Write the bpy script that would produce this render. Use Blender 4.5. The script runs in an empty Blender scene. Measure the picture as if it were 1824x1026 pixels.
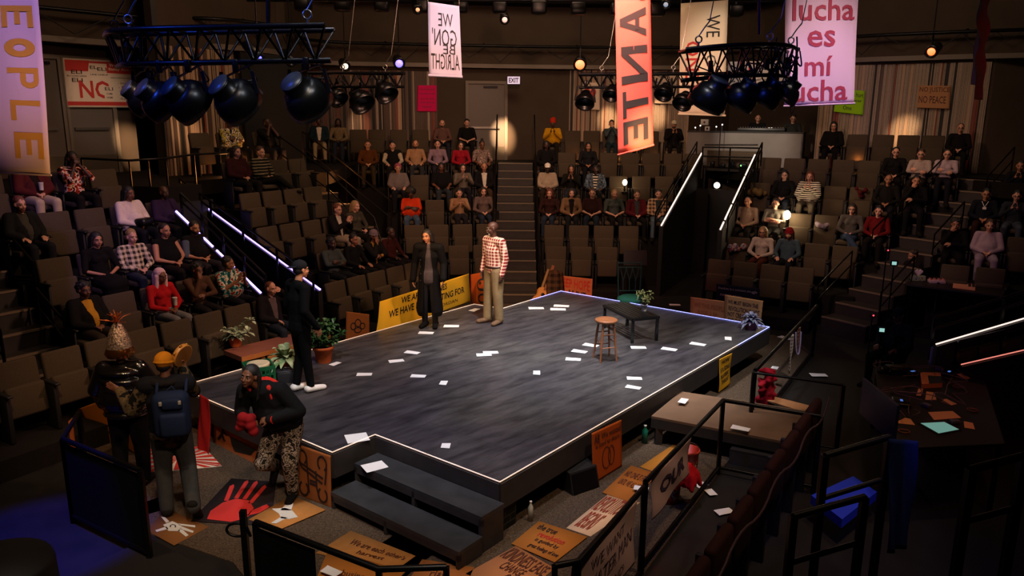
import bpy, bmesh, math, random
from mathutils import Vector, Matrix, Euler
import numpy as np
random.seed(7)
C = bpy.context.scene.collection
sc = bpy.context.scene
PI = math.pi
# ------------------------------------------------------------------ camera
FPX = 1345.0; PITCH = math.atan(302 / FPX); ROLL = math.radians(0.36); EYE = 4.2
cd = bpy.data.cameras.new('camera'); cam = bpy.data.objects.new('camera', cd); C.objects.link(cam)
cd.sensor_width = 36; cd.lens = FPX / 1824 * 36; cd.clip_start = 0.05; cd.clip_end = 200
_c, _s = math.cos(ROLL), math.sin(ROLL)
_U = Vector((0, math.sin(PITCH), math.cos(PITCH))); _F = Vector((0, math.cos(PITCH), -math.sin(PITCH))); _X = Vector((1, 0, 0))
_r = _X * _c + _U * _s; _u = _U * _c - _X * _s
cam.matrix_world = Matrix(((_r.x, _u.x, -_F.x, 0), (_r.y, _u.y, -_F.y, 0), (_r.z, _u.z, -_F.z, EYE), (0, 0, 0, 1)))
sc.camera = cam
sc.view_settings.view_transform = 'Standard'; sc.view_settings.look = 'None'
sc.view_settings.exposure = 0.0; sc.view_settings.gamma = 1.0; sc.view_settings.use_curve_mapping = False
# ------------------------------------------------------------------ world and house light
w = bpy.data.worlds.new('world'); sc.world = w; w.use_nodes = True
w.node_tree.nodes['Background'].inputs[0].default_value = (0.9, 0.55, 0.4, 1)
w.node_tree.nodes['Background'].inputs[1].default_value = 0.004

def ray(px, py):
    u, v = px - 912, 513 - py
    u, v = u * _c - v * _s, v * _c + u * _s
    return Vector((u, FPX * math.cos(PITCH) + v * math.sin(PITCH), -FPX * math.sin(PITCH) + v * math.cos(PITCH)))
def P(px, py, z):                      # point seen at a pixel on the level z
    d = ray(px, py); t = (z - EYE) / d.z
    return Vector((d.x * t, d.y * t, z))
def Q(px, py, y):                      # point seen at a pixel at the depth y
    d = ray(px, py); t = y / d.y
    return Vector((d.x * t, y, EYE + d.z * t))
def proj(p):
    d = Vector(p) - Vector((0, 0, EYE)); z = d.dot(_F)
    return (912 + FPX * d.dot(_r) / z, 513 - FPX * d.dot(_u) / z, z)

def light(kind, loc, col, power, aim=None, size=0.1, angle=40, blend=0.5, name='lamp_light'):
    l = bpy.data.lights.new(name, kind); l.energy = power; l.color = col
    if kind == 'SPOT': l.spot_size = math.radians(angle); l.spot_blend = blend; l.shadow_soft_size = size
    elif kind == 'POINT': l.shadow_soft_size = size
    elif kind == 'AREA': l.shape = 'DISK'; l.size = size
    o = bpy.data.objects.new(name, l); C.objects.link(o); o.location = loc
    if aim is not None:
        o.rotation_euler = (Vector(aim) - Vector(loc)).to_track_quat('-Z', 'Y').to_euler()
    return o
WARM = (1.0, 0.60, 0.32); AMBER = (1.0, 0.45, 0.15); BLUE = (0.05, 0.12, 1.0); VIOLET = (0.45, 0.25, 1.0); WHITE = (1.0, 0.93, 0.86); COOL = (0.78, 0.86, 1.0)
# stage wash from the overhead grid
light('SPOT', (0.8, 9.6, 9.0), (0.93, 0.92, 0.96), 5200, (1.2, 11.8, 0.6), 0.25, 46, 0.9, 'stage_light')
light('SPOT', (-2.2, 6.5, 9.0), (0.85,0.9,1.0), 1700, (-1.3, 9.3, 0.6), 0.25, 46, 0.9, 'stage_light')
light('SPOT', (1.2, 6.5, 8.8), (0.9, 0.9, 1.0), 900, (0.8, 9.4, 0.6), 0.25, 44, 0.9, 'stage_light')
light('SPOT', (5.5, 8.5, 8.6), WHITE, 1900, (2.6, 12.2, 0.6), 0.2, 42, 0.9, 'stage_light')
light('SPOT', (-5.0, 4.5, 8.4), (1.0, 0.55, 0.28), 4200, (-1.2, 13.0, 2.0), 0.15, 17, 0.7, 'key_light')
light('SPOT', (1.5, 5.5, 8.4), (1.0, 0.78, 0.6), 1400, (-0.2, 13.0, 1.6), 0.15, 17, 0.7, 'key_light')
light('SPOT', (0.5, 4.0, 8.6), (1.0, 0.8, 0.65), 900, (-2.5, 9.6, 1.8), 0.15, 20, 0.8, 'key_light')
light('SPOT', (-1.2, 3.0, 8.8), (1.0, 0.8, 0.62), 1300, (-1.6, 6.2, 0.2), 0.2, 44, 0.9, 'floor_light')
light('SPOT', (3.6, 5.0, 8.8), (1.0, 0.66, 0.40), 900, (1.6, 7.2, 0.0), 0.2, 44, 0.9, 'floor_light')
light('SPOT', (5.2, 7.5, 8.8), (1.0, 0.6, 0.34), 300, (3.6, 8.9, 0.2), 0.2, 38, 0.9, 'floor_light')
light('SPOT', (-2.2, 8.5, 8.6), (1.0, 0.7, 0.25), 900, (-1.6, 13.8, 0.8), 0.15, 20, 0.8, 'banner_light')
light('SPOT', (-4.8, 5.5, 8.6), (1.0, 0.62, 0.35), 500, (-4.3, 7.4, 0.2), 0.2, 36, 0.9, 'floor_light')
# dim warm house light on the banks
HOUSE = (1.0, 0.62, 0.40)
for a, b, pw, an in (((-1.5, 9.5, 8.8), (-6.2, 11.5, 1.6), 300, 46), ((-0.5, 11.0, 8.8), (-4.6, 16.4, 2.2), 330, 44), ((-0.2, 13.0, 8.6), (-2.0, 20.6, 2.2), 420, 42), ((0.6, 13.0, 8.6), (2.8, 20.6, 2.2), 420, 42), ((2.0, 12.0, 8.6), (7.0, 17.6, 2.2), 380, 42)):
    light('SPOT', a, HOUSE, pw * 1.35, b, 0.5, an + 12, 1.0, 'house_light')
light('AREA', (0.5, 18.5, 9.3), (1.0, 0.66, 0.42), 230, (0.5, 24.0, 4.0), 3.0, name='wall_fill')  # area fills added to lift the dark walls, no fixtures of the room
light('AREA', (-4.5, 13.5, 9.2), (1.0, 0.62, 0.38), 120, (-9.5, 17.5, 4.5), 2.0, name='wall_fill')
light('AREA', (7.0, 15.0, 9.2), (1.0, 0.66, 0.46), 120, (11.5, 21.0, 4.5), 2.0, name='wall_fill')
# warm fill spots added at mid grid, aimed outwards to brighten the faces
light('SPOT', (0.6, 8.0, 7.2), (1.0, 0.52, 0.36), 2300, (0.2, 20.5, 2.0), 0.3, 62, 0.9, 'audience_fill')
light('SPOT', (2.5, 9.5, 6.8), (1.0, 0.54, 0.36), 1300, (-6.0, 12.5, 1.6), 0.3, 70, 0.9, 'audience_fill')
light('SPOT', (0.8, 9.5, 6.8), (1.0, 0.58, 0.42), 1300, (7.2, 18.0, 2.2), 0.3, 48, 0.9, 'audience_fill')
# coloured side light on the right and lower corners
light('SPOT', (4.5, 8.0, 6.5), (0.8, 0.18, 0.45), 130, (9.5, 12.5, 1.6), 0.3, 60, 0.9, 'magenta_light')
light('SPOT', (5.2, 6.0, 4.5), (1.0, 0.28, 0.06), 60, (5.6, 8.6, 0.8), 0.2, 50, 0.9, 'orange_table_light')
light('SPOT', (-5.0, 6.6, 6.0), (0.01, 0.03, 1.0), 2600, (-4.7, 6.9, 0.0), 0.1, 21, 0.5, 'blue_light')
light('SPOT', (3.2, 3.0, 5.5), (0.01, 0.04, 1.0), 190, (3.6, 6.2, 0.4), 0.1, 24, 0.5, 'blue_light')
light('SPOT', (-4.6, 5.0, 6.6), (0.03, 0.10, 1.0), 320, (-2.6, 6.4, 4.7), 0.1, 50, 0.8, 'blue_light')
light('SPOT', (1.5, 6.0, 6.2), (0.05, 0.10, 1.0), 120, (2.9, 8.7, 4.8), 0.1, 36, 0.8, 'blue_light')
light('SPOT', (-0.5, 4.5, 7.0), COOL, 130, (-2.2, 6.4, 4.4), 0.1, 30, 0.8, 'rig_light')
# light on the hung banners
light('SPOT', (-3.0, 5.0, 8.8), (0.55, 0.35, 1.0), 1300, (-5.1, 8.6, 5.3), 0.1, 22, 0.9, 'banner_light')
light('SPOT', (-3.0, 6.0, 2.0), (1.0, 0.5, 0.15), 330, (-5.0, 8.6, 4.1), 0.1, 26, 0.9, 'banner_light')
light('SPOT', (2.6, 7.0, 3.0), (1.0, 0.5, 0.5), 95, (4.4, 11.0, 5.4), 0.03, 24, 0.8, 'banner_light')
light('SPOT', (2.9, 6.6, 4.9), (0.32, 0.16, 1.0), 260, (4.4, 11.0, 4.8), 0.03, 22, 0.8, 'banner_light')
light('SPOT', (1.2, 8.6, 8.6), (1.0, 0.10, 0.14), 500, (1.8, 11.0, 5.9), 0.05, 22, 0.9, 'banner_light')
light('SPOT', (1.7, 9.6, 3.1), (1.0, 0.72, 0.36), 900, (1.9, 11.0, 4.0), 0.03, 24, 0.9, 'banner_light')
light('SPOT', (-0.6, 9.5, 7.6), (0.75, 0.78, 1.0), 300, (-1.1, 13.0, 5.8), 0.05, 16, 0.9, 'banner_light')
light('SPOT', (3.2, 12.0, 7.6), (1.0, 0.84, 0.65), 430, (4.2, 16.0, 5.6), 0.05, 24, 0.9, 'banner_light')
# warm pools on the back walls
for px, py, y, pw in ((234, 228, 18.0, 5000), (100, 256, 15.6, 3000), (897, 222, 24.2, 12000), (1083, 207, 24.6, 2200), (1170, 195, 24.4, 2200), (1620, 198, 19.6, 2200), (330, 215, 17.0, 900), (640, 215, 23.6, 900), (1430, 272, 20.0, 500)):
    q = Q(px, py, y); light('SPOT', (q.x * 0.86 + 0.1, q.y - 3.0, 6.6), (1.0, 0.62, 0.34), pw, q, 0.05, 12, 1.0, 'wall_light')
for px, py, y, pw in ((525, 310, 17.9, 60), (610, 320, 19.0, 18), (410, 312, 17.0, 16)):
    light('POINT', Q(px, py, y), (1.0, 0.36, 0.10), pw, None, 0.08, name='step_light')
for px, y in ((1027, 23.0), (1065, 23.0), (1101, 23.0), (1138, 23.0), (1172, 23.0), (1208, 23.0), (745, 23.2), (1528, 19.8)):
    light('POINT', Q(px, 284, y), (1.0, 0.36, 0.10), 3.0, None, 0.06, name='step_light')
light('SPOT', (-4.5, 13.0, 7.6), (1.0, 0.75, 0.6), 420, Q(205, 148, 17.0), 0.1, 16, 0.9, 'sign_fill')  # added spot that brightens the sign on the left wall
light('SPOT', (3.5, 17.0, 6.2), (1.0, 0.8, 0.62), 1300, Q(1350, 258, 22.0), 0.1, 24, 0.9, 'booth_fill')  # added spot that brightens the booth front and its operators
light('SPOT', (0.8, 1.6, 6.6), (1.0, 0.72, 0.52), 900, (-2.5, 7.1, 1.2), 0.15, 26, 0.9, 'key_light')  # low fill added for the dark face of the running performer
light('SPOT', (1.6, 7.5, 9.0), (1.0, 0.86, 0.7), 2600, (0.9, 12.6, 0.6), 0.3, 26, 1.0, 'stage_light')
light('SPOT', (0.3, 4.5, 7.6), (1.0, 0.50, 0.22), 3600, (-1.42, 13.0, 2.2), 0.05, 5, 0.9, 'face_fill')  # extra narrow spots added to brighten the performers' faces
light('SPOT', (-3.5, 6.0, 8.0), (1.0, 0.74, 0.5), 2200, (-0.36, 13.35, 2.30), 0.05, 6, 0.9, 'face_fill')
light('SPOT', (2.5, 5.5, 7.6), (1.0, 0.62, 0.36), 1500, (-2.70, 9.88, 2.27), 0.05, 6, 0.9, 'face_fill')
light('SPOT', (-2.6, 4.2, 7.5), (1.0, 0.60, 0.30), 900, (-5.0, 9.1, 0.6), 0.1, 22, 0.9, 'floor_light')


# ------------------------------------------------------------------ materials
def lin(c): return c / 12.92 if c <= 0.04045 else ((c + 0.055) / 1.055) ** 2.4
def rgb(h):
    h = h.lstrip('#'); return tuple(lin(int(h[i:i + 2], 16) / 255) for i in (0, 2, 4)) + (1,)
_mats = {}
def mat(name, col, rough=0.7, metal=0.0, noise=0.0, scale=20.0, bump=0.0, bscale=None, emit=0.0, ecol=None, trans=0.0, stretch=None, col2=None, sheen=0.0, coat=0.0):
    if name in _mats: return _mats[name]
    m = bpy.data.materials.new(name); m.use_nodes = True; nt = m.node_tree; b = nt.nodes['Principled BSDF']
    c = rgb(col) if isinstance(col, str) else tuple(col) + (1,)
    b.inputs['Base Color'].default_value = c; b.inputs['Roughness'].default_value = rough; b.inputs['Metallic'].default_value = metal
    if rough >= 0.75: b.inputs['Specular IOR Level'].default_value = 0.12
    if trans: b.inputs['Transmission Weight'].default_value = trans
    if coat: b.inputs['Coat Weight'].default_value = coat
    if noise or bump:
        tc = nt.nodes.new('ShaderNodeTexCoord'); mp = nt.nodes.new('ShaderNodeMapping'); nt.links.new(tc.outputs['Object'], mp.inputs[0])
        if stretch: mp.inputs['Scale'].default_value = stretch
        n = nt.nodes.new('ShaderNodeTexNoise'); n.inputs['Scale'].default_value = scale; n.inputs['Detail'].default_value = 5
        nt.links.new(mp.outputs[0], n.inputs['Vector'])
        if noise:
            r = nt.nodes.new('ShaderNodeValToRGB'); r.color_ramp.elements[0].position = 0.3; r.color_ramp.elements[1].position = 0.7
            d = rgb(col2) if col2 else tuple(min(1, x * (1 + noise)) for x in c[:3]) + (1,)
            r.color_ramp.elements[0].color = (tuple(x * (1 - noise) for x in c[:3]) + (1,)) if not col2 else c
            r.color_ramp.elements[1].color = d
            nt.links.new(n.outputs['Fac'], r.inputs[0]); nt.links.new(r.outputs[0], b.inputs['Base Color'])
        if bump:
            n2 = n
            if bscale:
                n2 = nt.nodes.new('ShaderNodeTexNoise'); n2.inputs['Scale'].default_value = bscale; nt.links.new(mp.outputs[0], n2.inputs['Vector'])
            bp = nt.nodes.new('ShaderNodeBump'); bp.inputs['Strength'].default_value = bump; bp.inputs['Distance'].default_value = 0.01
            nt.links.new(n2.outputs['Fac'], bp.inputs['Height']); nt.links.new(bp.outputs[0], b.inputs['Normal'])
    if emit:
        e = rgb(ecol) if isinstance(ecol, str) else (tuple(ecol) + (1,) if ecol else c)
        b.inputs['Emission Color'].default_value = e; b.inputs['Emission Strength'].default_value = emit
    _mats[name] = m
    return m
def nodes_of(m): return m.node_tree, m.node_tree.nodes['Principled BSDF']
def mul(nt, a, b):
    x = nt.nodes.new('ShaderNodeMixRGB'); x.blend_type = 'MULTIPLY'; x.inputs[0].default_value = 1
    nt.links.new(a, x.inputs[1]); nt.links.new(b, x.inputs[2]); return x.outputs[0]
def mat_bands(name, ca, cb, scale, axis='X', both=False, rough=0.8, cc=None, thick=0.5):      # stripes or plaid
    if name in _mats: return _mats[name]
    m = mat(name, ca, rough); nt, b = nodes_of(m)
    tc = nt.nodes.new('ShaderNodeTexCoord')
    def band(ax, sc_=scale):
        s = nt.nodes.new('ShaderNodeSeparateXYZ'); nt.links.new(tc.outputs['Object'], s.inputs[0])
        k = nt.nodes.new('ShaderNodeMath'); k.operation = 'MULTIPLY'; k.inputs[1].default_value = sc_; nt.links.new(s.outputs[ax], k.inputs[0])
        f = nt.nodes.new('ShaderNodeMath'); f.operation = 'FRACT'; nt.links.new(k.outputs[0], f.inputs[0])
        g = nt.nodes.new('ShaderNodeMath'); g.operation = 'GREATER_THAN'; g.inputs[1].default_value = thick; nt.links.new(f.outputs[0], g.inputs[0])
        return g.outputs[0]
    x = nt.nodes.new('ShaderNodeMixRGB'); x.inputs[1].default_value = rgb(ca); x.inputs[2].default_value = rgb(cb)
    if both:
        a = nt.nodes.new('ShaderNodeMath'); a.operation = 'ADD'; nt.links.new(band('X'), a.inputs[0]); nt.links.new(band('Z'), a.inputs[1])
        h = nt.nodes.new('ShaderNodeMath'); h.operation = 'MULTIPLY'; h.inputs[1].default_value = 0.5; nt.links.new(a.outputs[0], h.inputs[0])
        nt.links.new(h.outputs[0], x.inputs[0])
    else: nt.links.new(band(axis), x.inputs[0])
    nt.links.new(x.outputs[0], b.inputs['Base Color'])
    return m
def mat_blotch(name, cols, scale=25, rough=0.85, sharp=True):                            # camouflage, floral and printed cloth
    if name in _mats: return _mats[name]
    m = mat(name, cols[0], rough); nt, b = nodes_of(m)
    tc = nt.nodes.new('ShaderNodeTexCoord'); n = nt.nodes.new('ShaderNodeTexNoise'); n.inputs['Scale'].default_value = scale; n.inputs['Detail'].default_value = 3
    nt.links.new(tc.outputs['Object'], n.inputs['Vector'])
    r = nt.nodes.new('ShaderNodeValToRGB'); r.color_ramp.interpolation = 'CONSTANT' if sharp else 'LINEAR'
    k = len(cols)
    for i, c in enumerate(cols):
        pos = 0.0 if i == 0 else 0.36 + 0.28 * i / k
        e = r.color_ramp.elements[i] if i < 2 else r.color_ramp.elements.new(pos)
        e.position = pos; e.color = rgb(c)
    nt.links.new(n.outputs['Fac'], r.inputs[0]); nt.links.new(r.outputs[0], b.inputs['Base Color'])
    return m

# ------------------------------------------------------------------ mesh building
def frame(d):
    d = Vector(d).normalized(); a = Vector((0, 0, 1)) if abs(d.z) < 0.9 else Vector((0, 1, 0))
    x = d.cross(a).normalized(); return x, x.cross(d).normalized(), d
class MB:
    def __init__(s): s.v = []; s.f = []; s.m = []; s.s = []
    def add(s, vs, fs, mi=0, sm=False):
        o = len(s.v); s.v += [tuple(v) for v in vs]; s.f += [tuple(i + o for i in f) for f in fs]; s.m += [mi] * len(fs); s.s += [sm] * len(fs); return s
    def hexa(s, b, t, mi=0):            # bottom four, top four
        return s.add(list(b) + list(t), [(3, 2, 1, 0), (4, 5, 6, 7), (0, 1, 5, 4), (1, 2, 6, 5), (2, 3, 7, 6), (3, 0, 4, 7)], mi)
    def box(s, c, d, mi=0, R=None):
        c = Vector(c); x, y, z = d[0] / 2, d[1] / 2, d[2] / 2
        p = [Vector(q) for q in ((-x, -y, -z), (x, -y, -z), (x, y, -z), (-x, y, -z), (-x, -y, z), (x, -y, z), (x, y, z), (-x, y, z))]
        if R is not None: p = [R @ q for q in p]
        p = [q + c for q in p]; return s.hexa(p[:4], p[4:], mi)
    def rbox(s, c, d, r=0.02, mi=0, R=None, seg=2):
        bm = bmesh.new(); bmesh.ops.create_cube(bm, size=1.0); bmesh.ops.scale(bm, vec=d, verts=bm.verts)
        bmesh.ops.bevel(bm, geom=bm.edges[:], offset=min(r, min(d) * 0.49), segments=seg, profile=0.5, affect='EDGES')
        c = Vector(c); vs = [((R @ v.co) if R is not None else v.co) + c for v in bm.verts]; bm.verts.index_update()
        s.add(vs, [[v.index for v in f.verts] for f in bm.faces], mi, True); bm.free(); return s
    def bar(s, p0, p1, w, h=None, mi=0):
        h = h or w; x, y, d = frame(Vector(p1) - Vector(p0)); x *= w / 2; y *= h / 2
        r = lambda p: [Vector(p) - x - y, Vector(p) + x - y, Vector(p) + x + y, Vector(p) - x + y]
        return s.hexa(r(p0), r(p1), mi)
    def cone(s, p0, p1, r0, r1=None, n=12, mi=0, caps=True):
        r1 = r0 if r1 is None else r1; x, y, d = frame(Vector(p1) - Vector(p0)); vs = []
        for p, r in ((p0, r0), (p1, r1)):
            for i in range(n):
                a = 2 * PI * i / n; vs.append(Vector(p) + x * math.cos(a) * r + y * math.sin(a) * r)
        s.add(vs, [(i, i + n, (i + 1) % n + n, (i + 1) % n) for i in range(n)], mi, True)
        if caps: s.add(vs, [tuple(range(n)), tuple(range(2 * n - 1, n - 1, -1))], mi)
        return s
    def tube(s, pts, r, n=8, mi=0, closed=False):
        pts = [Vector(p) for p in pts]; k = len(pts); vs = []; x = None
        for i, p in enumerate(pts):
            a = pts[(i - 1) % k] if (closed or i > 0) else p; b = pts[(i + 1) % k] if (closed or i < k - 1) else p
            d = (b - a).normalized()
            if x is None: x, y, _ = frame(d)
            else: x = (x - d * x.dot(d)).normalized(); y = d.cross(x) * -1; y = x.cross(d)
            rr = r[i] if isinstance(r, (list, tuple)) else r
            vs += [p + x * math.cos(2 * PI * j / n) * rr + y * math.sin(2 * PI * j / n) * rr for j in range(n)]
        fs = []
        for i in range(k if closed else k - 1):
            for j in range(n):
                a, b = i * n, ((i + 1) % k) * n; fs.append((a + j, b + j, b + (j + 1) % n, a + (j + 1) % n))
        s.add(vs, fs, mi, True)
        if not closed: s.add(vs, [tuple(range(n)), tuple(range(k * n - 1, (k - 1) * n - 1, -1))], mi)
        return s
    def lathe(s, prof, c=(0, 0, 0), n=20, mi=0, axis=(0, 0, 1)):
        x, y, d = frame(axis); vs = []; k = len(prof); c = Vector(c)
        for r, z in prof:
            vs += [c + d * z + x * math.cos(2 * PI * j / n) * r + y * math.sin(2 * PI * j / n) * r for j in range(n)]
        s.add(vs, [(i * n + j, (i + 1) * n + j, (i + 1) * n + (j + 1) % n, i * n + (j + 1) % n) for i in range(k - 1) for j in range(n)], mi, True)
        s.add(vs, [tuple(range(n)), tuple(range(k * n - 1, (k - 1) * n - 1, -1))], mi); return s
    def ell(s, c, r, R=None, n=12, m=8, mi=0):
        if not isinstance(r, (tuple, list)): r = (r, r, r)
        vs = [Vector((0, 0, r[2]))]
        for i in range(1, m):
            a = PI * i / m
            vs += [Vector((math.sin(a) * math.cos(2 * PI * j / n) * r[0], math.sin(a) * math.sin(2 * PI * j / n) * r[1], math.cos(a) * r[2])) for j in range(n)]
        vs.append(Vector((0, 0, -r[2]))); k = len(vs) - 1
        fs = [(0, 1 + j, 1 + (j + 1) % n) for j in range(n)]
        for i in range(m - 2):
            a = 1 + i * n; fs += [(a + j, a + n + j, a + n + (j + 1) % n, a + (j + 1) % n) for j in range(n)]
        a = 1 + (m - 2) * n; fs += [(a + j, k, a + (j + 1) % n) for j in range(n)]
        c = Vector(c); return s.add([((R @ v) if R is not None else v) + c for v in vs], fs, mi, True)
    def cap(s, p0, p1, r0, r1=None, side=None, k=1.0, n=12, mi=0):      # rounded, tapered limb; side = axis widened k times
        r1 = r0 if r1 is None else r1; p0 = Vector(p0); p1 = Vector(p1); d = p1 - p0
        if d.length < 1e-5: d = Vector((0, 0, 1e-4))
        dn = d.normalized()
        if side is None: x, y, _ = frame(dn)
        else: x = (Vector(side) - dn * Vector(side).dot(dn)).normalized(); y = x.cross(dn)
        rings = [(p0 - dn * r0 * math.cos(a), r0 * math.sin(a)) for a in (0.15, 0.6, 1.1)] + [(p0, r0), (p1, r1)] + [(p1 + dn * r1 * math.cos(a), r1 * math.sin(a)) for a in (1.1, 0.6, 0.15)]
        vs = []
        for c, r in rings: vs += [c + x * math.cos(2 * PI * j / n) * r * k + y * math.sin(2 * PI * j / n) * r for j in range(n)]
        q = len(rings); fs = [(i * n + j, (i + 1) * n + j, (i + 1) * n + (j + 1) % n, i * n + (j + 1) % n) for i in range(q - 1) for j in range(n)]
        fs += [tuple(range(n)), tuple(range(q * n - 1, (q - 1) * n - 1, -1))]
        return s.add(vs, fs, mi, True)
    def prism(s, poly, z0, z1, mi=0):
        n = len(poly); vs = [(p[0], p[1], z0) for p in poly] + [(p[0], p[1], z1) for p in poly]
        ar = sum(poly[i][0] * poly[(i + 1) % n][1] - poly[(i + 1) % n][0] * poly[i][1] for i in range(n))
        fs = [tuple(reversed(range(n))), tuple(range(n, 2 * n))] + [(i, (i + 1) % n, (i + 1) % n + n, i + n) for i in range(n)]
        if ar < 0: fs = [tuple(reversed(f)) for f in fs]
        return s.add(vs, fs, mi)
    def slab(s, q, th, mi=0):           # four corners in order, thickness against the normal
        q = [Vector(p) for p in q]; nrm = (q[1] - q[0]).cross(q[3] - q[0]).normalized()
        return s.hexa([p - nrm * th for p in q], q, mi)
    def mesh(s, name, mats=None):
        me = bpy.data.meshes.new(name); me.from_pydata(s.v, [], s.f); me.update()
        me.polygons.foreach_set('material_index', s.m); me.polygons.foreach_set('use_smooth', s.s)
        for m in (mats if isinstance(mats, (list, tuple)) else [mats]) if mats else []: me.materials.append(m)
        return me
    def build(s, name, mats, parent=None, loc=None, rz=0, tagd=None):
        return link(name, s.mesh(name, mats), parent, loc, rz)
def link(name, data, parent=None, loc=None, rz=0):
    o = bpy.data.objects.new(name, data); C.objects.link(o)
    if parent is not None: o.parent = parent
    if loc is not None: o.location = loc
    if rz: o.rotation_euler = (0, 0, rz)
    return o
def tag(o, label, cat=None, group=None):
    o['label'] = label
    if cat: o['category'] = cat
    if group: o['group'] = group
    return o
def thing(name, label, cat, loc=(0, 0, 0), rz=0, group=None):
    o = link(name, None, None, loc, rz); o.empty_display_size = 0.1; return tag(o, label, cat, group)
def struct(o): o['kind'] = 'structure'; return o
def copy_tree(o, parent=None):
    c = o.copy(); C.objects.link(c)
    if parent is not None: c.parent = parent
    for ch in o.children: copy_tree(ch, c)
    return c
def vox(mb, size, smooth=4, fac=0.5, name='m', decim=0):    # fuse overlapping shapes into one continuous surface
    me = mb.mesh(name); o = bpy.data.objects.new('tmp', me); C.objects.link(o)
    r = o.modifiers.new('r', 'REMESH'); r.mode = 'VOXEL'; r.voxel_size = size; r.use_smooth_shade = True
    if smooth: q = o.modifiers.new('s', 'SMOOTH'); q.factor = fac; q.iterations = smooth
    if decim: q = o.modifiers.new('d', 'DECIMATE'); q.ratio = decim
    dg = bpy.context.evaluated_depsgraph_get(); out = bpy.data.meshes.new_from_object(o.evaluated_get(dg))
    bpy.data.objects.remove(o); bpy.data.meshes.remove(me); out.name = name
    for p in out.polygons: p.use_smooth = True
    return out
def chaikin(pts, n=2):
    for _ in range(n):
        q = [pts[0]]
        for a, b in zip(pts, pts[1:]):
            a = Vector(a); b = Vector(b); q += [a * 0.75 + b * 0.25, a * 0.25 + b * 0.75]
        q.append(pts[-1]); pts = q
    return [Vector(p) for p in pts]
# lettering: each line is fitted to a box of a quad given by (u, v) fractions
def lettering(lines, quad, m, parent, off=0.004, name='lettering', mirror=False, bold=0.0):
    """lines: (text, u0, v0, u1, v1, [rot]) ; quad: bottom-left, bottom-right, top-right, top-left as seen by the reader"""
    q = [Vector(p) for p in quad]; nrm = (q[1] - q[0]).cross(q[3] - q[0]).normalized(); mb = MB()
    for ln in lines:
        txt, u0, v0, u1, v1 = ln[:5]; rot = ln[5] if len(ln) > 5 else 0
        cu = bpy.data.curves.new('t', 'FONT'); cu.body = txt; cu.offset = ln[6] if len(ln) > 6 else bold; cu.resolution_u = 3
        o = bpy.data.objects.new('t', cu); C.objects.link(o); dg = bpy.context.evaluated_depsgraph_get()
        me = bpy.data.meshes.new_from_object(o.evaluated_get(dg)); vs = [v.co.copy() for v in me.vertices]; fs = [list(p.vertices) for p in me.polygons]
        bpy.data.objects.remove(o); bpy.data.curves.remove(cu); bpy.data.meshes.remove(me)
        if not vs: continue
        if rot == 90: vs = [Vector((v.y, -v.x, 0)) for v in vs]            # reading downwards
        if rot == -90: vs = [Vector((-v.y, v.x, 0)) for v in vs]
        if mirror: vs = [Vector((-v.x, v.y, 0)) for v in vs]
        x0 = min(v.x for v in vs); x1 = max(v.x for v in vs); y0 = min(v.y for v in vs); y1 = max(v.y for v in vs); out = []
        for v in vs:
            u = u0 + (u1 - u0) * (v.x - x0) / max(1e-6, x1 - x0); t = v0 + (v1 - v0) * (v.y - y0) / max(1e-6, y1 - y0)
            out.append(q[0] * (1 - u) * (1 - t) + q[1] * u * (1 - t) + q[2] * u * t + q[3] * (1 - u) * t + nrm * off)
        mb.add(out, [f for f in fs])
    return mb.build(name, m, parent)
# ------------------------------------------------------------------ room
m_floor = mat('dark painted floor', '#1c1a19', 0.45, noise=0.3, scale=3)
m_carpet = mat('speckled carpet', '#2e2721', 0.95, noise=0.1, scale=60, bump=0.5, col2='#5c4b3b')
m_wall = mat('taupe wall paint', '#453a30', 0.8, noise=0.08, scale=2)
m_black = mat('black paint', '#0b0a0a', 0.6)
m_blackmetal = mat('black metal', '#121112', 0.38, 0.6)
m_ceil = mat('black ceiling', '#080808', 0.9)
m_step = mat('dark stair tread', '#241d18', 0.6, noise=0.2, scale=8)
m_nose = mat('stair nosing', '#6a5a48', 0.5)
m_rail = mat('bronze railing metal', '#1d1917', 0.35, 0.7)
m_doorp = mat('grey door paint', '#5a5148', 0.5)
m_trimp = mat('lighter wall trim', '#6b6054', 0.6)
FL = [0.27, 0.65, 1.17, 1.75, 2.32, 2.9]
BL = {'L': ((-6.16, 9.09), 58.5, 0.85), 'LC': ((-6.16, 9.09), 58.5, 0.85), 'CL': ((-0.8, 18.0), 10, 0.95), 'CR': ((0.8, 17.9), -3, 0.95),
      'R': ((4.85, 16.07), -30, 0.95), 'R2': ((4.85, 16.07), -30, 0.95)}
def bp(b, s, o, z=0.0):
    B, a, _ = BL[b]; a = math.radians(a)
    return Vector((B[0] + s * math.cos(a) - o * math.sin(a), B[1] + s * math.sin(a) + o * math.cos(a), z))
def bpoly(b, pts): return [bp(b, s, o)[:2] for s, o in pts]
# floor: painted slab, with the speckled carpet of the pit on it
struct(MB().box((1, 10, -0.1), (40, 44, 0.2)).build('floor', m_floor))
_e = lambda px, py: tuple(P(px, py, .95)[:2])
pit = [(-4.35, 7.25), tuple(P(275, 955, 0)[:2]), tuple(P(415, 1003, 0)[:2]), (-1.6, 5.2), _e(455, 930), _e(675, 1014), _e(795, 1010), _e(988, 1008), _e(1147, 868), _e(1288, 713), _e(1345, 660), _e(1455, 545), (5.6, 14.2), (4.2, 15.4), (3.0, 17.0), (-0.9, 17.0), (-2.3, 15.6), (-5.7, 9.2)]
struct(MB().prism(pit, 0, 0.012).build('floor', m_carpet))
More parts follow.
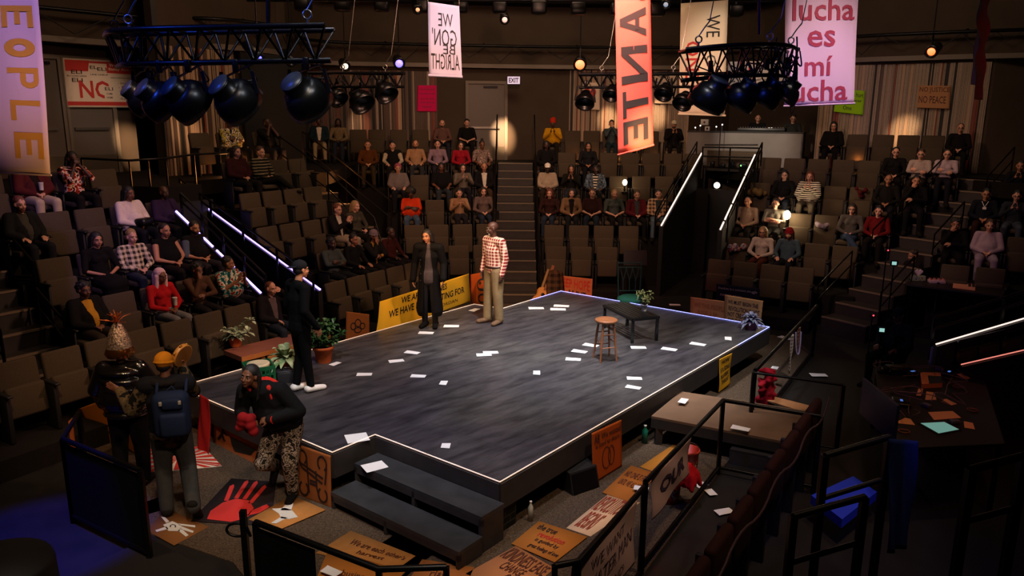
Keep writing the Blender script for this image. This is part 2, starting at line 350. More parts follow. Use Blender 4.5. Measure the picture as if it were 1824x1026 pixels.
# walls follow the banks of seats
WP = [(-15, -11), bp('L', -12, 7.6)[:2], bp('L', 6.6, 7.5)[:2], (bp('L', 7.2, 9.0))[:2], bp('L', 6.2, 8.6)[:2]]
def wall(name, pts, z0, z1, m, th=0.25, flip=False):
    mb = MB()
    for a, b in zip(pts, pts[1:]):
        a = Vector((a[0], a[1], 0)); b = Vector((b[0], b[1], 0)); d = (b - a).normalized(); n = Vector((-d.y, d.x, 0)) * th
        if flip: n = -n
        mb.prism([a[:2], b[:2], (b + n)[:2], (a + n)[:2]], z0, z1)
    return struct(mb.build(name, m))
ZT = 9.6
wL0, wL1 = bp('L', -13, 7.5), bp('L', 6.6, 7.5)
wLC0, wLC1 = bp('L', 5.9, 5.45), bp('L', 9.6, 5.45)
wC0, wC1 = bp('CL', -4.67, 6.5), bp('CL', -0.46, 6.5)
wD1 = Vector((1.45, 24.9, 0)); wE1 = Vector((5.6, 24.7, 0)); wB0 = Vector((7.2, 24.2, 0)); wB1 = Vector((9.3, 22.9, 0)); wR0 = bp('R', 0.4, 6.6); wR1 = bp('R', 4.45, 6.6)
wall('wall_left', [wL0, wL1], 0, ZT, m_wall)
wall('wall_left_recess', [wL1, bp('L', 7.6, 9.0), bp('L', 6.6, 7.4) + Vector((2.2, 3.3, 0)), wLC0 + Vector((-.6, 1.0, 0)), wLC0], 0, ZT, m_black, 0.1)
wall('wall_back_left', [wLC0, wLC1, wC0], 0, ZT, m_wall)
wall('wall_back', [wC0, wC1, wD1, wE1, wB0 + Vector((0, 1.6, 0)), wB1 + Vector((.6, .4, 0)), wR0, wR1], 0, ZT, m_wall)
wall('wall_right', [wR1, bp('R', 6.2, 7.4), (17, 16), (17, -11)], 0, ZT, m_wall)
wall('wall_front', [(17, -11), (-15, -11), wL0], 0, ZT, m_black)
struct(MB().box((1, 8, ZT + 0.1), (42, 44, 0.2)).build('ceiling', m_ceil))
# dark soffit band at the top, ledge and pipe run along the wall
def offs(pts, k):
    c = Vector((1, 10, 0)); return [Vector(p) + (c - Vector((p[0], p[1], 0))).normalized() * k for p in pts]
path = [bp('L', -6, 7.5), bp('L', 6.3, 7.4), bp('L', 7.3, 5.4), wLC1, wC0, wC1, wD1, wE1, wB0 + Vector((.4, 0.5, 0)), wR0, wR1, bp('R', 6.2, 7.0), Vector((15, 14.5, 0))]
smooth = chaikin([Vector((p[0], p[1], 0)) for p in path], 2)
def band(name, k, z0, z1, m, th):
    a = offs(smooth, k); b = offs(smooth, k + th); mb = MB()
    for i in range(len(a) - 1): mb.prism([a[i][:2], a[i + 1][:2], b[i + 1][:2], b[i][:2]], z0, z1)
    return struct(mb.build(name, m))
band('trim_1', 0.05, 7.55, ZT - 0.01, m_ceil, 0.9)
band('trim_2', 0.02, 5.72, 5.84, m_trimp, 0.25)
band('trim_3', 0.02, 5.84, 7.55, m_wall, 0.18)
a = offs(smooth, 0.55)
mb = MB().tube([Vector((p.x, p.y, 6.35)) for p in a], 0.045, 8)
for i in range(2, len(a) - 1, 3): mb.tube([a[i] + Vector((0, 0, 6.35)), offs(smooth, 0.15)[i] + Vector((0, 0, 6.45))], 0.025, 6)
tag(mb.build('lighting_pipe', m_blackmetal), 'black lighting pipe running along the upper wall of the theatre', 'pipe')
mb = MB()
for i in range(1, len(a) - 2):
    p, q = a[i], a[i + 1]; mid = (p + q) / 2
    mb.tube([p + Vector((0, 0, 6.33)), mid + Vector((0, 0, 6.12 - 0.12 * (i % 3))), q + Vector((0, 0, 6.33))], 0.014, 5)
tag(mb.build('cable', m_black), 'drooping black cable slung under the wall lighting pipe', 'cable')
# wood slat panels: light, dark and rust battens of random width
m_sl = [mat('pale slat', '#8c7a68', 0.65, noise=0.12, scale=30), mat('brown slat', '#4d3a2d', 0.65), mat('rust slat', '#6e2e1c', 0.6), mat('black slat', '#15100d', 0.7), mat('warm slat', '#a08469', 0.65)]
def slats(name, a, b, z0, z1, pal, gap=0.05):
    a = Vector((a[0], a[1], 0)); b = Vector((b[0], b[1], 0)); L = (b - a).length; d = (b - a).normalized(); n = Vector((d.y, -d.x, 0)); mb = MB(); x = 0
    while x < L:
        wd = random.choice((0.03, 0.04, 0.05, 0.08)); wd = min(wd, L - x); k = random.choices(range(5), pal)[0]; dp = gap + random.choice((0.02, 0.035, 0.05))
        p = a + d * x; q = a + d * (x + wd - 0.006)
        mb.prism([(p + n * dp)[:2], (q + n * dp)[:2], q[:2], p[:2]], z0, z1, k); x += wd
    return struct(mb.build(name, m_sl))
slats('trim_4', bp('L', 1.0, 7.5), bp('L', 3.35, 7.5), 2.9, 5.7, (2, 4, 1.5, 2, 0.5))
slats('trim_5', wLC0, bp('L', 7.9, 5.45), 2.9, 5.7, (0.6, 2, 1.2, 0.4, 4))
slats('trim_6', wC0, wC1, 2.9, 5.6, (0.4, 5, 1.3, 1.2, 0.5))
slats('trim_7', wD1 + Vector((0.35, 0, 0)), wE1, 2.9, 5.7, (6, 1.5, 0.5, 0.8, 3))
slats('trim_8', wR0, wR1 - (wR1 - wR0) * 0.02, 2.9, 5.65, (6, 1, 1.6, 0.8, 2))
struct(MB().box(bp('L', 8.9, 5.25, 4.3), (0.08, 1.9, 2.8), 0, Matrix.Rotation(math.radians(58.5 - 90), 3, 'Z')).build('trim_9', m_black))     # black drape
# doors
def door(name, ctr, dirv, z0, wd, hgt):
    d = Vector((dirv[0], dirv[1], 0)).normalized(); n = Vector((d.y, -d.x, 0)); c = Vector((ctr[0], ctr[1], 0))
    def blk(mb, u0, u1, a0, a1, t0, t1, mi=0):
        mb.prism([(c + d * u0 + n * t0)[:2], (c + d * u0 + n * t1)[:2], (c + d * u1 + n * t1)[:2], (c + d * u1 + n * t0)[:2]], a0, a1, mi); return mb
    o = struct(blk(MB(), -wd / 2, wd / 2, z0, z0 + hgt, 0.0, 0.06).build(name, m_doorp))
    f = MB(); blk(f, -wd / 2 - 0.09, -wd / 2, z0, z0 + hgt + 0.09, 0, 0.12); blk(f, wd / 2, wd / 2 + 0.09, z0, z0 + hgt + 0.09, 0, 0.12); blk(f, -wd / 2, wd / 2, z0 + hgt, z0 + hgt + 0.09, 0, 0.12)
    f.build('door_frame', m_trimp, o)
    k = MB(); blk(k, -0.42 * wd, 0.36 * wd, z0 + 0.98, z0 + 1.04, 0.06, 0.12); k.build('push_bar', mat('steel', '#8c8880', 0.35, 0.9), o)
    k = MB(); blk(k, -0.1, 0.35, z0 + hgt - 0.12, z0 + hgt - 0.06, 0.06, 0.11); k.build('door_closer', m_blackmetal, o)
    blk(MB(), -wd / 2 + .01, wd / 2 - .01, z0 + 0.02, z0 + 0.42, 0.06, 0.066).build('kick_plate', mat('steel kick plate', '#6a6152', 0.35, 0.6), o)
    return o
dl = (wD1 - wC1).normalized()
door('door_1', wC1 + dl * 1.55, dl, 2.9, 1.15, 2.35)
dL = (wL1 - wL0).normalized()
door('door_2', bp('L', 4.35, 7.5), dL, 2.9, 1.0, 2.5); door('door_3', bp('L', 5.5, 7.5), dL, 2.9, 1.0, 2.5)
# tiers
def row_list():
    R = {}
    R['L', 0] = [3.81 - .56 * k for k in range(10)]; R['L', 1] = [3.64, 3.02, 2.4, 1.8, 1.2]; R['L', 2] = [3.68, 3.1, 2.53, 1.96, 1.36]; R['L', 3] = [3.72, 3.06, 2.46, 1.88, 1.3]; R['L', 4] = [3.25, 2.62, 1.95, 1.35]
    R['LC', 0] = [5.45, 6.02, 6.59, 7.16, 7.73]; R['LC', 1] = [6.1, 6.67, 7.24, 7.81]; R['LC', 2] = [5.4, 5.97, 6.55, 7.12, 7.7]; R['LC', 3] = [5.74, 6.31, 6.88, 7.45]; R['LC', 4] = [6.03, 6.65, 7.25, 7.83]; R['LC', 5] = [6.3, 7.0, 8.0]
    R['CL', 0] = [.1, -.5, -1.1]; R['CL', 1] = [.3, -.3, -.9, -1.5]; R['CL', 2] = [.34, -.3, -.92, -1.53]; R['CL', 3] = [.5, -.1, -.68, -1.25, -1.82]; R['CL', 4] = [.55, -.05, -.68, -1.3, -1.93, -2.6]; R['CL', 5] = [.36, -.4, -1.05, -1.7, -2.35, -2.9, -3.46, -4.02]
    R['CR', 0] = [.25, .86, 1.47]; R['CR', 1] = [.2, .82, 1.44, 2.06]; R['CR', 2] = [.08, .63, 1.18, 1.73, 2.3, 2.87]; R['CR', 3] = [0, .65, 1.3, 1.92, 2.54, 3.16]; R['CR', 4] = [-.06, .53, 1.12, 1.71, 2.31, 2.9, 3.5, 4.08]; R['CR', 5] = [.12, .72, 1.3, 1.87, 2.45, 3.08, 3.74]
    R['R', 0] = [-.35, .21, .78, 1.35]; R['R', 1] = [-.2, .36, .92, 1.48, 2.04]; R['R', 2] = [-.23, .38, .94, 1.49, 2.02, 2.55]; R['R', 3] = [-.22, .35, .93, 1.5, 2.06, 2.6, 3.14]; R['R', 4] = [-.2, .37, .94, 1.51, 2.08, 2.62, 3.16, 3.68]; R['R', 5] = [.98, 1.58, 2.18, 2.76, 3.32, 3.87]
    R['R2', 1] = [4.1, 4.7]; R['R2', 2] = [4.0, 4.6, 5.2]; R['R2', 3] = [4.5, 5.06, 5.62]; R['R2', 4] = [5.1]
    return R
ROWS = row_list()
FOUT = {'LC': 5.6 * .85, 'CL': 5.9 * .95, 'CR': 5.9 * .95, 'R': 5.9 * .95}
def rout(b, k): return FOUT[b] if k == 5 else BL[b][2] * k
m_tier = mat('seating tier carpet', '#171412', 0.9, noise=0.15, scale=20)
for (b, k), ss in ROWS.items():
    if k == 5: continue
    t = BL[b][2]; z = FL[k] - (0.2 if b == 'R2' else 0); o0 = t * k - 0.7; o1 = t * (k + 1) - 0.71
    if k == 4: o1 = t * 4 + 0.45
    s0, s1 = min(ss) - 0.33, max(ss) + 0.33
    struct(MB().prism(bpoly(b, [(s0, o0), (s1, o0), (s1, o1), (s0, o1)]), 0.0, z).build('floor_tier', m_tier))
# gallery walkway at the top of the banks
mb = MB()
z1 = 2.9
mb.prism([bp('L', -6, 3.86)[:2], bp('L', 3.95, 3.86)[:2], bp('L', 4.15, 2.95)[:2], bp('L', 4.95, 2.95)[:2], bp('L', 5.15, 3.86)[:2], bp('L', 8.75, 3.86)[:2], bp('L', 8.75, 3.4)[:2], bp('CL', -3.0, 4.26)[:2], bp('CL', 1.0, 4.26)[:2], (-.45, 23.1), (.6, 23.1),
          bp('CR', -.4, 4.27)[:2], bp('CR', 4.45, 4.27)[:2], bp('R', -.6, 4.27)[:2], bp('R', 4.1, 4.27)[:2], bp('R', 4.7, 3.0)[:2], bp('R', 7.0, 2.0)[:2], (16.9, 14), wR1[:2], wR0[:2], wB1[:2], wE1[:2], wD1[:2], wC1[:2], wC0[:2], wLC1[:2], bp('L', 5.9, 5.5)[:2], bp('L', 6.6, 7.4)[:2], bp('L', -6, 7.4)[:2]], 2.6, 2.9)
struct(mb.build('floor_gallery', m_tier))
# stairs
def stairs(name, a, b, z0, z1, n, wd, solid=True, mi=None):
    a = Vector((a[0], a[1], 0)); b = Vector((b[0], b[1], 0)); d = (b - a).normalized(); L = (b - a).length; x = Vector((d.y, -d.x, 0)) * wd / 2; mb = MB(); h = (z1 - z0) / n; r = L / n
    for i in range(n):
        p = a + d * r * i; q = a + d * (r * (i + 1) + 0.02); zt = z0 + h * (i + 1)
        mb.prism([(p - x)[:2], (p + x)[:2], (q + x)[:2], (q - x)[:2]], max(0.0, zt - h * 2.2), zt)
        mb.prism([(p - x - d * 0.012)[:2], (p + x - d * 0.012)[:2], (p + x + d * 0.04)[:2], (p - x + d * 0.04)[:2]], zt - 0.02, zt + 0.008, 1)
    o = struct(mb.build(name, [m_step, m_nose])); return o
stairs('floor_stairs', (0.08, 17.15), (0.08, 23.1), 0, 2.9, 15, 1.02)
stairs('floor_stairs', bp('L', 0.55, -0.1 + .5), bp('L', 0.55, 3.86), 0.2, 2.9, 11, 1.05)
stairs('floor_stairs', bp('LC', 8.45, 0.1), bp('LC', 8.55, 4.5), 0.2, 2.9, 11, 0.95)
stairs('floor_stairs', bp('R', 2.3, -0.6), bp('R', 4.55, 4.3), 0.1, 2.9, 12, 0.95)
# vomitory side walls with lit strips and rails
m_led = mat('strip light violet', '#ffffff', 0.5, emit=3.2, ecol=(0.36, 0.26, 1.0))
m_ledw = mat('strip light white', '#ffffff', 0.5, emit=1.3, ecol=(1.0, 0.78, 0.68))
m_ledr = mat('strip light dim red', '#ffffff', 0.5, emit=0.9, ecol=(1.0, 0.28, 0.2))
def vom_wall(a, za, b, zb, ledm, label, gaps=(), railh=0.32, side=1, rails=True, ledw_=0.028):
    a = Vector((a[0], a[1], 0)); b = Vector((b[0], b[1], 0)); d = (b - a).normalized(); n = Vector((-d.y, d.x, 0)) * 0.05
    up = Vector((0, 0, 1)); A = a + up * (za - 0.03); B_ = b + up * (zb - 0.03)
    mb = MB(); mb.hexa([a - n, a + n, b + n, b - n], [A - n, A + n, B_ + n, B_ - n]); struct(mb.build('wall_vomitory', m_black))
    pts = [0] + [g for gp in gaps for g in gp] + [1]; mb = MB()
    for i in range(0, len(pts), 2):
        p = A.lerp(B_, pts[i]); q = A.lerp(B_, pts[i + 1]); mb.bar(p + up * 0.02, q + up * 0.02, ledw_, ledw_)
    tag(mb.build('strip_light', ledm), label, 'light strip')
    if rails:
        off = n * side * 3.0
        mb = MB()
        for hh in (railh, railh * 0.55): mb.tube([A + off + up * hh, B_ + off + up * hh], 0.02, 6)
        for k in range(5):
            p = A.lerp(B_, k / 4) + off; mb.bar(p - up * 0.25, p + up * railh, 0.035)
        tag(mb.build('handrail', m_rail), label.replace('glowing', 'dark').replace('strip light', 'handrail').replace('light strip', 'handrail'), 'railing')
vom_wall((-4.365, 12.79), 1.22, (-5.94, 13.29), 2.58, m_led, 'glowing violet strip light along the near edge of the left entrance ramp', ((0.27, 0.31), (0.52, 0.56)), side=-1)
vom_wall((-3.43, 13.17), 1.2, (-6.55, 15.27), 2.69, m_led, 'glowing violet strip light along the far edge of the left entrance ramp', side=1)
vom_wall((3.55, 17.9), 1.74, (5.27, 21.39), 3.3, m_ledw, 'glowing white strip light beside the centre right seats, left of the back entrance', side=1)
p_ = P(1283, 408, 1.85); vom_wall(p_, 1.85, P(1345, 275, 3.36), 3.36, m_ledw, 'glowing white strip light right of the back entrance under the booth', ((0.09, 0.12), (0.3, 0.33), (0.68, 0.7)), side=-1)
p3 = P(1667, 612, 1.2); q3 = p3 + Vector((3.4, -0.5, 0)); vom_wall(p3, 1.2, q3, 1.2 + 1.35, m_ledw, 'glowing pink white strip light along the upper edge of the right entrance', side=1, railh=0.35, ledw_=0.016)
p4 = P(1712, 648, 1.0); q4 = p4 + Vector((1.1, -0.16, 0)); vom_wall(p4, 1.0, q4, 1.36, m_ledr, 'dim red strip light along the lower edge of the right entrance', side=1, railh=0.3, ledw_=0.012)
struct(MB().prism(bpoly('L', [(3.98, -.6), (5.1, -.6), (5.1, 2.9), (3.98, 2.9)]), 0, 0.02).build('floor_shade', m_black))  # black sheet added so the shaded entrance floor stays dark
struct(MB().prism(bpoly('R', [(-1.75, -1.0), (-.62, -1.0), (-.62, 5.0), (-1.75, 5.0)]), 0, 0.02).build('floor_shade', m_black))  # same added dark sheet inside the back entrance
struct(MB().prism([v[:2] for v in (Q(1330, 240, 22.2), Q(1440, 240, 21.2), Q(1440, 240, 24.2), Q(1330, 240, 25.0))], 2.9, 3.1).build('floor_booth', m_black))
# blacked-in floors and dark backs of the entrances
struct(MB().prism(bpoly('L', [(3.95, 2.9), (5.15, 2.9), (5.15, 3.0), (3.95, 3.0)]), 0, 2.6).build('wall_vomitory_back', m_black))

# ------------------------------------------------------------------ stage
SC = Vector((-0.11, 7.03, 0)); SU = Vector((-0.786, 0.618, 0)); SV = Vector((0.620, 0.784, 0)); SH = 0.6
def sp(u, v, z=SH): return SC + SU * u + SV * v + Vector((0, 0, z))
m_deck = mat('scuffed black stage deck', '#25262b', 0.42, noise=0.0)
nt, b_ = nodes_of(m_deck)
tc = nt.nodes.new('ShaderNodeTexCoord'); mp = nt.nodes.new('ShaderNodeMapping'); mp0 = nt.nodes.new('ShaderNodeMapping'); mp0.inputs['Rotation'].default_value = (0, 0, math.radians(-44)); mp.inputs['Scale'].default_value = (0.45, 2.0, 1)
nt.links.new(tc.outputs['Object'], mp0.inputs[0]); nt.links.new(mp0.outputs[0], mp.inputs[0])
n1 = nt.nodes.new('ShaderNodeTexNoise'); n1.inputs['Scale'].default_value = 3.2; n1.inputs['Detail'].default_value = 9; n1.inputs['Roughness'].default_value = 0.72; nt.links.new(mp.outputs[0], n1.inputs['Vector'])
r1 = nt.nodes.new('ShaderNodeValToRGB'); r1.color_ramp.elements[0].position = 0.32; r1.color_ramp.elements[0].color = rgb('#1a1a1e'); r1.color_ramp.elements[1].position = 0.78; r1.color_ramp.elements[1].color = rgb('#66625f')
nt.links.new(n1.outputs['Fac'], r1.inputs[0])
n2 = nt.nodes.new('ShaderNodeTexNoise'); n2.inputs['Scale'].default_value = 0.55; n2.inputs['Detail'].default_value = 3; nt.links.new(tc.outputs['Object'], n2.inputs['Vector'])
r2 = nt.nodes.new('ShaderNodeValToRGB'); r2.color_ramp.elements[0].position = 0.35; r2.color_ramp.elements[0].color = rgb('#c8c4d6'); r2.color_ramp.elements[1].position = 0.65; r2.color_ramp.elements[1].color = (1, 1, 1, 1)
nt.links.new(n2.outputs['Fac'], r2.inputs[0]); col = mul(nt, r1.outputs[0], r2.outputs[0])
# board joints
mp2 = nt.nodes.new('ShaderNodeMapping'); mp2.inputs['Rotation'].default_value = (0, 0, math.radians(-51.6)); nt.links.new(tc.outputs['Object'], mp2.inputs[0])
bk = nt.nodes.new('ShaderNodeTexBrick'); bk.inputs['Scale'].default_value = 1.0; bk.inputs['Brick Width'].default_value = 2.44; bk.inputs['Row Height'].default_value = 1.22; bk.inputs['Mortar Size'].default_value = 0.004
bk.inputs['Color1'].default_value = (1, 1, 1, 1); bk.inputs['Color2'].default_value = (0.86, 0.86, 0.9, 1); bk.inputs['Mortar'].default_value = (0.35, 0.35, 0.35, 1); nt.links.new(mp2.outputs[0], bk.inputs['Vector'])
col = mul(nt, col, bk.outputs['Color']); nt.links.new(col, b_.inputs['Base Color'])
rr_ = nt.nodes.new('ShaderNodeMapRange'); rr_.inputs['To Min'].default_value = 0.5; rr_.inputs['To Max'].default_value = 0.3; nt.links.new(n1.outputs['Fac'], rr_.inputs[0]); nt.links.new(rr_.outputs[0], b_.inputs['Roughness'])
out_poly = [(0, 0), (0, 7.57), (4.5, 7.57), (4.5, 5.58), (5.15, 5.5), (5.15, -0.62), (1.87, -0.62), (1.87, 0)]
st = tag(MB().prism([sp(u, v)[:2] for u, v in out_poly], 0.33, SH).build('stage', m_deck), 'low black stage platform in the middle of the theatre pit', 'stage')
m_fascia = mat('worn black fascia', '#2a2524', 0.6, noise=0.25, scale=6)
def inset(poly, k):
    cx = sum(p[0] for p in poly) / len(poly); cy = sum(p[1] for p in poly) / len(poly)
    return [(p[0] + (k if p[0] < cx else -k), p[1] + (k if p[1] < cy else -k)) for p in poly]
mb = MB(); k = len(out_poly)
for i in range(k):
    a, b = sp(*out_poly[i]), sp(*out_poly[(i + 1) % k]); d = (b - a).normalized(); n = Vector((d.y, -d.x, 0)); n = -n if n.dot(a - sp(2.3, 3)) < 0 else n
    mb.prism([(a)[:2], (b)[:2], (b + n * .02)[:2], (a + n * .02)[:2]], 0.3, SH - 0.012)
mb.build('fascia', m_fascia, st)
m_brick = mat('dark green grey brick', '#26261f', 0.9); nt, b_ = nodes_of(m_brick)
tc = nt.nodes.new('ShaderNodeTexCoord'); bk = nt.nodes.new('ShaderNodeTexBrick'); bk.inputs['Scale'].default_value = 1; bk.inputs['Brick Width'].default_value = .24; bk.inputs['Row Height'].default_value = .08; bk.inputs['Mortar Size'].default_value = 0.008
bk.inputs['Color1'].default_value = rgb('#23221c'); bk.inputs['Color2'].default_value = rgb('#15140f'); bk.inputs['Mortar'].default_value = rgb('#3a3a30')
cx = nt.nodes.new('ShaderNodeCombineXYZ'); se = nt.nodes.new('ShaderNodeSeparateXYZ'); nt.links.new(tc.outputs['Object'], se.inputs[0]); ad = nt.nodes.new('ShaderNodeMath'); nt.links.new(se.outputs[0], ad.inputs[0]); nt.links.new(se.outputs[1], ad.inputs[1])
nt.links.new(ad.outputs[0], cx.inputs[0]); nt.links.new(se.outputs[2], cx.inputs[1]); nt.links.new(cx.outputs[0], bk.inputs['Vector']); nt.links.new(bk.outputs['Color'], b_.inputs['Base Color'])
MB().prism([sp(u, v)[:2] for u, v in [(.28, .28), (.28, 7.3), (4.2, 7.3), (4.2, 5.3), (4.85, 5.2), (4.85, -.35), (2.1, -.35), (2.1, .28)]], 0.0, 0.33).build('brick_base', m_brick, st)
mb = MB(); mb.prism([sp(*p)[:2] for p in ((0.02, .02), (.22, .02), (.22, .3), (.02, .3))], 0, .33); MB_ = mb.build('corner_pillar', m_brick, st)
# thin lit edge strip around the deck: warm in front, blue violet at the far corners
m_edw = mat('warm edge strip', '#ffffff', 0.5, emit=0.5, ecol=(1.0, 0.55, 0.28)); m_edb = mat('blue edge strip', '#ffffff', 0.5, emit=2.4, ecol=(0.22, 0.26, 1.0)); m_alu = mat('aluminium edge', '#9a8c80', 0.4, 0.6)
def edge(a, b, m, nm):
    p, q = sp(*a, SH + 0.008), sp(*b, SH + 0.008); o = MB().bar(p, q, 0.011, 0.008).build(nm, m, st)
    return o
for i in range(k):
    a, b = out_poly[i], out_poly[(i + 1) % k]
    if i == 0: edge((0, 0), (0, 6.15), m_edw, 'edge_strip'); edge((0, 6.15), b, m_edb, 'edge_strip')
    elif i == 1: edge(a, b, m_edb, 'edge_strip')
    elif i == 2: edge(a, (4.5, 6.5), m_edb, 'edge_strip'); edge((4.5, 6.5), b, m_edw, 'edge_strip')
    else: edge(a, b, m_edw, 'edge_strip')
# steps at the notch: two open box treads
def step(v0, z, name, label, u0, u1, fr):
    t = thing(name, label, 'step', (0, 0, 0))
    mb = MB(); mb.prism([sp(*p)[:2] for p in ((u0, v0), (u1, v0), (u1, v0 - .35), (u0, v0 - .35))], z - .04, z); mb.build('tread', mat('worn step tread', '#2b2b2d', 0.5, noise=0.3, scale=6), t)
    for u in fr:
        MB().prism([sp(*p)[:2] for p in ((u, v0 - .01), (u + .04, v0 - .01), (u + .04, v0 - .35), (u, v0 - .35))], 0, z - .04).build('side_panel', m_fascia, t)
    MB().prism([sp(*p)[:2] for p in ((u0, v0 - .31), (u1, v0 - .31), (u1, v0 - .35), (u0, v0 - .35))], z - .11, z - .04).build('front_rail', m_fascia, t)
step(-0.03, 0.41, 'stage_step', 'upper dark wooden step against the stage with a white sheet on it', -0.08, 1.8, (-.08, .85, 1.76))
step(-0.385, 0.21, 'stage_step', 'lower dark wooden step in front of the upper stage step', -0.1, 1.78, (-.1, .9, 1.74))
# ------------------------------------------------------------------ theatre seats
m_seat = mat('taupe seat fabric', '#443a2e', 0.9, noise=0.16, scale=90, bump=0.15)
m_shell = mat('dark seat shell', '#0e0c0b', 0.6)
def seat_parts(down):
    r = Matrix.Rotation(math.radians(-9), 3, 'X')
    back = MB().rbox((0, 0.01, 0.69), (0.5, 0.07, 0.52), 0.03, 0, r).mesh('backrest', m_seat)
    shell = MB().rbox((0, 0.055, 0.66), (0.47, 0.03, 0.5), 0.012, 0, r).mesh('back_shell', m_shell)
    cu = MB()
    if down: cu.rbox((0, -0.27, 0.42), (0.47, 0.44, 0.09), 0.03)
    else: cu.rbox((0, -0.13, 0.46), (0.47, 0.1, 0.40), 0.035, 0, Matrix.Rotation(math.radians(-7), 3, 'X'))
    arm = MB().rbox((0, -0.15, 0.31), (0.035, 0.3, 0.6), 0.01).rbox((0, -0.2, 0.62), (0.045, 0.34, 0.03), 0.012).mesh('armrest', m_shell)
    return back, shell, cu.mesh('cushion', m_seat), arm
SEATM = {d: seat_parts(d) for d in (0, 1)}
def make_seat(down):
    t = thing('theatre_seat', '', 'seat'); b, s, c, a = SEATM[down]
    link('backrest', b, t); link('back_shell', s, t); link('cushion', c, t)
    for x in (-0.268, 0.268): link('armrest', a, t, (x, 0, 0))
    return t
_sp = {}
def place_seat(loc, rz, down, label, group):
    if down not in _sp: t = _sp[down] = make_seat(down)
    else: t = copy_tree(_sp[down])
    t.location = loc; t.rotation_euler = (0, 0, rz); t['label'] = label; t['group'] = group
    return t
ORD = ['first', 'second', 'third', 'fourth', 'fifth', 'sixth', 'seventh', 'eighth', 'ninth', 'tenth']
ROWN = ['front', 'second', 'third', 'fourth', 'top raked', 'wall-side']
BANK = {'L': ('near left', 'stair end'), 'LC': ('far left', 'ramp end'), 'CL': ('centre left', 'stair'), 'CR': ('centre right', 'stair'), 'R': ('back right', 'booth end'), 'R2': ('far right', 'aisle end')}
SEATS = []
for (b, k), ss in ROWS.items():
    rev = b == 'CL'
    for i, s in enumerate(sorted(ss, reverse=rev)):
        z = FL[k] - (0.2 if b == 'R2' else 0); p = bp(b, s, rout(b, k) - 0.05, z)
        bank, end = BANK[b]
        SEATS.append(dict(b=b, k=k, i=i, p=p, rz=math.radians(BL[b][1]), used=False,
                          label='%s from the %s, %s row, %s bank' % (ORD[i], end, ROWN[k], bank)))
# ------------------------------------------------------------------ people
V = Vector
def hmat(c, yaw=0, pitch=0, roll=0):     # head frame: yaw turns to the person's left (+x), pitch nods down
    return Matrix.Translation(V(c)) @ Euler((math.radians(pitch), math.radians(roll), math.radians(yaw)), 'XYZ').to_matrix().to_4x4()
def sit(lean=0.0, spread=0.12, cross=False, kz=0.51):
    J = dict(pel=V((0, -.17, .545)), che=V((0, -.11 - lean * .7, .84)), nek=V((0, -.115 - lean, .985)), hed=V((0, -.15 - lean * 1.15, 1.145)))
    for s, q in ((1, 'L'), (-1, 'R')):
        J['sh' + q] = J['nek'] + V((s * .175, .01, -.03)); J['hi' + q] = V((s * .09, -.19, .52))
        J['kn' + q] = V((s * spread, -.60, kz)); J['an' + q] = V((s * (spread + .01), -.60, .10)); J['to' + q] = V((s * (spread + .03), -.76, .04))
    if cross:
        J['knR'] = V((.02, -.62, .60)); J['anR'] = V((.26, -.78, .36)); J['toR'] = V((.34, -.90, .30))
    return J
def stand(w=.11, h=0.0):
    J = dict(pel=V((0, 0, .95)), che=V((0, 0, 1.26)), nek=V((0, .005, 1.46)), hed=V((0, -.02, 1.625)))
    for s, q in ((1, 'L'), (-1, 'R')):
        J['sh' + q] = V((s * .19, .0, 1.42)); J['hi' + q] = V((s * .09, 0, .91)); J['kn' + q] = V((s * w, -.02, .50)); J['an' + q] = V((s * (w + .01), .02, .09)); J['to' + q] = V((s * (w + .04), -.15, .035))
    return J
def arms(J, kind):
    n = J['nek']
    def put(q, el, wr, hd, nrm, curl=0.5):
        J['el' + q] = V(el); J['wr' + q] = V(wr); J['hd' + q] = V(hd).normalized(); J['hn' + q] = V(nrm).normalized(); J['cu' + q] = curl
    for s, q in ((1, 'L'), (-1, 'R')):
        if kind == 'lap': put(q, (s * .25, n.y - .10, .70), (s * .07, -.36, .64), (-s * .8, -.35, -.25), (0, -.3, -1), .7)
        elif kind == 'rest': put(q, (s * .25, n.y - .08, .72), (s * .15, -.40, .65), (-s * .25, -.9, -.15), (0, -.15, -1), .35)
        elif kind == 'clap': put(q, (s * .24, n.y - .17, .74), (s * .055, n.y - .34, .90), (-s * .12, -.35, .9), (-s * 1, 0, -.1), .15)
        elif kind == 'mouth': put(q, (s * .17, n.y - .26, .82), (s * .035, n.y - .16, n.z + .07), (-s * .3, .1, .9), (-s * .6, .6, 0), .6)
        elif kind == 'cross': put(q, (s * .22, n.y - .12, .76), (-s * .03, n.y - .24, .78 + s * .03), (-s * 1, -.05, .1), (0, 1, -.2), .5)
        elif kind == 'chin':
            if q == 'R': put(q, (s * .19, n.y - .24, .78), (s * .06, n.y - .17, n.z + .02), (-s * .2, .05, .9), (-s * .3, .8, 0), .8)
            else: put(q, (s * .22, n.y - .14, .74), (-s * .04, n.y - .26, .76), (-s * .9, -.1, .1), (0, .6, -.6), .6)
        elif kind == 'ear':
            if q == 'L': put(q, (s * .36, n.y - .1, .90), (s * .15, n.y - .10, n.z + .10), (-s * .5, .1, .5), (-s * .5, .6, 0), .9)
            else: put(q, (s * .25, n.y - .10, .70), (s * .07, -.36, .64), (-s * .8, -.35, -.25), (0, -.3, -1), .7)
        elif kind == 'hang': put(q, (s * .255, .03, 1.14), (s * .27, -.04, .89), (-s * .05, -.12, -1), (-s * 1, .1, 0), .35)
    return J
HM = Matrix.Identity(4)
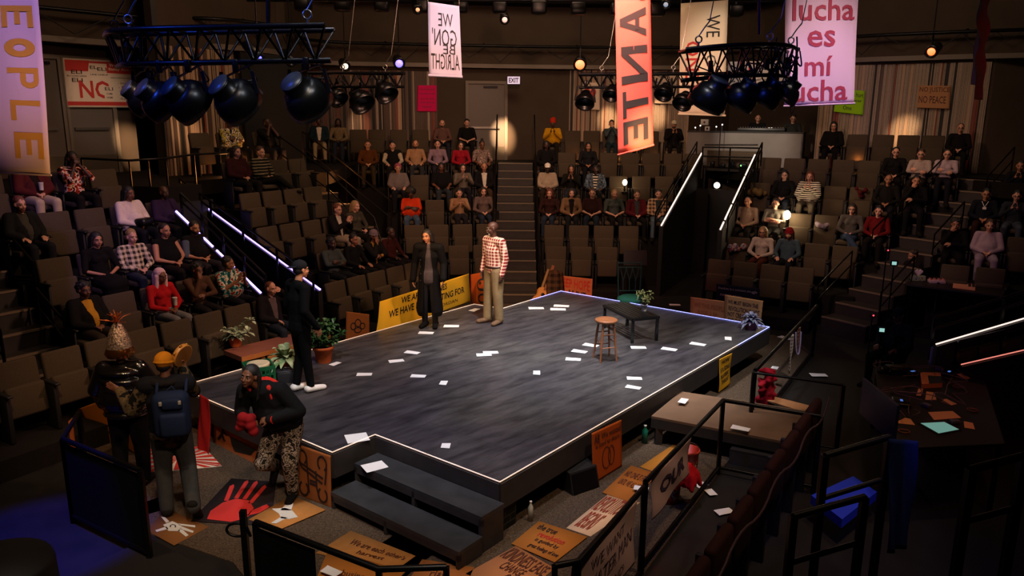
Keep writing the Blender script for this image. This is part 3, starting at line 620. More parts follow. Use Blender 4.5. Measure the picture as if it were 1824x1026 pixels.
def head_shapes(mb, H, R3):
    T = lambda p: H @ V(p)
    mb.ell(T((0, .012, .032)), (.073, .092, .083), R3, 16, 10); mb.ell(T((0, -.018, -.035)), (.058, .072, .068), R3, 14, 8)
    mb.ell(T((0, -.06, -.088)), (.025, .024, .02), R3); mb.cap(T((0, -.083, .012)), T((0, -.102, -.028)), .009, .014, n=8)
    mb.ell(T((0, -.092, -.031)), (.02, .014, .010), R3, 8, 6); mb.cap(T((-.035, -.073, .024)), T((.035, -.073, .024)), .013, n=8)
    for s in (1, -1):
        mb.ell(T((s * .034, -.058, -.028)), (.024, .026, .024), R3); mb.ell(T((s * .077, .004, -.004)), (.011, .02, .031), R3)
    mb.ell(T((0, -.082, -.058)), (.026, .014, .013), R3, 10, 6)
def hand(mb, J, q, sc_=1.0):
    d = J['hd' + q]; n = J['hn' + q]; n = (n - d * n.dot(d)).normalized(); s = d.cross(n); w = J['wr' + q]; s = -s if q == 'L' else s
    cu = J['cu' + q]; f = sc_
    mb.cap(w, w + d * .03 * f, .026 * f, .026 * f, s, 1.0); mb.cap(w + d * .03 * f, w + d * .072 * f, .016 * f, .015 * f, s, 2.6, n=12)
    for i, (o, L) in enumerate(((-.031, .062), (-.0105, .074), (.0105, .07), (.03, .055))):
        b = w + d * .082 * f + s * o * f; a1 = cu * 1.0; d1 = (d * math.cos(a1) + n * math.sin(a1)); a2 = cu * 2.1; d2 = (d * math.cos(a2) + n * math.sin(a2)); r = .0092 * f
        m = b + (d1 + s * o * 2.0) * L * .5 * f; mb.cap(b - d * .012, m, r, r * .95, n=8); mb.cap(m, m + d2 * L * .5 * f, r * .95, r * .8, n=8)
    t0 = w + d * .025 * f - s * .03 * f; t1 = t0 + (d * .6 - s * .55 + n * .35).normalized() * .04 * f; mb.cap(t0, t1, .013 * f, .011 * f, n=8); mb.cap(t1, t1 + (d * .85 + n * .4 - s * .1).normalized() * .032 * f, .011 * f, .009 * f, n=8)
BU = {'m': dict(t=1.0, sh=1.0, w=1.0), 'f': dict(t=.9, sh=.88, w=.92), 'h': dict(t=1.25, sh=1.12, w=1.4), 'fs': dict(t=.86, sh=.9, w=.9)}
def body_core(mb, J, bu, g=0.0, arms_to='wr', legs=True, neck=True, parts='tal'):
    B = BU[bu]; t = B['t']; up = (J['nek'] - J['pel']).normalized(); X = V((1, 0, 0))
    if 't' in parts:
        mb.cap(J['pel'], J['pel'] + up * .10, .105 * t + g, .10 * t * B['w'] + g, X, 1.42)
        mb.cap(J['pel'] + up * .12, J['che'], .098 * t * B['w'] + g, .108 * t + g, X, 1.4)
        mb.cap(J['che'], J['nek'] - up * .075, .106 * t + g, .07 * t + g, X, 1.5)
        mb.cap(J['shL'], J['shR'], .055 + g, .055 + g)
        if bu == 'f':
            for s in (1, -1): mb.ell(J['che'] + V((s * .062, -.062, .01)), .058 + g)
        if bu == 'h': mb.ell(J['pel'] + up * .15 + V((0, -.09, 0)), (.17 + g, .12 + g, .15 + g))
    if neck: mb.cap(J['nek'] - up * .03, J['hed'] + V((0, .02, -.05)), .056 * (.9 if bu == 'f' else 1.05) + g, .05 + g)
    if 'a' in parts:
        for q in 'LR':
            k = .9 if bu == 'f' else (1.15 if bu == 'h' else 1)
            mb.cap(J['sh' + q], J['el' + q], .052 * k + g, .039 * k + g)
            if arms_to != 'el': mb.cap(J['el' + q], J['wr' + q].lerp(J['el' + q], .02), .038 * k + g, .027 + g * .8)
    if 'l' in parts and legs:
        for q in 'LR':
            k = 1.12 if bu == 'h' else 1
            mb.cap(J['hi' + q], J['kn' + q], .086 * k + g, .056 * k + g); mb.cap(J['kn' + q], J['an' + q], .055 * k + g, .04 + g)
def foot(mb, J, q, g=0.0):
    a = J['an' + q]; t = J['to' + q]; d = (t - a); d.z = 0 if abs(d.z) < .09 else d.z; base = a + V((0, 0, -.035)); s = V((1, 0, 0))
    if J.get('lift' + q): base = a; d = t - a
    heel = base - d.normalized() * .045; mb.cap(heel, t, .038 + g, .028 + g, d.cross(V((0, 0, 1))), 1.3, n=12); mb.cap(a, heel + d.normalized() * .05, .04 + g, .04 + g)
_bc = {}
def cached(key, fn):
    if key not in _bc: _bc[key] = fn()
    return _bc[key]
HAIRV = 0.011
def hair_mesh(kind, hv=HAIRV):
    def f():
        mb = MB(); rnd = random.Random(hash(kind) % 1000 if False else len(kind) * 7 + ord(kind[0]))
        def base(k=1.0, fr=0.0): mb.ell((0, .027 - fr, .047), (.081 * k, .094 * k, .079 * k), None, 16, 10); mb.ell((0, .045, -.005), (.074 * k, .066 * k, .07 * k))
        if kind == 'short':
            base()
            for i in range(40): a = rnd.uniform(0, 2 * PI); e = rnd.uniform(.15, 1.5); mb.ell((math.cos(a) * math.cos(e) * .074, .031 + math.sin(a) * math.cos(e) * .085, .05 + math.sin(e) * .072), rnd.uniform(.012, .022), None, 8, 5)
        elif kind == 'buzz': mb.ell((0, .02, .038), (.0755, .089, .081), None, 16, 10); mb.ell((0, .04, -.005), (.072, .064, .06))
        elif kind == 'bald': mb.ell((0, .045, -.01), (.0765, .058, .035))
        elif kind in ('long', 'longf'):
            base(1.05)
            for s in (1, -1):
                for j in range(5):
                    y = -.004 + j * .022; mb.cap((s * .074, y, .03), (s * (.085 + .008 * rnd.random()), y + .012, -.13 - .07 * rnd.random()), .021, .014); mb.cap((s * .085, y + .01, -.13), (s * (.082 + .02 * rnd.random()), y + (-.06 if kind == 'longf' else .02), -.25 - .03 * j), .02, .01)
            for j in range(5): mb.cap(((j - 2) * .03, .085, .03), ((j - 2) * .036, .10, -.24), .03, .016)
        elif kind == 'bob':
            base(1.06)
            for s in (1, -1):
                for j in range(5): y = -.01 + j * .023; mb.cap((s * .072, y, .03), (s * .084, y + .008, -.09 - .01 * j), .023, .018)
            for j in range(5): mb.cap(((j - 2) * .03, .08, .03), ((j - 2) * .034, .085, -.1), .03, .02)
        elif kind == 'afro':
            mb.ell((0, .03, .06), (.125, .12, .115))
            for i in range(70): a = rnd.uniform(0, 2 * PI); e = rnd.uniform(-.6, 1.5); y = .035 + math.sin(a) * math.cos(e) * .11; mb.ell((math.cos(a) * math.cos(e) * .115, max(y, -.055), .06 + math.sin(e) * .105), rnd.uniform(.02, .032), None, 8, 5)
        elif kind == 'curly':
            base(1.04)
            for i in range(70):
                a = rnd.uniform(0, 2 * PI); e = rnd.uniform(-1.1, 1.5); y = .03 + math.sin(a) * math.cos(e) * .092
                if y < -.03 and e < .35: continue
                mb.ell((math.cos(a) * math.cos(e) * .09, y, .035 + math.sin(e) * .085), rnd.uniform(.018, .028), None, 8, 5)
        elif kind == 'bun': base(1.0); mb.ell((0, .10, .075), .042)
        elif kind == 'topknot': base(1.0); mb.ell((0, .03, .145), .045)
        elif kind == 'dreads':
            base(1.05)
            for i in range(34):
                a = -.1 + (PI + .2) * i / 33; x = math.cos(a) * .08; y = .03 + math.sin(a) * .08; L = .22 + .08 * rnd.random(); w = rnd.uniform(-.015, .015)
                mb.tube([(x * .8, y * .8, .07), (x * 1.12, y * 1.15, .02), (x * 1.2 + w, y * 1.2 + .01, -.1), (x * 1.25 - w, y * 1.2 + .01, -L)], [.013, .013, .012, .008], 7)
        elif kind == 'pony':
            base(1.0); mb.tube([(0, .10, .05), (0, .15, .03), (0, .15, -.06), (.02, .14, -.16)], [.022, .03, .026, .01], 8)
        return vox(mb, hv, 2, .5, 'hair')
    return cached(('hair', kind, hv), f)
def hat_mesh(kind):
    def f():
        mb = MB()
        if kind in ('cap', 'cap_back'):
            s = -1 if kind == 'cap' else 1
            mb.ell((0, .018, .052), (.086, .1, .078), None, 20, 12)
            vs = MB(); mb.cap((0, .015 + s * .085, .045), (0, .015 + s * .145, .033), .008, .007, (1, 0, 0), 8.5); mb.ell((0, .018, .132), .009)
        elif kind == 'beanie': mb.ell((0, .022, .055), (.09, .104, .092), None, 20, 12); mb.tube([(math.cos(a) * .088, .02 + math.sin(a) * .1, .035 + .012 * math.sin(a)) for a in [2 * PI * i / 24 for i in range(24)]], .012, 8, closed=True)
        elif kind == 'wrap': mb.ell((0, .02, .06), (.09, .1, .085)); mb.ell((0, .02, .12), (.09, .085, .06)); mb.ell((.02, .0, .165), (.06, .06, .035))
        elif kind == 'headscarf': mb.ell((0, .03, .045), (.09, .1, .09)); mb.cap((.07, .0, .0), (.085, -.01, -.22), .04, .03); mb.cap((-.07, .0, .0), (-.085, -.01, -.22), .04, .03); mb.cap((0, .09, 0), (0, .09, -.2), .06, .05, (1, 0, 0), 1.5)
        return vox(mb, .006, 3, .5, kind)
    return cached(('hat', kind), f)
def face_bits():
    def f():
        e = MB()
        for s in (1, -1): e.ell((s * .0305, -.0745, .004), (.0125, .0115, .0075), None, 12, 8, 0); e.ell((s * .0305, -.0838, .004), (.0065, .0035, .0065), None, 10, 6, 1)
        b = MB()
        for s in (1, -1): b.tube([(s * .014, -.0885, .026), (s * .030, -.0885, .031), (s * .046, -.078, .026)], [.0035, .0045, .003], 6)
        m = MB(); m.tube([(-.024, -.086, -.057), (-.012, -.0965, -.0545), (0, -.0985, -.056), (.012, -.0965, -.0545), (.024, -.086, -.057)], [.002, .0045, .0045, .0045, .002], 6); m.tube([(-.02, -.087, -.062), (0, -.097, -.064), (.02, -.087, -.062)], [.002, .006, .002], 6)
        return e.mesh('eyes'), b.mesh('eyebrows'), m.mesh('lips')
    return cached('face', f)
def beard_mesh(k):
    def f():
        mb = MB(); mb.ell((0, -.022, -.062), (.061, .07, .046)); mb.ell((0, -.066, -.093), (.032, .024, .024 if k != 'long' else .05))
        if k == 'goatee': mb = MB(); mb.ell((0, -.068, -.088), (.028, .022, .028)); mb.tube([(-.028, -.085, -.052), (0, -.1, -.044), (.028, -.085, -.052)], .006, 6)
        else: mb.tube([(-.03, -.082, -.055), (0, -.1, -.044), (.03, -.082, -.055)], .007, 6)
        return vox(mb, .006, 2, .5, 'beard')
    return cached(('beard', k), f)
def glasses_mesh():
    def f():
        mb = MB()
        for s in (1, -1):
            mb.tube([(s * .032 + math.cos(a) * .022, -.098, .004 + math.sin(a) * .018) for a in [2 * PI * i / 14 for i in range(14)]], .0028, 6, closed=True); mb.tube([(s * .054, -.096, .008), (s * .08, -.04, .012), (s * .08, .01, .005)], .0022, 5)
        mb.tube([(-.01, -.098, .008), (.01, -.098, .008)], .0025, 5); return mb.mesh('glasses')
    return cached('glasses', f)
m_eye = mat('eye white', '#8f857c', 0.3); m_iris = mat('dark iris', '#1a0f0a', 0.2); m_glass = mat('spectacle frame', '#0c0b0b', 0.3)
SKIN = {k: mat('skin ' + k, c, 0.55, noise=0.06, scale=30) for k, c in dict(pale='#c08c74', tan='#a87354', olive='#8f5f44', brown='#6a4029', dark='#41261a').items()}
LIP = {k: mat('lip ' + k, c, 0.4) for k, c in dict(pale='#9a5548', tan='#84453a', olive='#703c32', brown='#522b22', dark='#38201b').items()}
HAIRC = {k: mat('hair ' + k, c, 0.6, bump=0.6, scale=120, stretch=(1, 1, .25)) for k, c in dict(black='#0e0b0a', dark='#21150f', brown='#3d2617', auburn='#5a2a18', blond='#8a6a42', grey='#7a746c', white='#c4bdb4', red='#8a2f2a', pink='#8e3a4e', silver='#c9b4ba').items()}
_cm = {}
def cloth(c):
    if isinstance(c, bpy.types.Material): return c
    if c not in _cm: _cm[c] = mat('cloth ' + c, c, 0.88, noise=0.1, scale=14, bump=0.35, bscale=9)
    return _cm[c]
def dress(root, J, key, bu, skin, top, sleeve, legs, shoe, hair=None, hairc='dark', voxel=.0125, hat=None, hatc=None, beard=None, glasses=False, H=None, jacket=None, bare_legs=False, skirt=None, g=.012, tuck=False, brows=True, hs=1.0, gl=.012):
    """builds a person's meshes under root; meshes are shared between people with the same key"""
    H = H or Matrix.Translation(J['hed']); R3 = H.to_3x3()
    def mk_body():
        mb = MB(); body_core(mb, J, bu, -.004); head_shapes(mb, H, R3)
        for q in 'LR': hand(mb, J, q, .92 if bu == 'f' else 1.0); foot(mb, J, q, -.008)
        return vox(mb, voxel * .8, 3, .45, 'body')
    def mk_top(sl, gg=g):
        def f():
            mb = MB(); body_core(mb, J, bu, gg, 'el' if sl == 'short' else 'wr', False, False, 't' if sl == 'none' else 'ta')
            if not tuck and J['pel'].z > .8: mb.cap(J['pel'] - V((0, 0, .08)), J['pel'], .115 + gg, .11 + gg, V((1, 0, 0)), 1.42)
            up = (J['nek'] - J['pel']).normalized(); mb.cap(J['nek'] - up * .05, J['nek'] - up * .005, .075 + gg * .3, .06 + gg * .3, V((1, 0, 0)), 1.15)
            return vox(mb, voxel * 1.1, 4, .5, 'shirt')
        return f
    body = link('body', cached(('b',) + key, mk_body), root); setm(body, SKIN[skin])
    if top: s = link('shirt', cached(('s', sleeve) + key, mk_top(sleeve)), root); setm(s, cloth(top))
    if jacket:
        def mk_j():
            me = mk_top('long', g + .012)(); bm = bmesh.new(); bm.from_mesh(me); bmesh.ops.triangulate(bm, faces=bm.faces[:])
            cy = J['che'].y
            kill = [f for f in bm.faces if abs(f.calc_center_median().x) < (.022 + .055 * max(0, (f.calc_center_median().z - J['pel'].z) / (J['nek'].z - J['pel'].z))) and f.calc_center_median().y < min(J['pel'].y, cy) + .0 and f.normal.y < -.15 and f.calc_center_median().z > J['pel'].z - .02]
            bmesh.ops.delete(bm, geom=kill, context='FACES'); bm.to_mesh(me); bm.free(); return me
        j = link('jacket', cached(('j',) + key, mk_j), root); setm(j, cloth(jacket))
        if not j.modifiers: md = j.modifiers.new('thick', 'SOLIDIFY'); md.thickness = 0.008
    if legs:
        def mk_l():
            mb = MB(); mb.cap(J['pel'] - V((0, 0, .02)), J['pel'] + V((0, 0, .05)), .108 * BU[bu]['t'] + .008, .104 * BU[bu]['t'] + .006, V((1, 0, 0)), 1.42); body_core(mb, J, bu, gl, 'wr', True, False, 'l'); return vox(mb, voxel * 1.2, 4, .5, 'trousers')
        def mk_s():
            mb = MB(); fy = J['knL'].lerp(J['knR'], .5); mb.cap(J['pel'], fy, .13, .12, V((1, 0, 0)), 1.7)
            if J['pel'].z < .8: mb.cap(fy, fy.lerp((J['anL'] + J['anR']) / 2, .45), .11, .11, V((1, 0, 0)), 1.6)
            return vox(mb, voxel * 1.2, 3, .5, 'skirt')
        if skirt: l = link('skirt', cached(('k',) + key, mk_s), root)
        else: l = link('trousers', cached(('l',) + key, mk_l), root)
        setm(l, cloth(legs))
    def mk_f(q):
        def f(): mb = MB(); foot(mb, J, q, .008); return vox(mb, voxel, 2, .4, 'shoe')
        return f
    for q in 'LR': s = link('shoe', cached(('f', q) + key, mk_f(q)), root); setm(s, cloth(shoe))
    e, b, m = face_bits()
    def at_head(nm, me, mts, sc_=1.0):
        o = link(nm, me, root); o.matrix_local = H @ Matrix.Scale(sc_, 4); mts = mts if isinstance(mts, list) else [mts]
        if len(me.materials) < len(mts):
            for x in mts: me.materials.append(None)
        for i, x in enumerate(mts): o.material_slots[i].link = 'OBJECT'; o.material_slots[i].material = x
        return o
    at_head('eyes', e, [m_eye, m_iris])
    if brows: at_head('eyebrows', b, HAIRC[hairc if hairc not in ('pink', 'silver', 'red') else 'dark'])
    at_head('lips', m, LIP[skin])
    if hair: at_head('hair', hair_mesh(hair), HAIRC[hairc])
    if hat: at_head({'cap': 'cap', 'cap_back': 'cap', 'beanie': 'beanie', 'wrap': 'head_wrap', 'headscarf': 'head_scarf'}[hat], hat_mesh(hat), cloth(hatc))
    if beard: at_head('beard', beard_mesh(beard), HAIRC[hairc])
    if glasses: at_head('glasses', glasses_mesh(), m_glass)
    return root
def setm(o, m):
    if not o.data.materials: o.data.materials.append(None)
    o.material_slots[0].link = 'OBJECT'; o.material_slots[0].material = m
# printed cloths
PL = mat_bands
plaid_bw = mat_bands('cream and dark plaid flannel', '#c9b79c', '#2c2622', 12, both=True)
plaid_br = mat_bands('brown plaid flannel', '#b09070', '#3a2018', 11, both=True)
stripe_bw = mat_bands('black and white zigzag knit', '#d8ccb8', '#15110f', 22, axis='Z')
stripe_dk = mat_bands('dark striped sweater', '#7d7358', '#1a1714', 16, axis='Z', thick=.35)
stripe_wb = mat_bands('white and black wide striped shirt', '#cfc4b0', '#141210', 14, axis='Z')
flor_t = mat_blotch('teal floral blouse', ['#0f3d40', '#1d6a6a', '#c9bfa8', '#7a2a22'], 14)
flor_m = mat_blotch('muted floral shirt', ['#5a4640', '#8f7a70', '#3a3434', '#a88a80'], 22)
print_rw = mat_blotch('red and white printed shirt', ['#1d1110', '#a8321c', '#e0c8b0', '#3a120c'], 11)
print_by = mat_blotch('black cream and yellow printed jacket', ['#15120e', '#d8cdb0', '#2a2418', '#b0a040'], 14)
denim_w = mat_blotch('washed denim print', ['#3a4450', '#6a7682', '#232a33'], 16)
camo = mat_blotch('brown grey camouflage cloth', ['#1b1714', '#8a7a68', '#3a2f27', '#a08c7c', '#241d1a'], 13)
camo_g = mat_blotch('green brown camouflage cloth', ['#1c1a13', '#4a3c24', '#5c4a30', '#14120e'], 9)
plaid_rw = mat_bands('red and white check shirt', '#d9c2b0', '#6e1b1c', 19, both=True, thick=.45)
PPL = []
# head pixel, bank, pose, build, skin, hair, hair colour, top, sleeves, legs, shoes, extras, label
A = lambda *a, **k: PPL.append((a, k))
# ------------------------------------------------------------------ audience (head position only picks the nearest seat)
# bank, head pixel, pose, build, skin, hair, hair colour, top, sleeve, trousers, label
A('L', 30, 365, 'rest', 'h', 'pale', 'short', 'auburn', '#3a3833', 'long', '#191b22', 'bearded red-haired person in dark blazer, lone figure by near-left stair', jacket='#17181b', beard='full')
A('L', 45, 310, 'lap', 'h', 'pale', 'bob', 'dark', '#1c1210', 'long', '#a8957c', 'person in maroon cardigan and light trousers holding a white cup', jacket='#4a1a1a', extra='cup')
A('L', 125, 300, 'mouth', 'm', 'dark', 'dreads', 'black', print_rw, 'short', '#14110f', 'person in red, black and white printed shirt resting chin on clasped hands')
A('L', 222, 350, 'lap', 'h', 'brown', 'bob', 'black', '#c9b8b0', 'long', '#131318', 'person in white button shirt with a black bag on lap', extra='bag')
A('L', 288, 340, 'lap', 'h', 'dark', 'bald', 'black', '#2a1c3a', 'long', '#17151a', 'broad person in dark purple shirt beside the left entrance ramp', beard='goatee')
A('L', 170, 430, 'lap', 'f', 'tan', 'bob', 'black', '#0f0d0d', 'short', '#0f0d0d', 'person in black dress with bare knees looking sideways', skirt=True)
A('L', 228, 420, 'lap', 'm', 'pale', 'short', 'blond', plaid_bw, 'long', '#2a2d36', 'blond person in cream and black plaid flannel shirt')
A('L', 287, 412, 'lap', 'h', 'tan', 'bun', 'dark', '#0d0c0d', 'none', '#191313', 'person in black sleeveless top smiling, hands in lap')
A('L', 342, 402, 'lap', 'h', 'tan', 'short', 'black', '#4a5262', 'short', '#27242b', 'bearded person in slate t-shirt and black vest', beard='full', jacketv=True)
A('L', 155, 525, 'lap', 'h', 'brown', 'curly', 'black', '#b07d22', 'long', '#2a221d', 'person in dark jacket open over a mustard top', jacket='#131211')
A('L', 270, 495, 'lap', 'f', 'brown', None, 'dark', '#a3171a', 'long', '#6c6a6a', 'person in bright red hoodie and pale pink headscarf holding a tumbler', hat='headscarf', hatc='#cfa9a8', glasses=True, extra='cup')
A('L', 340, 478, 'chin', 'f', 'brown', 'curly', 'black', '#4a3326', 'long', '#1d1a1c', 'person with big curls in dark floral blouse, hand at face')
A('L', 400, 470, 'clap', 'h', 'olive', 'short', 'black', flor_t, 'short', '#15151a', 'person in teal floral blouse clapping by the left ramp', yaw=40)
A('L', 478, 515, 'ear', 'm', 'pale', 'buzz', 'auburn', '#5a4a4c', 'long', '#20242e', 'red-haired person in dark blazer leaning on one hand behind the bench', jacket='#181518', yaw=15)
A('LC', 590, 440, 'cross', 'm', 'dark', 'curly', 'black', '#3a4040', 'long', '#15171a', 'person in grey sweater with arms crossed beside the ramp')
A('LC', 620, 420, 'rest', 'm', 'olive', 'short', 'black', '#0f0f11', 'long', '#101013', 'young person in black patched shirt, dark fringe', )
A('LC', 660, 418, 'chin', 'm', 'brown', 'dreads', 'black', '#a87a2e', 'long', '#131212', 'person in grey beanie and mustard top, hand on chin', hat='beanie', hatc='#6a5a60', jacket='#151313')
A('LC', 690, 410, 'rest', 'm', 'dark', 'buzz', 'black', '#351412', 'long', '#141214', 'person in dark maroon sweater holding a folded programme', beard='goatee')
A('LC', 597, 368, 'clap', 'm', 'pale', 'short', 'auburn', '#b0a294', 'long', '#8a7a68', 'person in black blazer over white blouse clapping', jacket='#141214', glasses=True)
A('LC', 625, 365, 'lap', 'f', 'pale', 'bob', 'blond', '#3b372e', 'long', '#14120f', 'blond person in dark olive patterned shawl next to clapping neighbour')
A('LC', 417, 280, 'lap', 'h', 'pale', 'long', 'dark', '#331517', 'long', '#14120f', 'long-haired person in wine red sweater near the gallery rail')
A('LC', 462, 278, 'lap', 'm', 'pale', 'short', 'brown', stripe_dk, 'long', '#14130f', 'person in dark zigzag striped sweater with legs crossed', cross=True)
A('LC', 405, 235, 'cross', 'h', 'dark', 'buzz', 'black', print_by, 'long', '#15120f', 'person in black, cream and yellow printed jacket by the wall')
A('LC', 465, 228, 'mouth', 'h', 'dark', 'buzz', 'black', '#131110', 'short', '#17171b', 'person in black t-shirt with hands clasped before the face', beard='full')
A('CL', 580, 225, 'lap', 'm', 'dark', 'buzz', 'black', '#c9bba8', 'long', '#8f7d5c', 'person in teal suit jacket, white shirt and khaki trousers', jacket='#15262c')
A('CL', 613, 230, 'lap', 'f', 'dark', 'long', 'black', '#6b5c42', 'long', '#232936', 'long-haired person in olive sweater by the wall')
A('CL', 785, 222, 'lap', 'm', 'pale', 'bald', 'brown', '#5b4038', 'long', '#20242e', 'bald bearded person in dusty brown sweater, wall row', beard='full')
A('CL', 833, 216, 'lap', 'm', 'pale', 'short', 'black', '#0e0d0d', 'short', '#14110f', 'slim person in black t-shirt next to the exit door')
A('CL', 655, 262, 'lap', 'm', 'pale', 'short', 'brown', '#4e2c12', 'long', '#3a2f1f', 'person in rust brown jacket at the aisle end of the top row')
A('CL', 700, 262, 'rest', 'm', 'pale', 'short', 'black', '#a89a86', 'long', '#1a1715', 'person in black vest over cream sleeves', jacketv=True)
A('CL', 738, 260, 'rest', 'm', 'tan', 'buzz', 'dark', '#8c6a4c', 'long', '#2b2b2d', 'bearded person in tan v-neck sweater', beard='full')
A('CL', 778, 262, 'lap', 'f', 'pale', 'bun', 'black', '#7c6470', 'long', '#232128', 'person in mauve sweater with hair pulled back')
A('CL', 820, 262, 'lap', 'f', 'pale', 'long', 'dark', '#8a1220', 'long', '#1b1416', 'dark-haired person in crimson jacket, top row')
A('CL', 857, 255, 'rest', 'm', 'brown', 'topknot', 'black', flor_m, 'short', '#141214', 'person in muted floral short-sleeved shirt, top row at centre stair')
A('CL', 709, 302, 'rest', 'h', 'pale', 'curly', 'pink', '#6a5e5c', 'long', '#1c1a20', 'heavyset person with pink red hair in grey quarter-zip')
A('CL', 785, 302, 'rest', 'h', 'brown', 'long', 'black', '#0e0c0d', 'short', '#2b3036', 'long-haired person in black t-shirt leaning forward')
A('CL', 822, 300, 'clap', 'f', 'pale', 'long', 'dark', '#5f5347', 'long', '#17151a', 'long-haired person in grey beige jacket clapping')
A('CL', 862, 297, 'lap', 'm', 'tan', 'buzz', 'black', '#c4b8a8', 'long', '#3a2c20', 'person in black blazer over white shirt at the centre stair', jacket='#121012')
A('CL', 733, 348, 'cross', 'h', 'dark', 'afro', 'black', '#b5300f', 'short', '#39495e', 'person in bright orange t-shirt and jeans, arms folded')
A('CL', 811, 350, 'clap', 'f', 'pale', 'short', 'dark', '#8a6648', 'long', '#1f1c20', 'short-haired person in tan sweater applauding above two empty seats')
A('CL', 861, 350, 'lap', 'f', 'pale', 'long', 'dark', '#5c4a44', 'long', '#232a38', 'long-haired person in grey brown sweater beside the centre stair')
A('CR', 972, 262, 'lap', 'm', 'dark', 'dreads', 'black', '#0f0d0e', 'long', '#0f0d0e', 'person in black in the shadow at the top of the centre stair')
A('CR', 1048, 260, 'lap', 'f', 'tan', 'long', 'black', '#16161a', 'long', '#131318', 'long-haired person in dark sweater alone in the top row')
A('CR', 985, 215, 'clap', 'h', 'dark', None, 'black', '#b8860f', 'long', '#1a1713', 'person in yellow sleeves and orange red head wrap', hat='wrap', hatc='#b52a12')
A('CR', 1090, 225, 'mouth', 'f', 'pale', 'short', 'dark', '#3a4446', 'long', '#1b2a30', 'person in grey jacket half hidden left of the red banner', )
A('CR', 1116, 215, 'rest', 'm', 'tan', 'buzz', 'black', '#12141c', 'short', '#14131a', 'person in navy t-shirt half hidden right of the red banner')
A('CR', 1202, 222, 'clap', 'm', 'tan', None, 'black', '#1a1718', 'long', '#14120f', 'bearded person in cream cap and dark jacket clapping', hat='cap', hatc='#c2b69a', beard='full', jacket='#121012')
A('CR', 975, 296, 'lap', 'h', 'dark', None, 'black', '#8f7e6b', 'long', '#2a2019', 'bearded person in white cap and beige sweatshirt', hat='cap', hatc='#d0c8bc', beard='full')
A('CR', 1018, 303, 'clap', 'f', 'tan', 'bob', 'dark', '#14120f', 'long', '#232a33', 'person in black top clapping between cap wearer and denim jacket')
A('CR', 1063, 302, 'rest', 'm', 'dark', 'dreads', 'black', stripe_wb, 'long', '#17171b', 'person in washed denim jacket over striped shirt', jacket=denim_w)
A('CR', 982, 342, 'lap', 'f', 'pale', 'bob', 'auburn', '#2b1512', 'long', '#232a38', 'person with hair blown back in dark brown top at the stair')
A('CR', 1015, 342, 'lap', 'f', 'pale', 'long', 'dark', '#14110f', 'long', '#171a1f', 'smiling person in tan jacket over black top', jacket='#6b5038')
A('CR', 1056, 343, 'lap', 'h', 'pale', 'short', 'brown', '#2a1413', 'short', '#1e2531', 'person in maroon t-shirt third along the young group')
A('CR', 1092, 345, 'lap', 'f', 'pale', 'pony', 'blond', '#3c423e', 'short', '#121112', 'smiling fair person in grey green t-shirt')
A('CR', 1132, 347, 'lap', 'm', 'pale', 'short', 'brown', '#383838', 'long', '#131211', 'young person in red jacket over grey shirt', jacket='#4b1319')
A('CR', 1172, 347, 'lap', 'm', 'pale', 'short', 'dark', '#2b2f2f', 'long', '#4a5a66', 'young person in brown plaid overshirt and light jeans', jacket=plaid_br)
A('R', 1398, 308, 'lap', 'f', 'pale', 'long', 'black', '#0f0e0f', 'long', '#232a36', 'long-haired person in black jacket, back right bank')
A('R', 1443, 312, 'clap', 'h', 'pale', 'bob', 'auburn', stripe_bw, 'long', '#4a4238', 'person in black and white zigzag knit clapping')
A('R', 1334, 355, 'lap', 'm', 'tan', 'buzz', 'dark', '#86705c', 'long', '#16140f', 'upright person in beige sweater at the booth end')
A('R', 1384, 365, 'cross', 'f', 'pale', 'short', 'dark', '#57534a', 'short', '#14120f', 'person in grey t-shirt with glasses, arms folded', glasses=True)
A('R', 1361, 410, 'lap', 'f', 'pale', 'bob', 'blond', '#b3a096', 'long', '#4b2318', 'person in white blouse and rust skirt with glasses', glasses=True)
A('R', 1407, 410, 'rest', 'm', 'pale', 'bob', 'brown', '#3a4853', 'long', '#15151a', 'bearded person in red beanie and denim jacket', hat='beanie', hatc='#7d1318', beard='full')
A('R', 1520, 380, 'lap', 'f', 'pale', 'bob', 'dark', '#4a4540', 'long', '#2c3a50', 'smiling person in jeans and grey cardigan', glasses=True, cross=True)
A('R', 1558, 375, 'lap', 'm', 'pale', 'short', 'black', '#5c0f12', 'long', '#14110f', 'person in red sweater by the right aisle rail')
A('R', 1590, 272, 'lap', 'f', 'pale', 'bun', 'black', '#0e0d0e', 'long', '#121012', 'person in black v-neck and glasses in the top row', glasses=True)
A('R', 1642, 272, 'cross', 'm', 'pale', 'short', 'brown', '#9c8a82', 'long', '#1b1715', 'person in pale shirt with a bag strap across it', glasses=True)
A('R', 1678, 277, 'cross', 'f', 'pale', 'bun', 'dark', '#a08c92', 'long', '#15131a', 'person in pale pink shirt by the right aisle, mustard bag on lap', glasses=True)
A('R', 1585, 315, 'lap', 'm', 'olive', 'buzz', 'dark', '#12100f', 'long', '#14131a', 'person in black printed sweatshirt, one row below the black v-neck')
A('R', 1620, 325, 'chin', 'm', 'tan', 'short', 'black', '#0d0c0c', 'long', '#0e0d10', 'person in black leaning sideways with hand at mouth')
A('R', 1483, 225, 'lap', 'h', 'pale', 'bob', 'black', '#0c0b0b', 'long', '#0c0b0b', 'person in black scoop-neck top and glasses beside the booth', glasses=True)
A('R', 1708, 230, 'lap', 'm', 'pale', 'buzz', 'dark', '#120f10', 'long', '#0f0d0f', 'person in dark clothes at the far end of the wall row', glasses=True)
A('R2', 1765, 345, 'lap', 'm', 'tan', 'short', 'black', '#12141c', 'long', '#2c1713', 'person in dark shirt with yellow lanyard and badge', glasses=True, extra='badge')
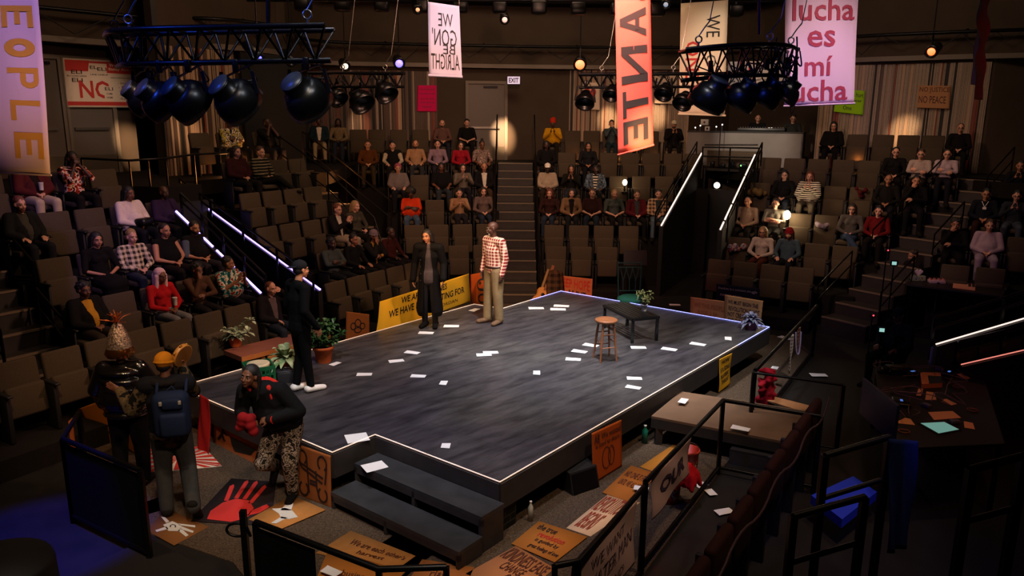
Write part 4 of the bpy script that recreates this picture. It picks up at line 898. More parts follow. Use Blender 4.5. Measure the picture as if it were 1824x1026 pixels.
A('R2', 1803, 345, 'clap', 'm', 'pale', 'short', 'black', '#22262e', 'long', '#3e4450', 'person in denim blue shirt and light jeans clapping', glasses=True)
A('R2', 1700, 400, 'chin', 'm', 'olive', 'curly', 'black', '#0d0b0b', 'long', '#0d0b0b', 'person in black hunched in the shadow of the far right bank')
A('R2', 1780, 412, 'lap', 'h', 'pale', 'short', 'brown', '#9c8590', 'long', '#8f7d8c', 'reclining person in pale pink-lit shirt and trousers')
A('R2', 1816, 262, 'clap', 'm', 'tan', 'short', 'dark', '#101014', 'long', '#101014', 'person in black at the right edge, hands together')
HEADDZ = 1.15
for a, k in PPL:
    b, px, py, pose, bu, skin, hair, hc, top, sleeve, legs, label = a
    best = None
    for s in SEATS:
        if s['used'] or s['b'] != b: continue
        h = s['p'] + Matrix.Rotation(s['rz'], 3, 'Z') @ V((0, -.15, HEADDZ)); q = proj(h); d = abs(q[0] - px) + 1.5 * abs(q[1] - py)
        if best is None or d < best[0]: best = (d, s)
    s = best[1]; s['used'] = True
    if best[0] > 22: print('seat far', label, round(best[0]))
    cross = k.get('cross', False); yaw = k.get('yaw', 0)
    J = arms(sit(.02 if pose in ('clap', 'rest') else (.07 if pose in ('mouth', 'chin') else 0), .13 if bu != 'f' else .1, cross), pose)
    H = hmat(J['hed'], yaw, 6 if pose != 'mouth' else 0)
    root = thing('person', label, 'person', s['p'], s['rz'], 'audience seated in the banks')
    dz = random.uniform(-.02, .02); root.scale = (1 + dz,) * 3
    sc_ = 1 + random.uniform(-.03, .03); root.rotation_euler.z += math.radians(random.uniform(-5, 5))
    dress(root, J, (pose, bu, cross, yaw), bu, skin, top, sleeve, legs, '#15120f', hair, hc, hat=k.get('hat'), hatc=k.get('hatc'), beard=k.get('beard'), glasses=k.get('glasses', False), H=H, jacket=k.get('jacket'), skirt=k.get('skirt'))
    if k.get('jacketv'):
        def mkv():
            mb = MB(); body_core(mb, J, bu, .022, 'el', False, False, 't'); return vox(mb, .014, 3, .5, 'vest')
        v = link('vest', cached(('v', pose, bu), mkv), root); setm(v, cloth('#100f10'))
    M4 = root.matrix_basis.copy(); loc = lambda p: Matrix.LocRotScale(root.location, root.rotation_euler, None) @ V(p)
    ex = k.get('extra')
    if ex == 'cup': tag(MB().lathe([(.03, 0), (.038, .11), (.04, .112), (.036, .125)], n=16).build('cup', mat('pale cup', '#c9c4b8' if 'white' in label else '#5d7a74', 0.5), None, loc((0.0, -.44, .70))), ('white paper cup held by the person in the maroon cardigan' if 'maroon' in label else 'grey green tumbler held by the person in the red hoodie'), 'cup')
    if ex == 'bag': tag(MB().rbox((0, 0, 0), (.3, .2, .12), .04).build('handbag', mat('black leather', '#0d0b0c', 0.4), None, loc((.05, -.40, .69)), s['rz'] + .4), 'black handbag on the lap of the person in the white button shirt', 'bag')
    if ex == 'badge':
        MB().box((0, -.3, .86), (.07, .01, .05)).tube([(0, -.3, .88), (.06, -.2, 1.0)], .006, 5).tube([(0, -.3, .88), (-.06, -.2, 1.0)], .006, 5).build('badge', mat('pale badge', '#cfc8c0', 0.5), root)
# ------------------------------------------------------------------ performers on and around the stage
def face_to(p, q): d = V(q) - V(p); return math.atan2(d.x, -d.y)
m_black_c = '#0d0c0e'
HV = .0095
# man in black with white shoes
p = P(541, 697, SH); r = face_to(p, P(765, 640, SH)); R_ = thing('person', 'standing person all in black with backwards black cap, chain and white shoes', 'person', p, r)
J = arms(stand(.085), 'hang'); J['anL'] = V((.09, .05, .09)); J['toL'] = V((.11, -.13, .035)); J['anR'] = V((-.09, -.06, .09)); J['toR'] = V((-.10, -.24, .035))
J['nek'] = V((0, -.0, 1.46)); J['hed'] = V((0, -.055, 1.63)); J['wrR'] = V((-.25, -.12, .90)); J['hdR'] = V((.05, -.25, -1)).normalized(); J['elR'] = V((-.26, .06, 1.15))
R_.scale = (1.02,) * 3
dress(R_, J, ('hero1',), 'm', 'tan', '#08080a', 'long', '#070708', '#dedbd6', 'buzz', 'black', HV, hat='cap_back', hatc='#15171c', H=hmat(J['hed'], 0, 4), g=.02)
mb = MB(); mb.tube([(.05, -.02, 1.50), (.045, -.09, 1.42), (.0, -.135, 1.33), (-.045, -.09, 1.42), (-.05, -.02, 1.50)], .004, 6); mb.ell((0, -.14, 1.32), .01); mb.build('necklace', mat('silver', '#c8c4bc', 0.25, 1.0), R_)
# person in long black coat
p = P(766, 582, SH); R_ = thing('person', 'standing person in long open black coat with orange-lit face, in front of the yellow banner', 'person', p, math.radians(-8))
J = arms(stand(.085), 'hang'); J['wrL'] = V((.275, -.10, .90)); J['wrR'] = V((-.27, -.07, .86)); J['hed'] = V((-.02, -.02, 1.615))
R_.scale = (1.0,) * 3
dress(R_, J, ('hero2',), 'fs', 'tan', '#463e42', 'long', '#1a181b', '#0b0a0b', 'bob', 'black', HV, H=hmat(J['hed'], -10, 4, -6), g=.012)
def coat():
    mb = MB(); body_core(mb, J, 'fs', .03, 'wr', False, False, 'ta'); mb.cap((0, 0, .95), (0, .01, .30), .135, .18, V((1, 0, 0)), 1.35, n=20)
    for q in 'LR': mb.cap(J['el' + q], J['wr' + q] - (J['wr' + q] - J['el' + q]).normalized() * .0, .06, .062)
    mb.cap(J['nek'] - V((0, 0, .06)), J['nek'] + V((0, 0, .0)), .10, .075, V((1, 0, 0)), 1.2)
    me = vox(mb, .011, 4, .5, 'coat'); bm = bmesh.new(); bm.from_mesh(me); bmesh.ops.triangulate(bm, faces=bm.faces[:])
    kill = []
    for f in bm.faces:
        c = f.calc_center_median(); w_ = .03 + .12 * max(0, (1.45 - c.z)) if c.z > 1.0 else .084 + .02 * (1.0 - c.z)
        if (abs(c.x - .015) < w_ and c.y < -.03 and c.z > .18 and abs(f.normal.z) < .8) or c.z < .21: kill.append(f)
    bmesh.ops.delete(bm, geom=kill, context='FACES'); bm.to_mesh(me); bm.free(); return me
o = link('coat', coat(), R_); setm(o, mat('black wool', '#0b0a0c', 0.8, bump=.3, scale=40)); o.modifiers.new('t', 'SOLIDIFY').thickness = .009
mb = MB()
for i in range(4): mb.ell((-.115, -.135 - .012 * (i % 2), 1.22 - i * .12), .012, None, 8, 6)
mb.build('button', mat('dark button', '#2a2826', 0.3), R_)
# man in check shirt
p = P(880, 575, SH); R_ = thing('person', 'older bald person in red and white check shirt and khaki trousers', 'person', p, face_to((0, 0, 0), (-.75, -.66, 0)))
J = arms(stand(.12), 'hang'); J['anL'] = V((.11, .02, .09)); J['anR'] = V((-.12, -.05, .09)); J['toR'] = V((-.16, -.22, .035)); J['wrL'] = V((.27, -.06, .88)); J['hed'] = V((0, -.035, 1.635))
R_.scale = (1.05,) * 3
dress(R_, J, ('hero3',), 'm', 'dark', plaid_rw, 'long', '#6f6047', '#5a4636', None, 'grey', HV, beard='goatee', H=hmat(J['hed'], -28, 8), tuck=True, g=.024, gl=.036)
mb = MB(); mb.lathe([(.147, 0), (.15, .0), (.15, .035), (.147, .035)], (0, 0, .975), 24); o = mb.build('belt', mat('brown leather', '#35180f', 0.45), R_); o.scale = (1.22, .95, 1)
# laughing person with red hood and camouflage trousers, running off
p = P(512, 888, 0); R_ = thing('person', 'laughing person with dreadlocks, black jacket with red hood and camouflage trousers, mid-stride', 'person', p, math.radians(-12))
J = stand(.11)
J.update(pel=V((.0, .03, .94)), che=V((-.06, -.10, 1.23)), nek=V((-.12, -.20, 1.40)), hed=V((-.17, -.31, 1.545)))
J['shL'] = V((.09, -.16, 1.36)); J['shR'] = V((-.31, -.18, 1.33)); J['hiL'] = V((.09, .05, .88)); J['hiR'] = V((-.09, .05, .88))
J['knL'] = V((.10, -.07, .48)); J['anL'] = V((.06, .02, .09)); J['toL'] = V((.10, -.16, .035))
J['knR'] = V((-.17, -.18, .50)); J['anR'] = V((-.22, .18, .30)); J['toR'] = V((-.24, .12, .12)); J['liftR'] = True
for q, el, wr, hd, hn in (('L', (.27, -.12, 1.12), (.06, -.36, 1.10), (-.9, -.1, -.1), (0, .6, -.8)), ('R', (-.40, -.14, 1.08), (-.22, -.36, 1.04), (.9, -.1, .15), (0, .6, -.6))):
    J['el' + q] = V(el); J['wr' + q] = V(wr); J['hd' + q] = V(hd).normalized(); J['hn' + q] = V(hn).normalized(); J['cu' + q] = .7
dress(R_, J, ('hero4',), 'h', 'brown', '#3d1a1c', 'long', camo, '#0f0d0d', 'dreads', 'black', HV, H=hmat(J['hed'], -2, -6, 8), g=.01, gl=.03)
def puffy(J, bu='h', g=.035, fur=False):
    mb = MB(); body_core(mb, J, bu, g, 'wr', False, False, 'ta')
    for q in 'LR':
        for t in (.2, .5, .8): mb.ell(J['sh' + q].lerp(J['el' + q], t), .073); mb.ell(J['el' + q].lerp(J['wr' + q], t), .058)
    return vox(mb, .012, 3, .5, 'jacket')
o = link('jacket', puffy(J, 'h', .035), R_); setm(o, cloth('#0f0e10'))
mb = MB()
for i in range(11): a = PI * (.15 + .7 * i / 10); mb.ell(J['nek'] + V((math.cos(a) * .14, .06 + math.sin(a) * .07, .02 - .03 * abs(math.cos(a)))), (.05, .05, .045))
mb.cap(J['nek'] + V((.12, -.03, 0)), J['che'] + V((.09, -.14, .06)), .035, .02); mb.cap(J['nek'] + V((-.12, -.03, 0)), J['che'] + V((-.09, -.14, .06)), .035, .02)
o = link('hood', vox(mb, .011, 2, .5, 'hood'), R_); setm(o, cloth('#b3251c'))
c = MB().cone(J['wrL'] - J['hdL'] * .04, J['wrL'] - J['hdL'] * .005, .045, .042, 14); o = c.build('cuff', mat('red knit cuff', '#a8201c', 0.85), R_)
mb = MB()
for i in range(16): mb.ell(J['wrR'] + V((.06 + random.uniform(-.09, .09), -.05 + random.uniform(-.04, .04), random.uniform(-.10, .12))), random.uniform(.04, .065))
me = vox(mb, .012, 2, .5, 'cloth'); o = link('red_scarf', me, None, p, math.radians(-12)); setm(o, cloth('#7e1418')); tag(o, 'crumpled red scarf clutched by the laughing person with the red hood', 'scarf')
# person with navy rucksack and mustard beanie, walking away
p = P(318, 908, 0); r = face_to((0, 0, 0), (-.25, 1, 0)); R_ = thing('person', 'person seen from behind with mustard beanie and navy rucksack, walking', 'person', p, r)
J = arms(stand(.11), 'hang'); J['hed'] = V((0, -.03, 1.62)); J['anL'] = V((.09, .10, .09)); J['toL'] = V((.11, -.08, .035))
# the leg nearer the stage trails with its heel up
J['knR'] = V((-.13, -.02, .49)); J['anR'] = V((-.22, .36, .20)); J['toR'] = V((-.25, .27, .05)); J['liftR'] = True
J['elL'] = V((.36, -.02, 1.16)); J['wrL'] = V((.48, -.16, 1.33)); J['hdL'] = V((.75, -.1, .5)).normalized(); J['hnL'] = V((.1, -1, .1)); J['cuL'] = .12
J['elR'] = V((-.22, -.22, 1.25)); J['wrR'] = V((-.14, -.22, 1.50)); J['hdR'] = V((.05, -.1, 1)).normalized(); J['hnR'] = V((.4, .9, 0)); J['cuR'] = .8
R_.scale = (1.02,) * 3
dress(R_, J, ('hero5',), 'm', 'brown', camo_g, 'long', '#353330', '#17130f', 'buzz', 'black', HV, hat='beanie', hatc='#b0690f', H=hmat(J['hed'], -15, 5), g=.035, gl=.034)
mb = MB()
for i in range(14): a = 2 * PI * i / 14; mb.ell(J['nek'] + V((math.cos(a) * .11, .01 + math.sin(a) * .09, .0)), random.uniform(.035, .05))
o = link('fur_collar', vox(mb, .011, 1, .5, 'fur_collar'), R_); setm(o, mat('dark fur', '#1d1713', 0.95, bump=1.0, scale=90))
mb = MB(); up = (J['nek'] - J['pel']).normalized(); body_core(mb, J, 'm', .045, 'el', False, False, 't'); o = link('parka', vox(mb, .014, 3, .5, 'parka'), R_); setm(o, cloth('#141214'))
W5 = Matrix.Translation(p) @ Matrix.Rotation(r, 4, 'Z') @ Matrix.Scale(1.02, 4)
t = thing('rucksack', 'navy blue rucksack on the back of the person in the mustard beanie', 'backpack', W5 @ V((-.08, .17, 1.0)), r)
m_navy = mat('navy canvas', '#171f33', 0.75, bump=.3, scale=30)
MB().rbox((0, .09, .19), (.36, .2, .5), .09, seg=4).build('bag_body', m_navy, t); MB().rbox((-.03, .21, .12), (.26, .09, .25), .04, seg=3).build('front_pocket', m_navy, t); MB().rbox((-.03, .2, .34), (.2, .07, .12), .03, seg=3).build('top_pocket', m_navy, t)
for s in (-.09, .09): MB().rbox((s - .02, .235, .36), (.03, .02, .045), .006).build('buckle', mat('pale buckle', '#8c8070', 0.4), t)
MB().tube([(-.04, .05, .43), (-.02, .06, .48), (.04, .05, .43)], .01, 6).build('grab_handle', m_navy, t)
for s in (-.14, .14): MB().tube(chaikin([(s, .02, .40), (s, -.06, .50), (s, -.20, .46), (s * 1.1, -.28, .25)], 2), .018, 6).build('strap', m_navy, t)
t = thing('tambourine', 'tambourine held up beside the mustard beanie', 'tambourine', W5 @ V((-.14, -.20, 1.66)), r); t.rotation_euler = (math.radians(70), math.radians(20), r + .9)
MB().lathe([(.118, -.025), (.128, -.025), (.128, .025), (.118, .025), (.118, -.025)], n=28).build('frame', mat('golden wood', '#b5762c', 0.4), t); MB().lathe([(.001, .024), (.118, .024), (.118, .027), (.001, .027)], n=28).build('drumhead', mat('drum skin', '#c9a36a', 0.5), t)
mb = MB()
for i in range(8): a = 2 * PI * i / 8; mb.cone((math.cos(a) * .123, math.sin(a) * .123, -.008), (math.cos(a) * .123, math.sin(a) * .123, .008), .02, .02, 10)
mb.build('jingles', mat('brass jingle', '#c9a050', 0.25, 1.0), t)
# person in shiny black puffer and sequined hat
p = P(240, 862, 0); r = face_to((0, 0, 0), (-.1, 1, 0)); R_ = thing('person', 'person seen from behind in shiny black puffer jacket and tall sequined hat', 'person', p, r)
J = arms(stand(.12), 'hang'); J['elL'] = V((.33, -.05, 1.16)); J['elR'] = V((-.33, -.05, 1.16)); J['wrL'] = V((.31, -.16, .95)); J['wrR'] = V((-.31, -.16, .95))
dress(R_, J, ('hero6',), 'h', 'brown', '#0d0c0d', 'long', '#0d0c0e', '#1b120e', 'short', 'black', HV, H=hmat(J['hed'], 0, 0), g=.02, gl=.03)
mb = MB(); body_core(mb, J, 'h', .04, 'wr', False, False, 'ta')
for k in range(6): z = .9 + k * .1; mb.ell((0, .0, z), (.25, .2, .06), None, 20, 8)
for q in 'LR':
    for k in range(5): mb.ell(J['sh' + q].lerp(J['el' + q], k / 4), .088); mb.ell(J['el' + q].lerp(J['wr' + q], k / 4), .075)
m_vinyl = mat('glossy black vinyl', '#100e0e', 0.18, coat=.6, bump=.25, scale=12)
o = link('puffer_jacket', vox(mb, .012, 3, .5, 'puffer'), R_); setm(o, m_vinyl)
m_seq = mat('copper sequins with painted sparkle', '#3a2620', 0.25, 0.7, noise=0.1, scale=55, bump=1.0, col2='#e8cdb8')  # pale flecks in the colour stand in for sparkle
mb = MB(); mb.lathe([(.125, -.05), (.135, .03), (.12, .12), (.09, .22), (.05, .30), (.02, .33)], (0, 0, 1.63), 24); mb.build('sequined_hat', m_seq, R_)
mb = MB(); mb.lathe([(.14, -.06), (.16, -.02), (.13, .05)], (0, 0, 1.63), 20); mb.build('hat_band', mat('copper foil', '#b8743c', 0.2, 0.95), R_)
mb = MB()
for i in range(26): a = random.uniform(0, 2 * PI); e = random.uniform(.2, 1.4); L = random.uniform(.12, .2); mb.tube([(0, 0, 1.95), (math.cos(a) * math.cos(e) * L * .5, math.sin(a) * math.cos(e) * L * .5, 1.95 + math.sin(e) * L * .6), (math.cos(a) * math.cos(e) * L, math.sin(a) * math.cos(e) * L, 1.95 + math.sin(e) * L * .75)], .005, 4)
mb.build('tinsel_tuft', mat('copper tinsel', '#c0673a', 0.3, 0.8), R_)
# musicians and technicians
def extra(px, py, zf, rz, pose, bu, skin, hair, hc, top, legs, label, depth=None, **k):
    """seated figure on its own stool: px, py is the head"""
    q = P(px, py, zf + 1.15) if depth is None else Q(px, py, depth); loc = V((q.x, q.y, zf)); rz = math.radians(rz); loc -= Matrix.Rotation(rz, 3, 'Z') @ V((0, -.15, 0))
    J = arms(sit(.05, .13), pose); R_ = thing('person', label, 'person', loc, rz)
    dress(R_, J, (pose, bu, 'x'), bu, skin, top, 'long', legs, '#100e0e', hair, hc, H=hmat(J['hed'], 0, 12), **k)
    t = thing('stool', 'stool under the ' + ' '.join(label.split(',')[0].split()[:11]), 'stool', loc, rz); MB().lathe([(.001, .40), (.17, .40), (.18, .43), (.17, .455), (.001, .46)], (0, -.2, 0), 20).build('seat', m_shell, t)
    MB().cone((0, -.2, 0), (0, -.2, .4), .025, .025).build('post', m_blackmetal, t); MB().lathe([(.001, 0), (.2, 0), (.2, .02), (.03, .04)], (0, -.2, 0), 20).build('foot_plate', m_blackmetal, t)
    return R_
extra(1128, 425, 0.05, -10, 'rest', 'm', 'pale', 'short', 'dark', '#0f0f12', '#6f6a62', 'young seated musician in black top and pale trousers behind a music stand')
extra(1605, 560, 0.1, -60, 'rest', 'h', 'brown', None, 'black', '#17141a', '#141318', 'seated technician in dark cap with white mark, beside the small screens', hat='cap', hatc='#15141a', glasses=True)
extra(1630, 455, 0.35, -75, 'rest', 'm', 'olive', 'short', 'dark', '#140e12', '#141318', 'bearded seated technician in black behind the tissue box', beard='full')

extra(1350, 212, 3.1, -14, 'rest', 'm', 'pale', 'buzz', 'brown', '#0e0d0f', '#101012', 'bald booth operator in black sweatshirt at the mixing desk', depth=23.4)
extra(1413, 207, 3.1, -18, 'rest', 'm', 'pale', 'short', 'dark', '#22221f', '#101012', 'booth operator in dark hooded top and glasses at the right end of the desk', glasses=True, depth=23.0)
# ------------------------------------------------------------------ hung lighting rig
m_truss = mat('black truss tube', '#16161a', 0.35, 0.7)
m_steel = mat('bright steel', '#9a9690', 0.3, 0.95)
m_bowl = mat('black lamp shell', '#0f0f11', 0.32, 0.3); m_capd = mat('grey lamp back plate', '#3a4148', 0.4, 0.3)
def truss(pts, h, dp, label, chainx=()):
    """pts: top chord path; second top chord dp behind, bottom chord h below"""
    pts = chaikin(pts, 2); t = thing('lighting_truss', label, 'truss', pts[0]); o = pts[0]; q = [p - o for p in pts]
    back = [p + V((0, dp, 0)) for p in q]; bot = [p + V((0, dp / 2, -h)) for p in q]
    MB().tube(q, .024, 8).build('chord', m_truss, t); MB().tube(back, .024, 8).build('chord', m_truss, t); MB().tube(bot, .024, 8).build('chord', m_truss, t)
    L = sum((a - b).length for a, b in zip(q, q[1:])); n = max(3, int(L / .24)); mb = MB()
    def at(path, s):
        for a, b in zip(path, path[1:]):
            l = (b - a).length
            if s <= l: return a.lerp(b, s / max(l, 1e-6))
            s -= l
        return path[-1]
    for i in range(n):
        s0, s1, s2 = L * i / n, L * (i + .5) / n, L * (i + 1) / n
        for c in (q, back): mb.tube([at(c, s0), at(bot, s1)], .011, 5); mb.tube([at(bot, s1), at(c, s2)], .011, 5)
        mb.tube([at(q, s0), at(back, s0)], .011, 5)
    mb.build('lacing', m_truss, t)
    for f in chainx:
        c = at(q, L * f) + V((0, dp / 2, 0)); mb = MB(); mb.tube([c + V((0, 0, .02)), c + V((0, 0, .07))], .012, 6)
        mb.tube([c + V((math.cos(a) * .035, 0, .105 + math.sin(a) * .035)) for a in [2 * PI * i / 14 for i in range(14)]], .009, 6, closed=True)
        mb.tube([c + V((.0, 0, .14)), c + V((.05, 0, .22)), c + V((.11, 0, .30))], .008, 5); mb.tube([c + V((.11, 0, .30)), V((c.x + .7, c.y + .2, 9.6 - o.z - .4))], .006, 5)
        mb.build('hoist_cable', m_steel, t)
    return t
def scoop(top, hang, r, aim, label, back=True):
    """top: clamp point on the chord; bowl hangs below and points to aim"""
    top = V(top); c = top - V((0, 0, hang)); t = thing('scoop_light', label, 'stage light', c, 0, 'scoop lamps hung on the trusses'); ax = (V(aim) - c).normalized()
    MB().lathe([(.001, -r * 1.12), (r * .5, -r * 1.12), (r * .52, -r * 1.08), (r * .52, -r * .72), (r * .66, -r * .68), (r * .82, -r * .5), (r * .94, -r * .25), (r * .99, r * .05), (r * 1.0, r * .35), (r * .94, r * .35), (r * .9, r * .1), (r * .7, -r * .3), (.001, -r * .5)], (0, 0, 0), 28, axis=ax).build('reflector_bowl', m_bowl, t)
    MB().lathe([(.001, -r * 1.15), (r * .49, -r * 1.15), (r * .49, -r * 1.12), (.001, -r * 1.11)], (0, 0, 0), 24, axis=ax).build('back_plate', m_capd, t)
    x, y, _ = frame(ax); sd = V((1, 0, 0)) - ax * ax.x; sd.normalize(); mb = MB()
    for s in (1, -1): a = sd * s * r * 1.03; mb.bar(a, V((a.x * .8, a.y * .8, hang * .72)), .03, .008)
    mb.bar(sd * r * .82 + V((0, 0, hang * .72)), sd * -r * .82 + V((0, 0, hang * .72)), .03, .008); mb.build('yoke', m_truss, t)
    MB().rbox((0, 0, hang * .85), (.05, .05, hang * .3), .01).build('clamp', m_truss, t)
    cb = chaikin([V((r * .2, 0, hang)), V((r * .9, .05, hang * .5)), V((r * .4, .06, r * .9)), ax * -r * .9], 2); MB().tube(cb, .007, 5).build('power_cord', m_black, t)
    return t
AIM = V((0.6, 10.5, 0.6))
a_ = [Q(187, 64, 7.1), Q(192, 54, 6.5), Q(300, 50, 6.3), Q(578, 45, 6.3)]
truss(a_, .255, .34, 'curved black truss hung upper left in blue light with five scoop lamps', (.06, .3, .93))
for (px, py, dia, d, lb) in ((258, 178, 62, 6.75, 'leftmost small scoop lamp half hidden behind its neighbour on the left truss'), (290, 182, 74, 6.55, 'second scoop lamp from the left end of the left truss'), (340, 182, 80, 6.47, 'middle scoop lamp of the left truss, blue back plate'), (425, 182, 84, 6.47, 'scoop lamp with the brightest pale back plate on the left truss'), (549, 178, 84, 6.46, 'scoop lamp at the right end of the left truss')):
    c = Q(px, py, d); r = dia / 2 / 1345 * d; scoop(c + V((0, 0, .34)), .34, r, AIM, lb)
b1 = [Q(548, 130, 13.2), Q(718, 130, 13.2)]; truss(b1, .22, .25, 'short black truss behind and right of the big left truss', (.35, .8))
for px, py, dia, lb in ((602, 175, 34, 'scoop lamp at the left of the small far truss, mostly in shadow'), (644, 182, 44, 'middle scoop lamp of the small far truss'), (688, 166, 40, 'right scoop lamp of the small far truss')):
    c = Q(px, py, 13.3); scoop(c + V((0, 0, .33)), .33, dia / 2 / 1345 * 13.3, AIM, lb)
c1 = [Q(1033, 132, 13.6), Q(1340, 130, 13.6)]; truss(c1, .22, .25, 'long black truss crossing behind the red banner', (.13, .55))
for px, py, dia, lb in ((1042, 181, 34, 'scoop lamp at the left end of the long far truss near the heart poster'), (1089, 168, 30, 'scoop lamp just left of the red banner'), (1182, 166, 32, 'scoop lamp just right of the red banner'), (1216, 182, 34, 'scoop lamp in front of the lower white banner')):
    c = Q(px, py, 13.7); scoop(c + V((0, 0, .36)), .36, dia / 2 / 1345 * 13.7, AIM, lb)
d1 = [Q(1222, 88, 8.6), Q(1300, 80, 8.6), Q(1400, 78, 8.8), Q(1422, 88, 9.3)]; truss(d1, .32, .36, 'black truss loaded with cables in front of the purple lit banner', (.1, .6, .93))
for px, py, dia, d, lb in ((1262, 177, 68, 8.78, 'large scoop lamp with a blue glint at the left of the right truss'), (1318, 176, 60, 8.82, 'second scoop lamp of the right truss'), (1362, 172, 56, 8.95, 'third scoop lamp of the right truss'), (1398, 168, 50, 9.15, 'scoop lamp at the right end of the right truss by the purple banner')):
    c = Q(px, py, d); scoop(c + V((0, 0, .42)), .42, dia / 2 / 1345 * d, AIM, lb)
mb = MB()
for i in range(26):
    u = random.uniform(1330, 1425); v_ = random.uniform(75, 150); a = Q(u, v_, 9.0); mb.tube(chaikin([a, a + V((random.uniform(-.15, .15), random.uniform(-.1, .1), random.uniform(-.25, .0))), a + V((random.uniform(-.25, .25), 0, random.uniform(-.1, .15)))], 2), .009, 4)
tag(mb.build('cable_bundle', m_black), 'tangle of black cables on the right end of the right truss', 'cable')
mb = MB(); a = Q(1418, 108, 8.9); mb.tube([a, Q(1418, 84, 9.0)], .008, 5); mb.cone(a, a - V((0, 0, .22)), .022, .022); mb.tube(chaikin([a - V((0, 0, .22)), a + V((-.03, 0, -.4)), a + V((-.01, 0, -.62)), a + V((.04, 0, -.5)), a - V((0, 0, .22))], 2), .006, 5)
tag(mb.build('cable_connector', m_blackmetal), 'black cable connector dangling before the purple lit banner', 'connector')
mb = MB(); mb.tube([Q(478, 0, 6.5), Q(478, 42, 6.5)], .02, 8); tag(mb.build('drop_pipe', m_truss), 'vertical blue-lit pipe carrying the left truss', 'pipe')
mb = MB(); mb.tube([Q(1352, 0, 8.8), Q(1352, 62, 8.8)], .016, 8); tag(mb.build('drop_pipe', m_truss), 'vertical pipe above the right truss', 'pipe')
# far fixtures: lens glows
def lens(px, py, d, rpx, col, k, label, pw=0, lc=None):
    c = Q(px, py, d); r = rpx / 1345 * d; t = thing('spot_fixture', label, 'stage light', c); aim = (V((0.5, 9, 1)) - c).normalized()
    MB().lathe([(.001, 0), (r, 0), (r, .01), (.001, .01)], (0, 0, 0), 20, axis=aim).build('lens', mat('lens ' + label[:22], '#ffffff', .3, emit=k, ecol=col), t)
    MB().lathe([(.001, -.36), (r * 1.0 + .03, -.36), (r + .06, -.05), (r + .06, .02), (r + .01, .02), (r + .01, -.02), (.001, -.02)], (0, 0, 0), 20, axis=aim).build('housing', m_bowl, t)
    MB().bar((0, 0, r), (0, 0, r + .3), .03).build('clamp', m_truss, t); MB().tube([(0, 0, r + .3), (0, 0, 9.58 - c.z)], .012, 6).build('hanging_rod', m_truss, t)
    if pw: light('SPOT', c + aim * .08, lc, pw, (0.5, 9, 1), .05, 70, .8, 'fixture_light')
lens(461, 104, 12.0, 5, (0.02, 0.05, 1), 4, 'small blue glowing fixture under the left truss')
lens(711, 113, 20.5, 6.5, (0.08, 0.07, 1), 4, 'violet blue glowing fixture on the back wall pipe', 0)
lens(519, 110, 14.5, 4, (1, .85, .7), 1.1, 'small white glowing fixture above the right scoop of the left truss')
lens(615, 118, 20, 5, (1, .85, .7), 1.2, 'round white glowing fixture on the back left wall')
lens(1033, 115, 21.5, 8, (1, .12, .02), 3.0, 'orange glowing fixture on the wall pipe left of the red banner')
lens(1659, 92, 17.5, 6.5, (1, .2, .05), 3.0, 'orange glowing fixture above the cardboard sign on the right wall')
lens(899, 35, 20.5, 4.5, (1, .5, .42), 1.2, 'small pink glowing fixture near the top of the back wall')
lens(744, 17, 16.5, 3.5, (1, .4, .12), .8, 'dim amber fixture left of the mirrored banner')
lens(1277, 330, 21.6, 5.5, (1, .8, .6), 2.2, 'round bright lamp under the booth shelf')
lens(1186, 8, 17, 4, (.3, .5, .7), .5, 'dim cyan fixture right of the top of the red banner')
mb = MB()
for i in range(12):
    u = 540 + i * 70; a = Q(u, 8 + (i * 37 % 18), 17.5 + (i % 3)); mb.rbox(a, (.35, .3, .28), .05); mb.bar(a + V((0, 0, .1)), a + V((0, 0, .5)), .04)
mb.tube([Q(440, 0, 17.5), Q(1500, 0, 17.5)], .04, 8)
tag(mb.build('overhead_fixture_bar', m_blackmetal), 'dark bar of unlit fixtures across the top of the view', 'stage light')
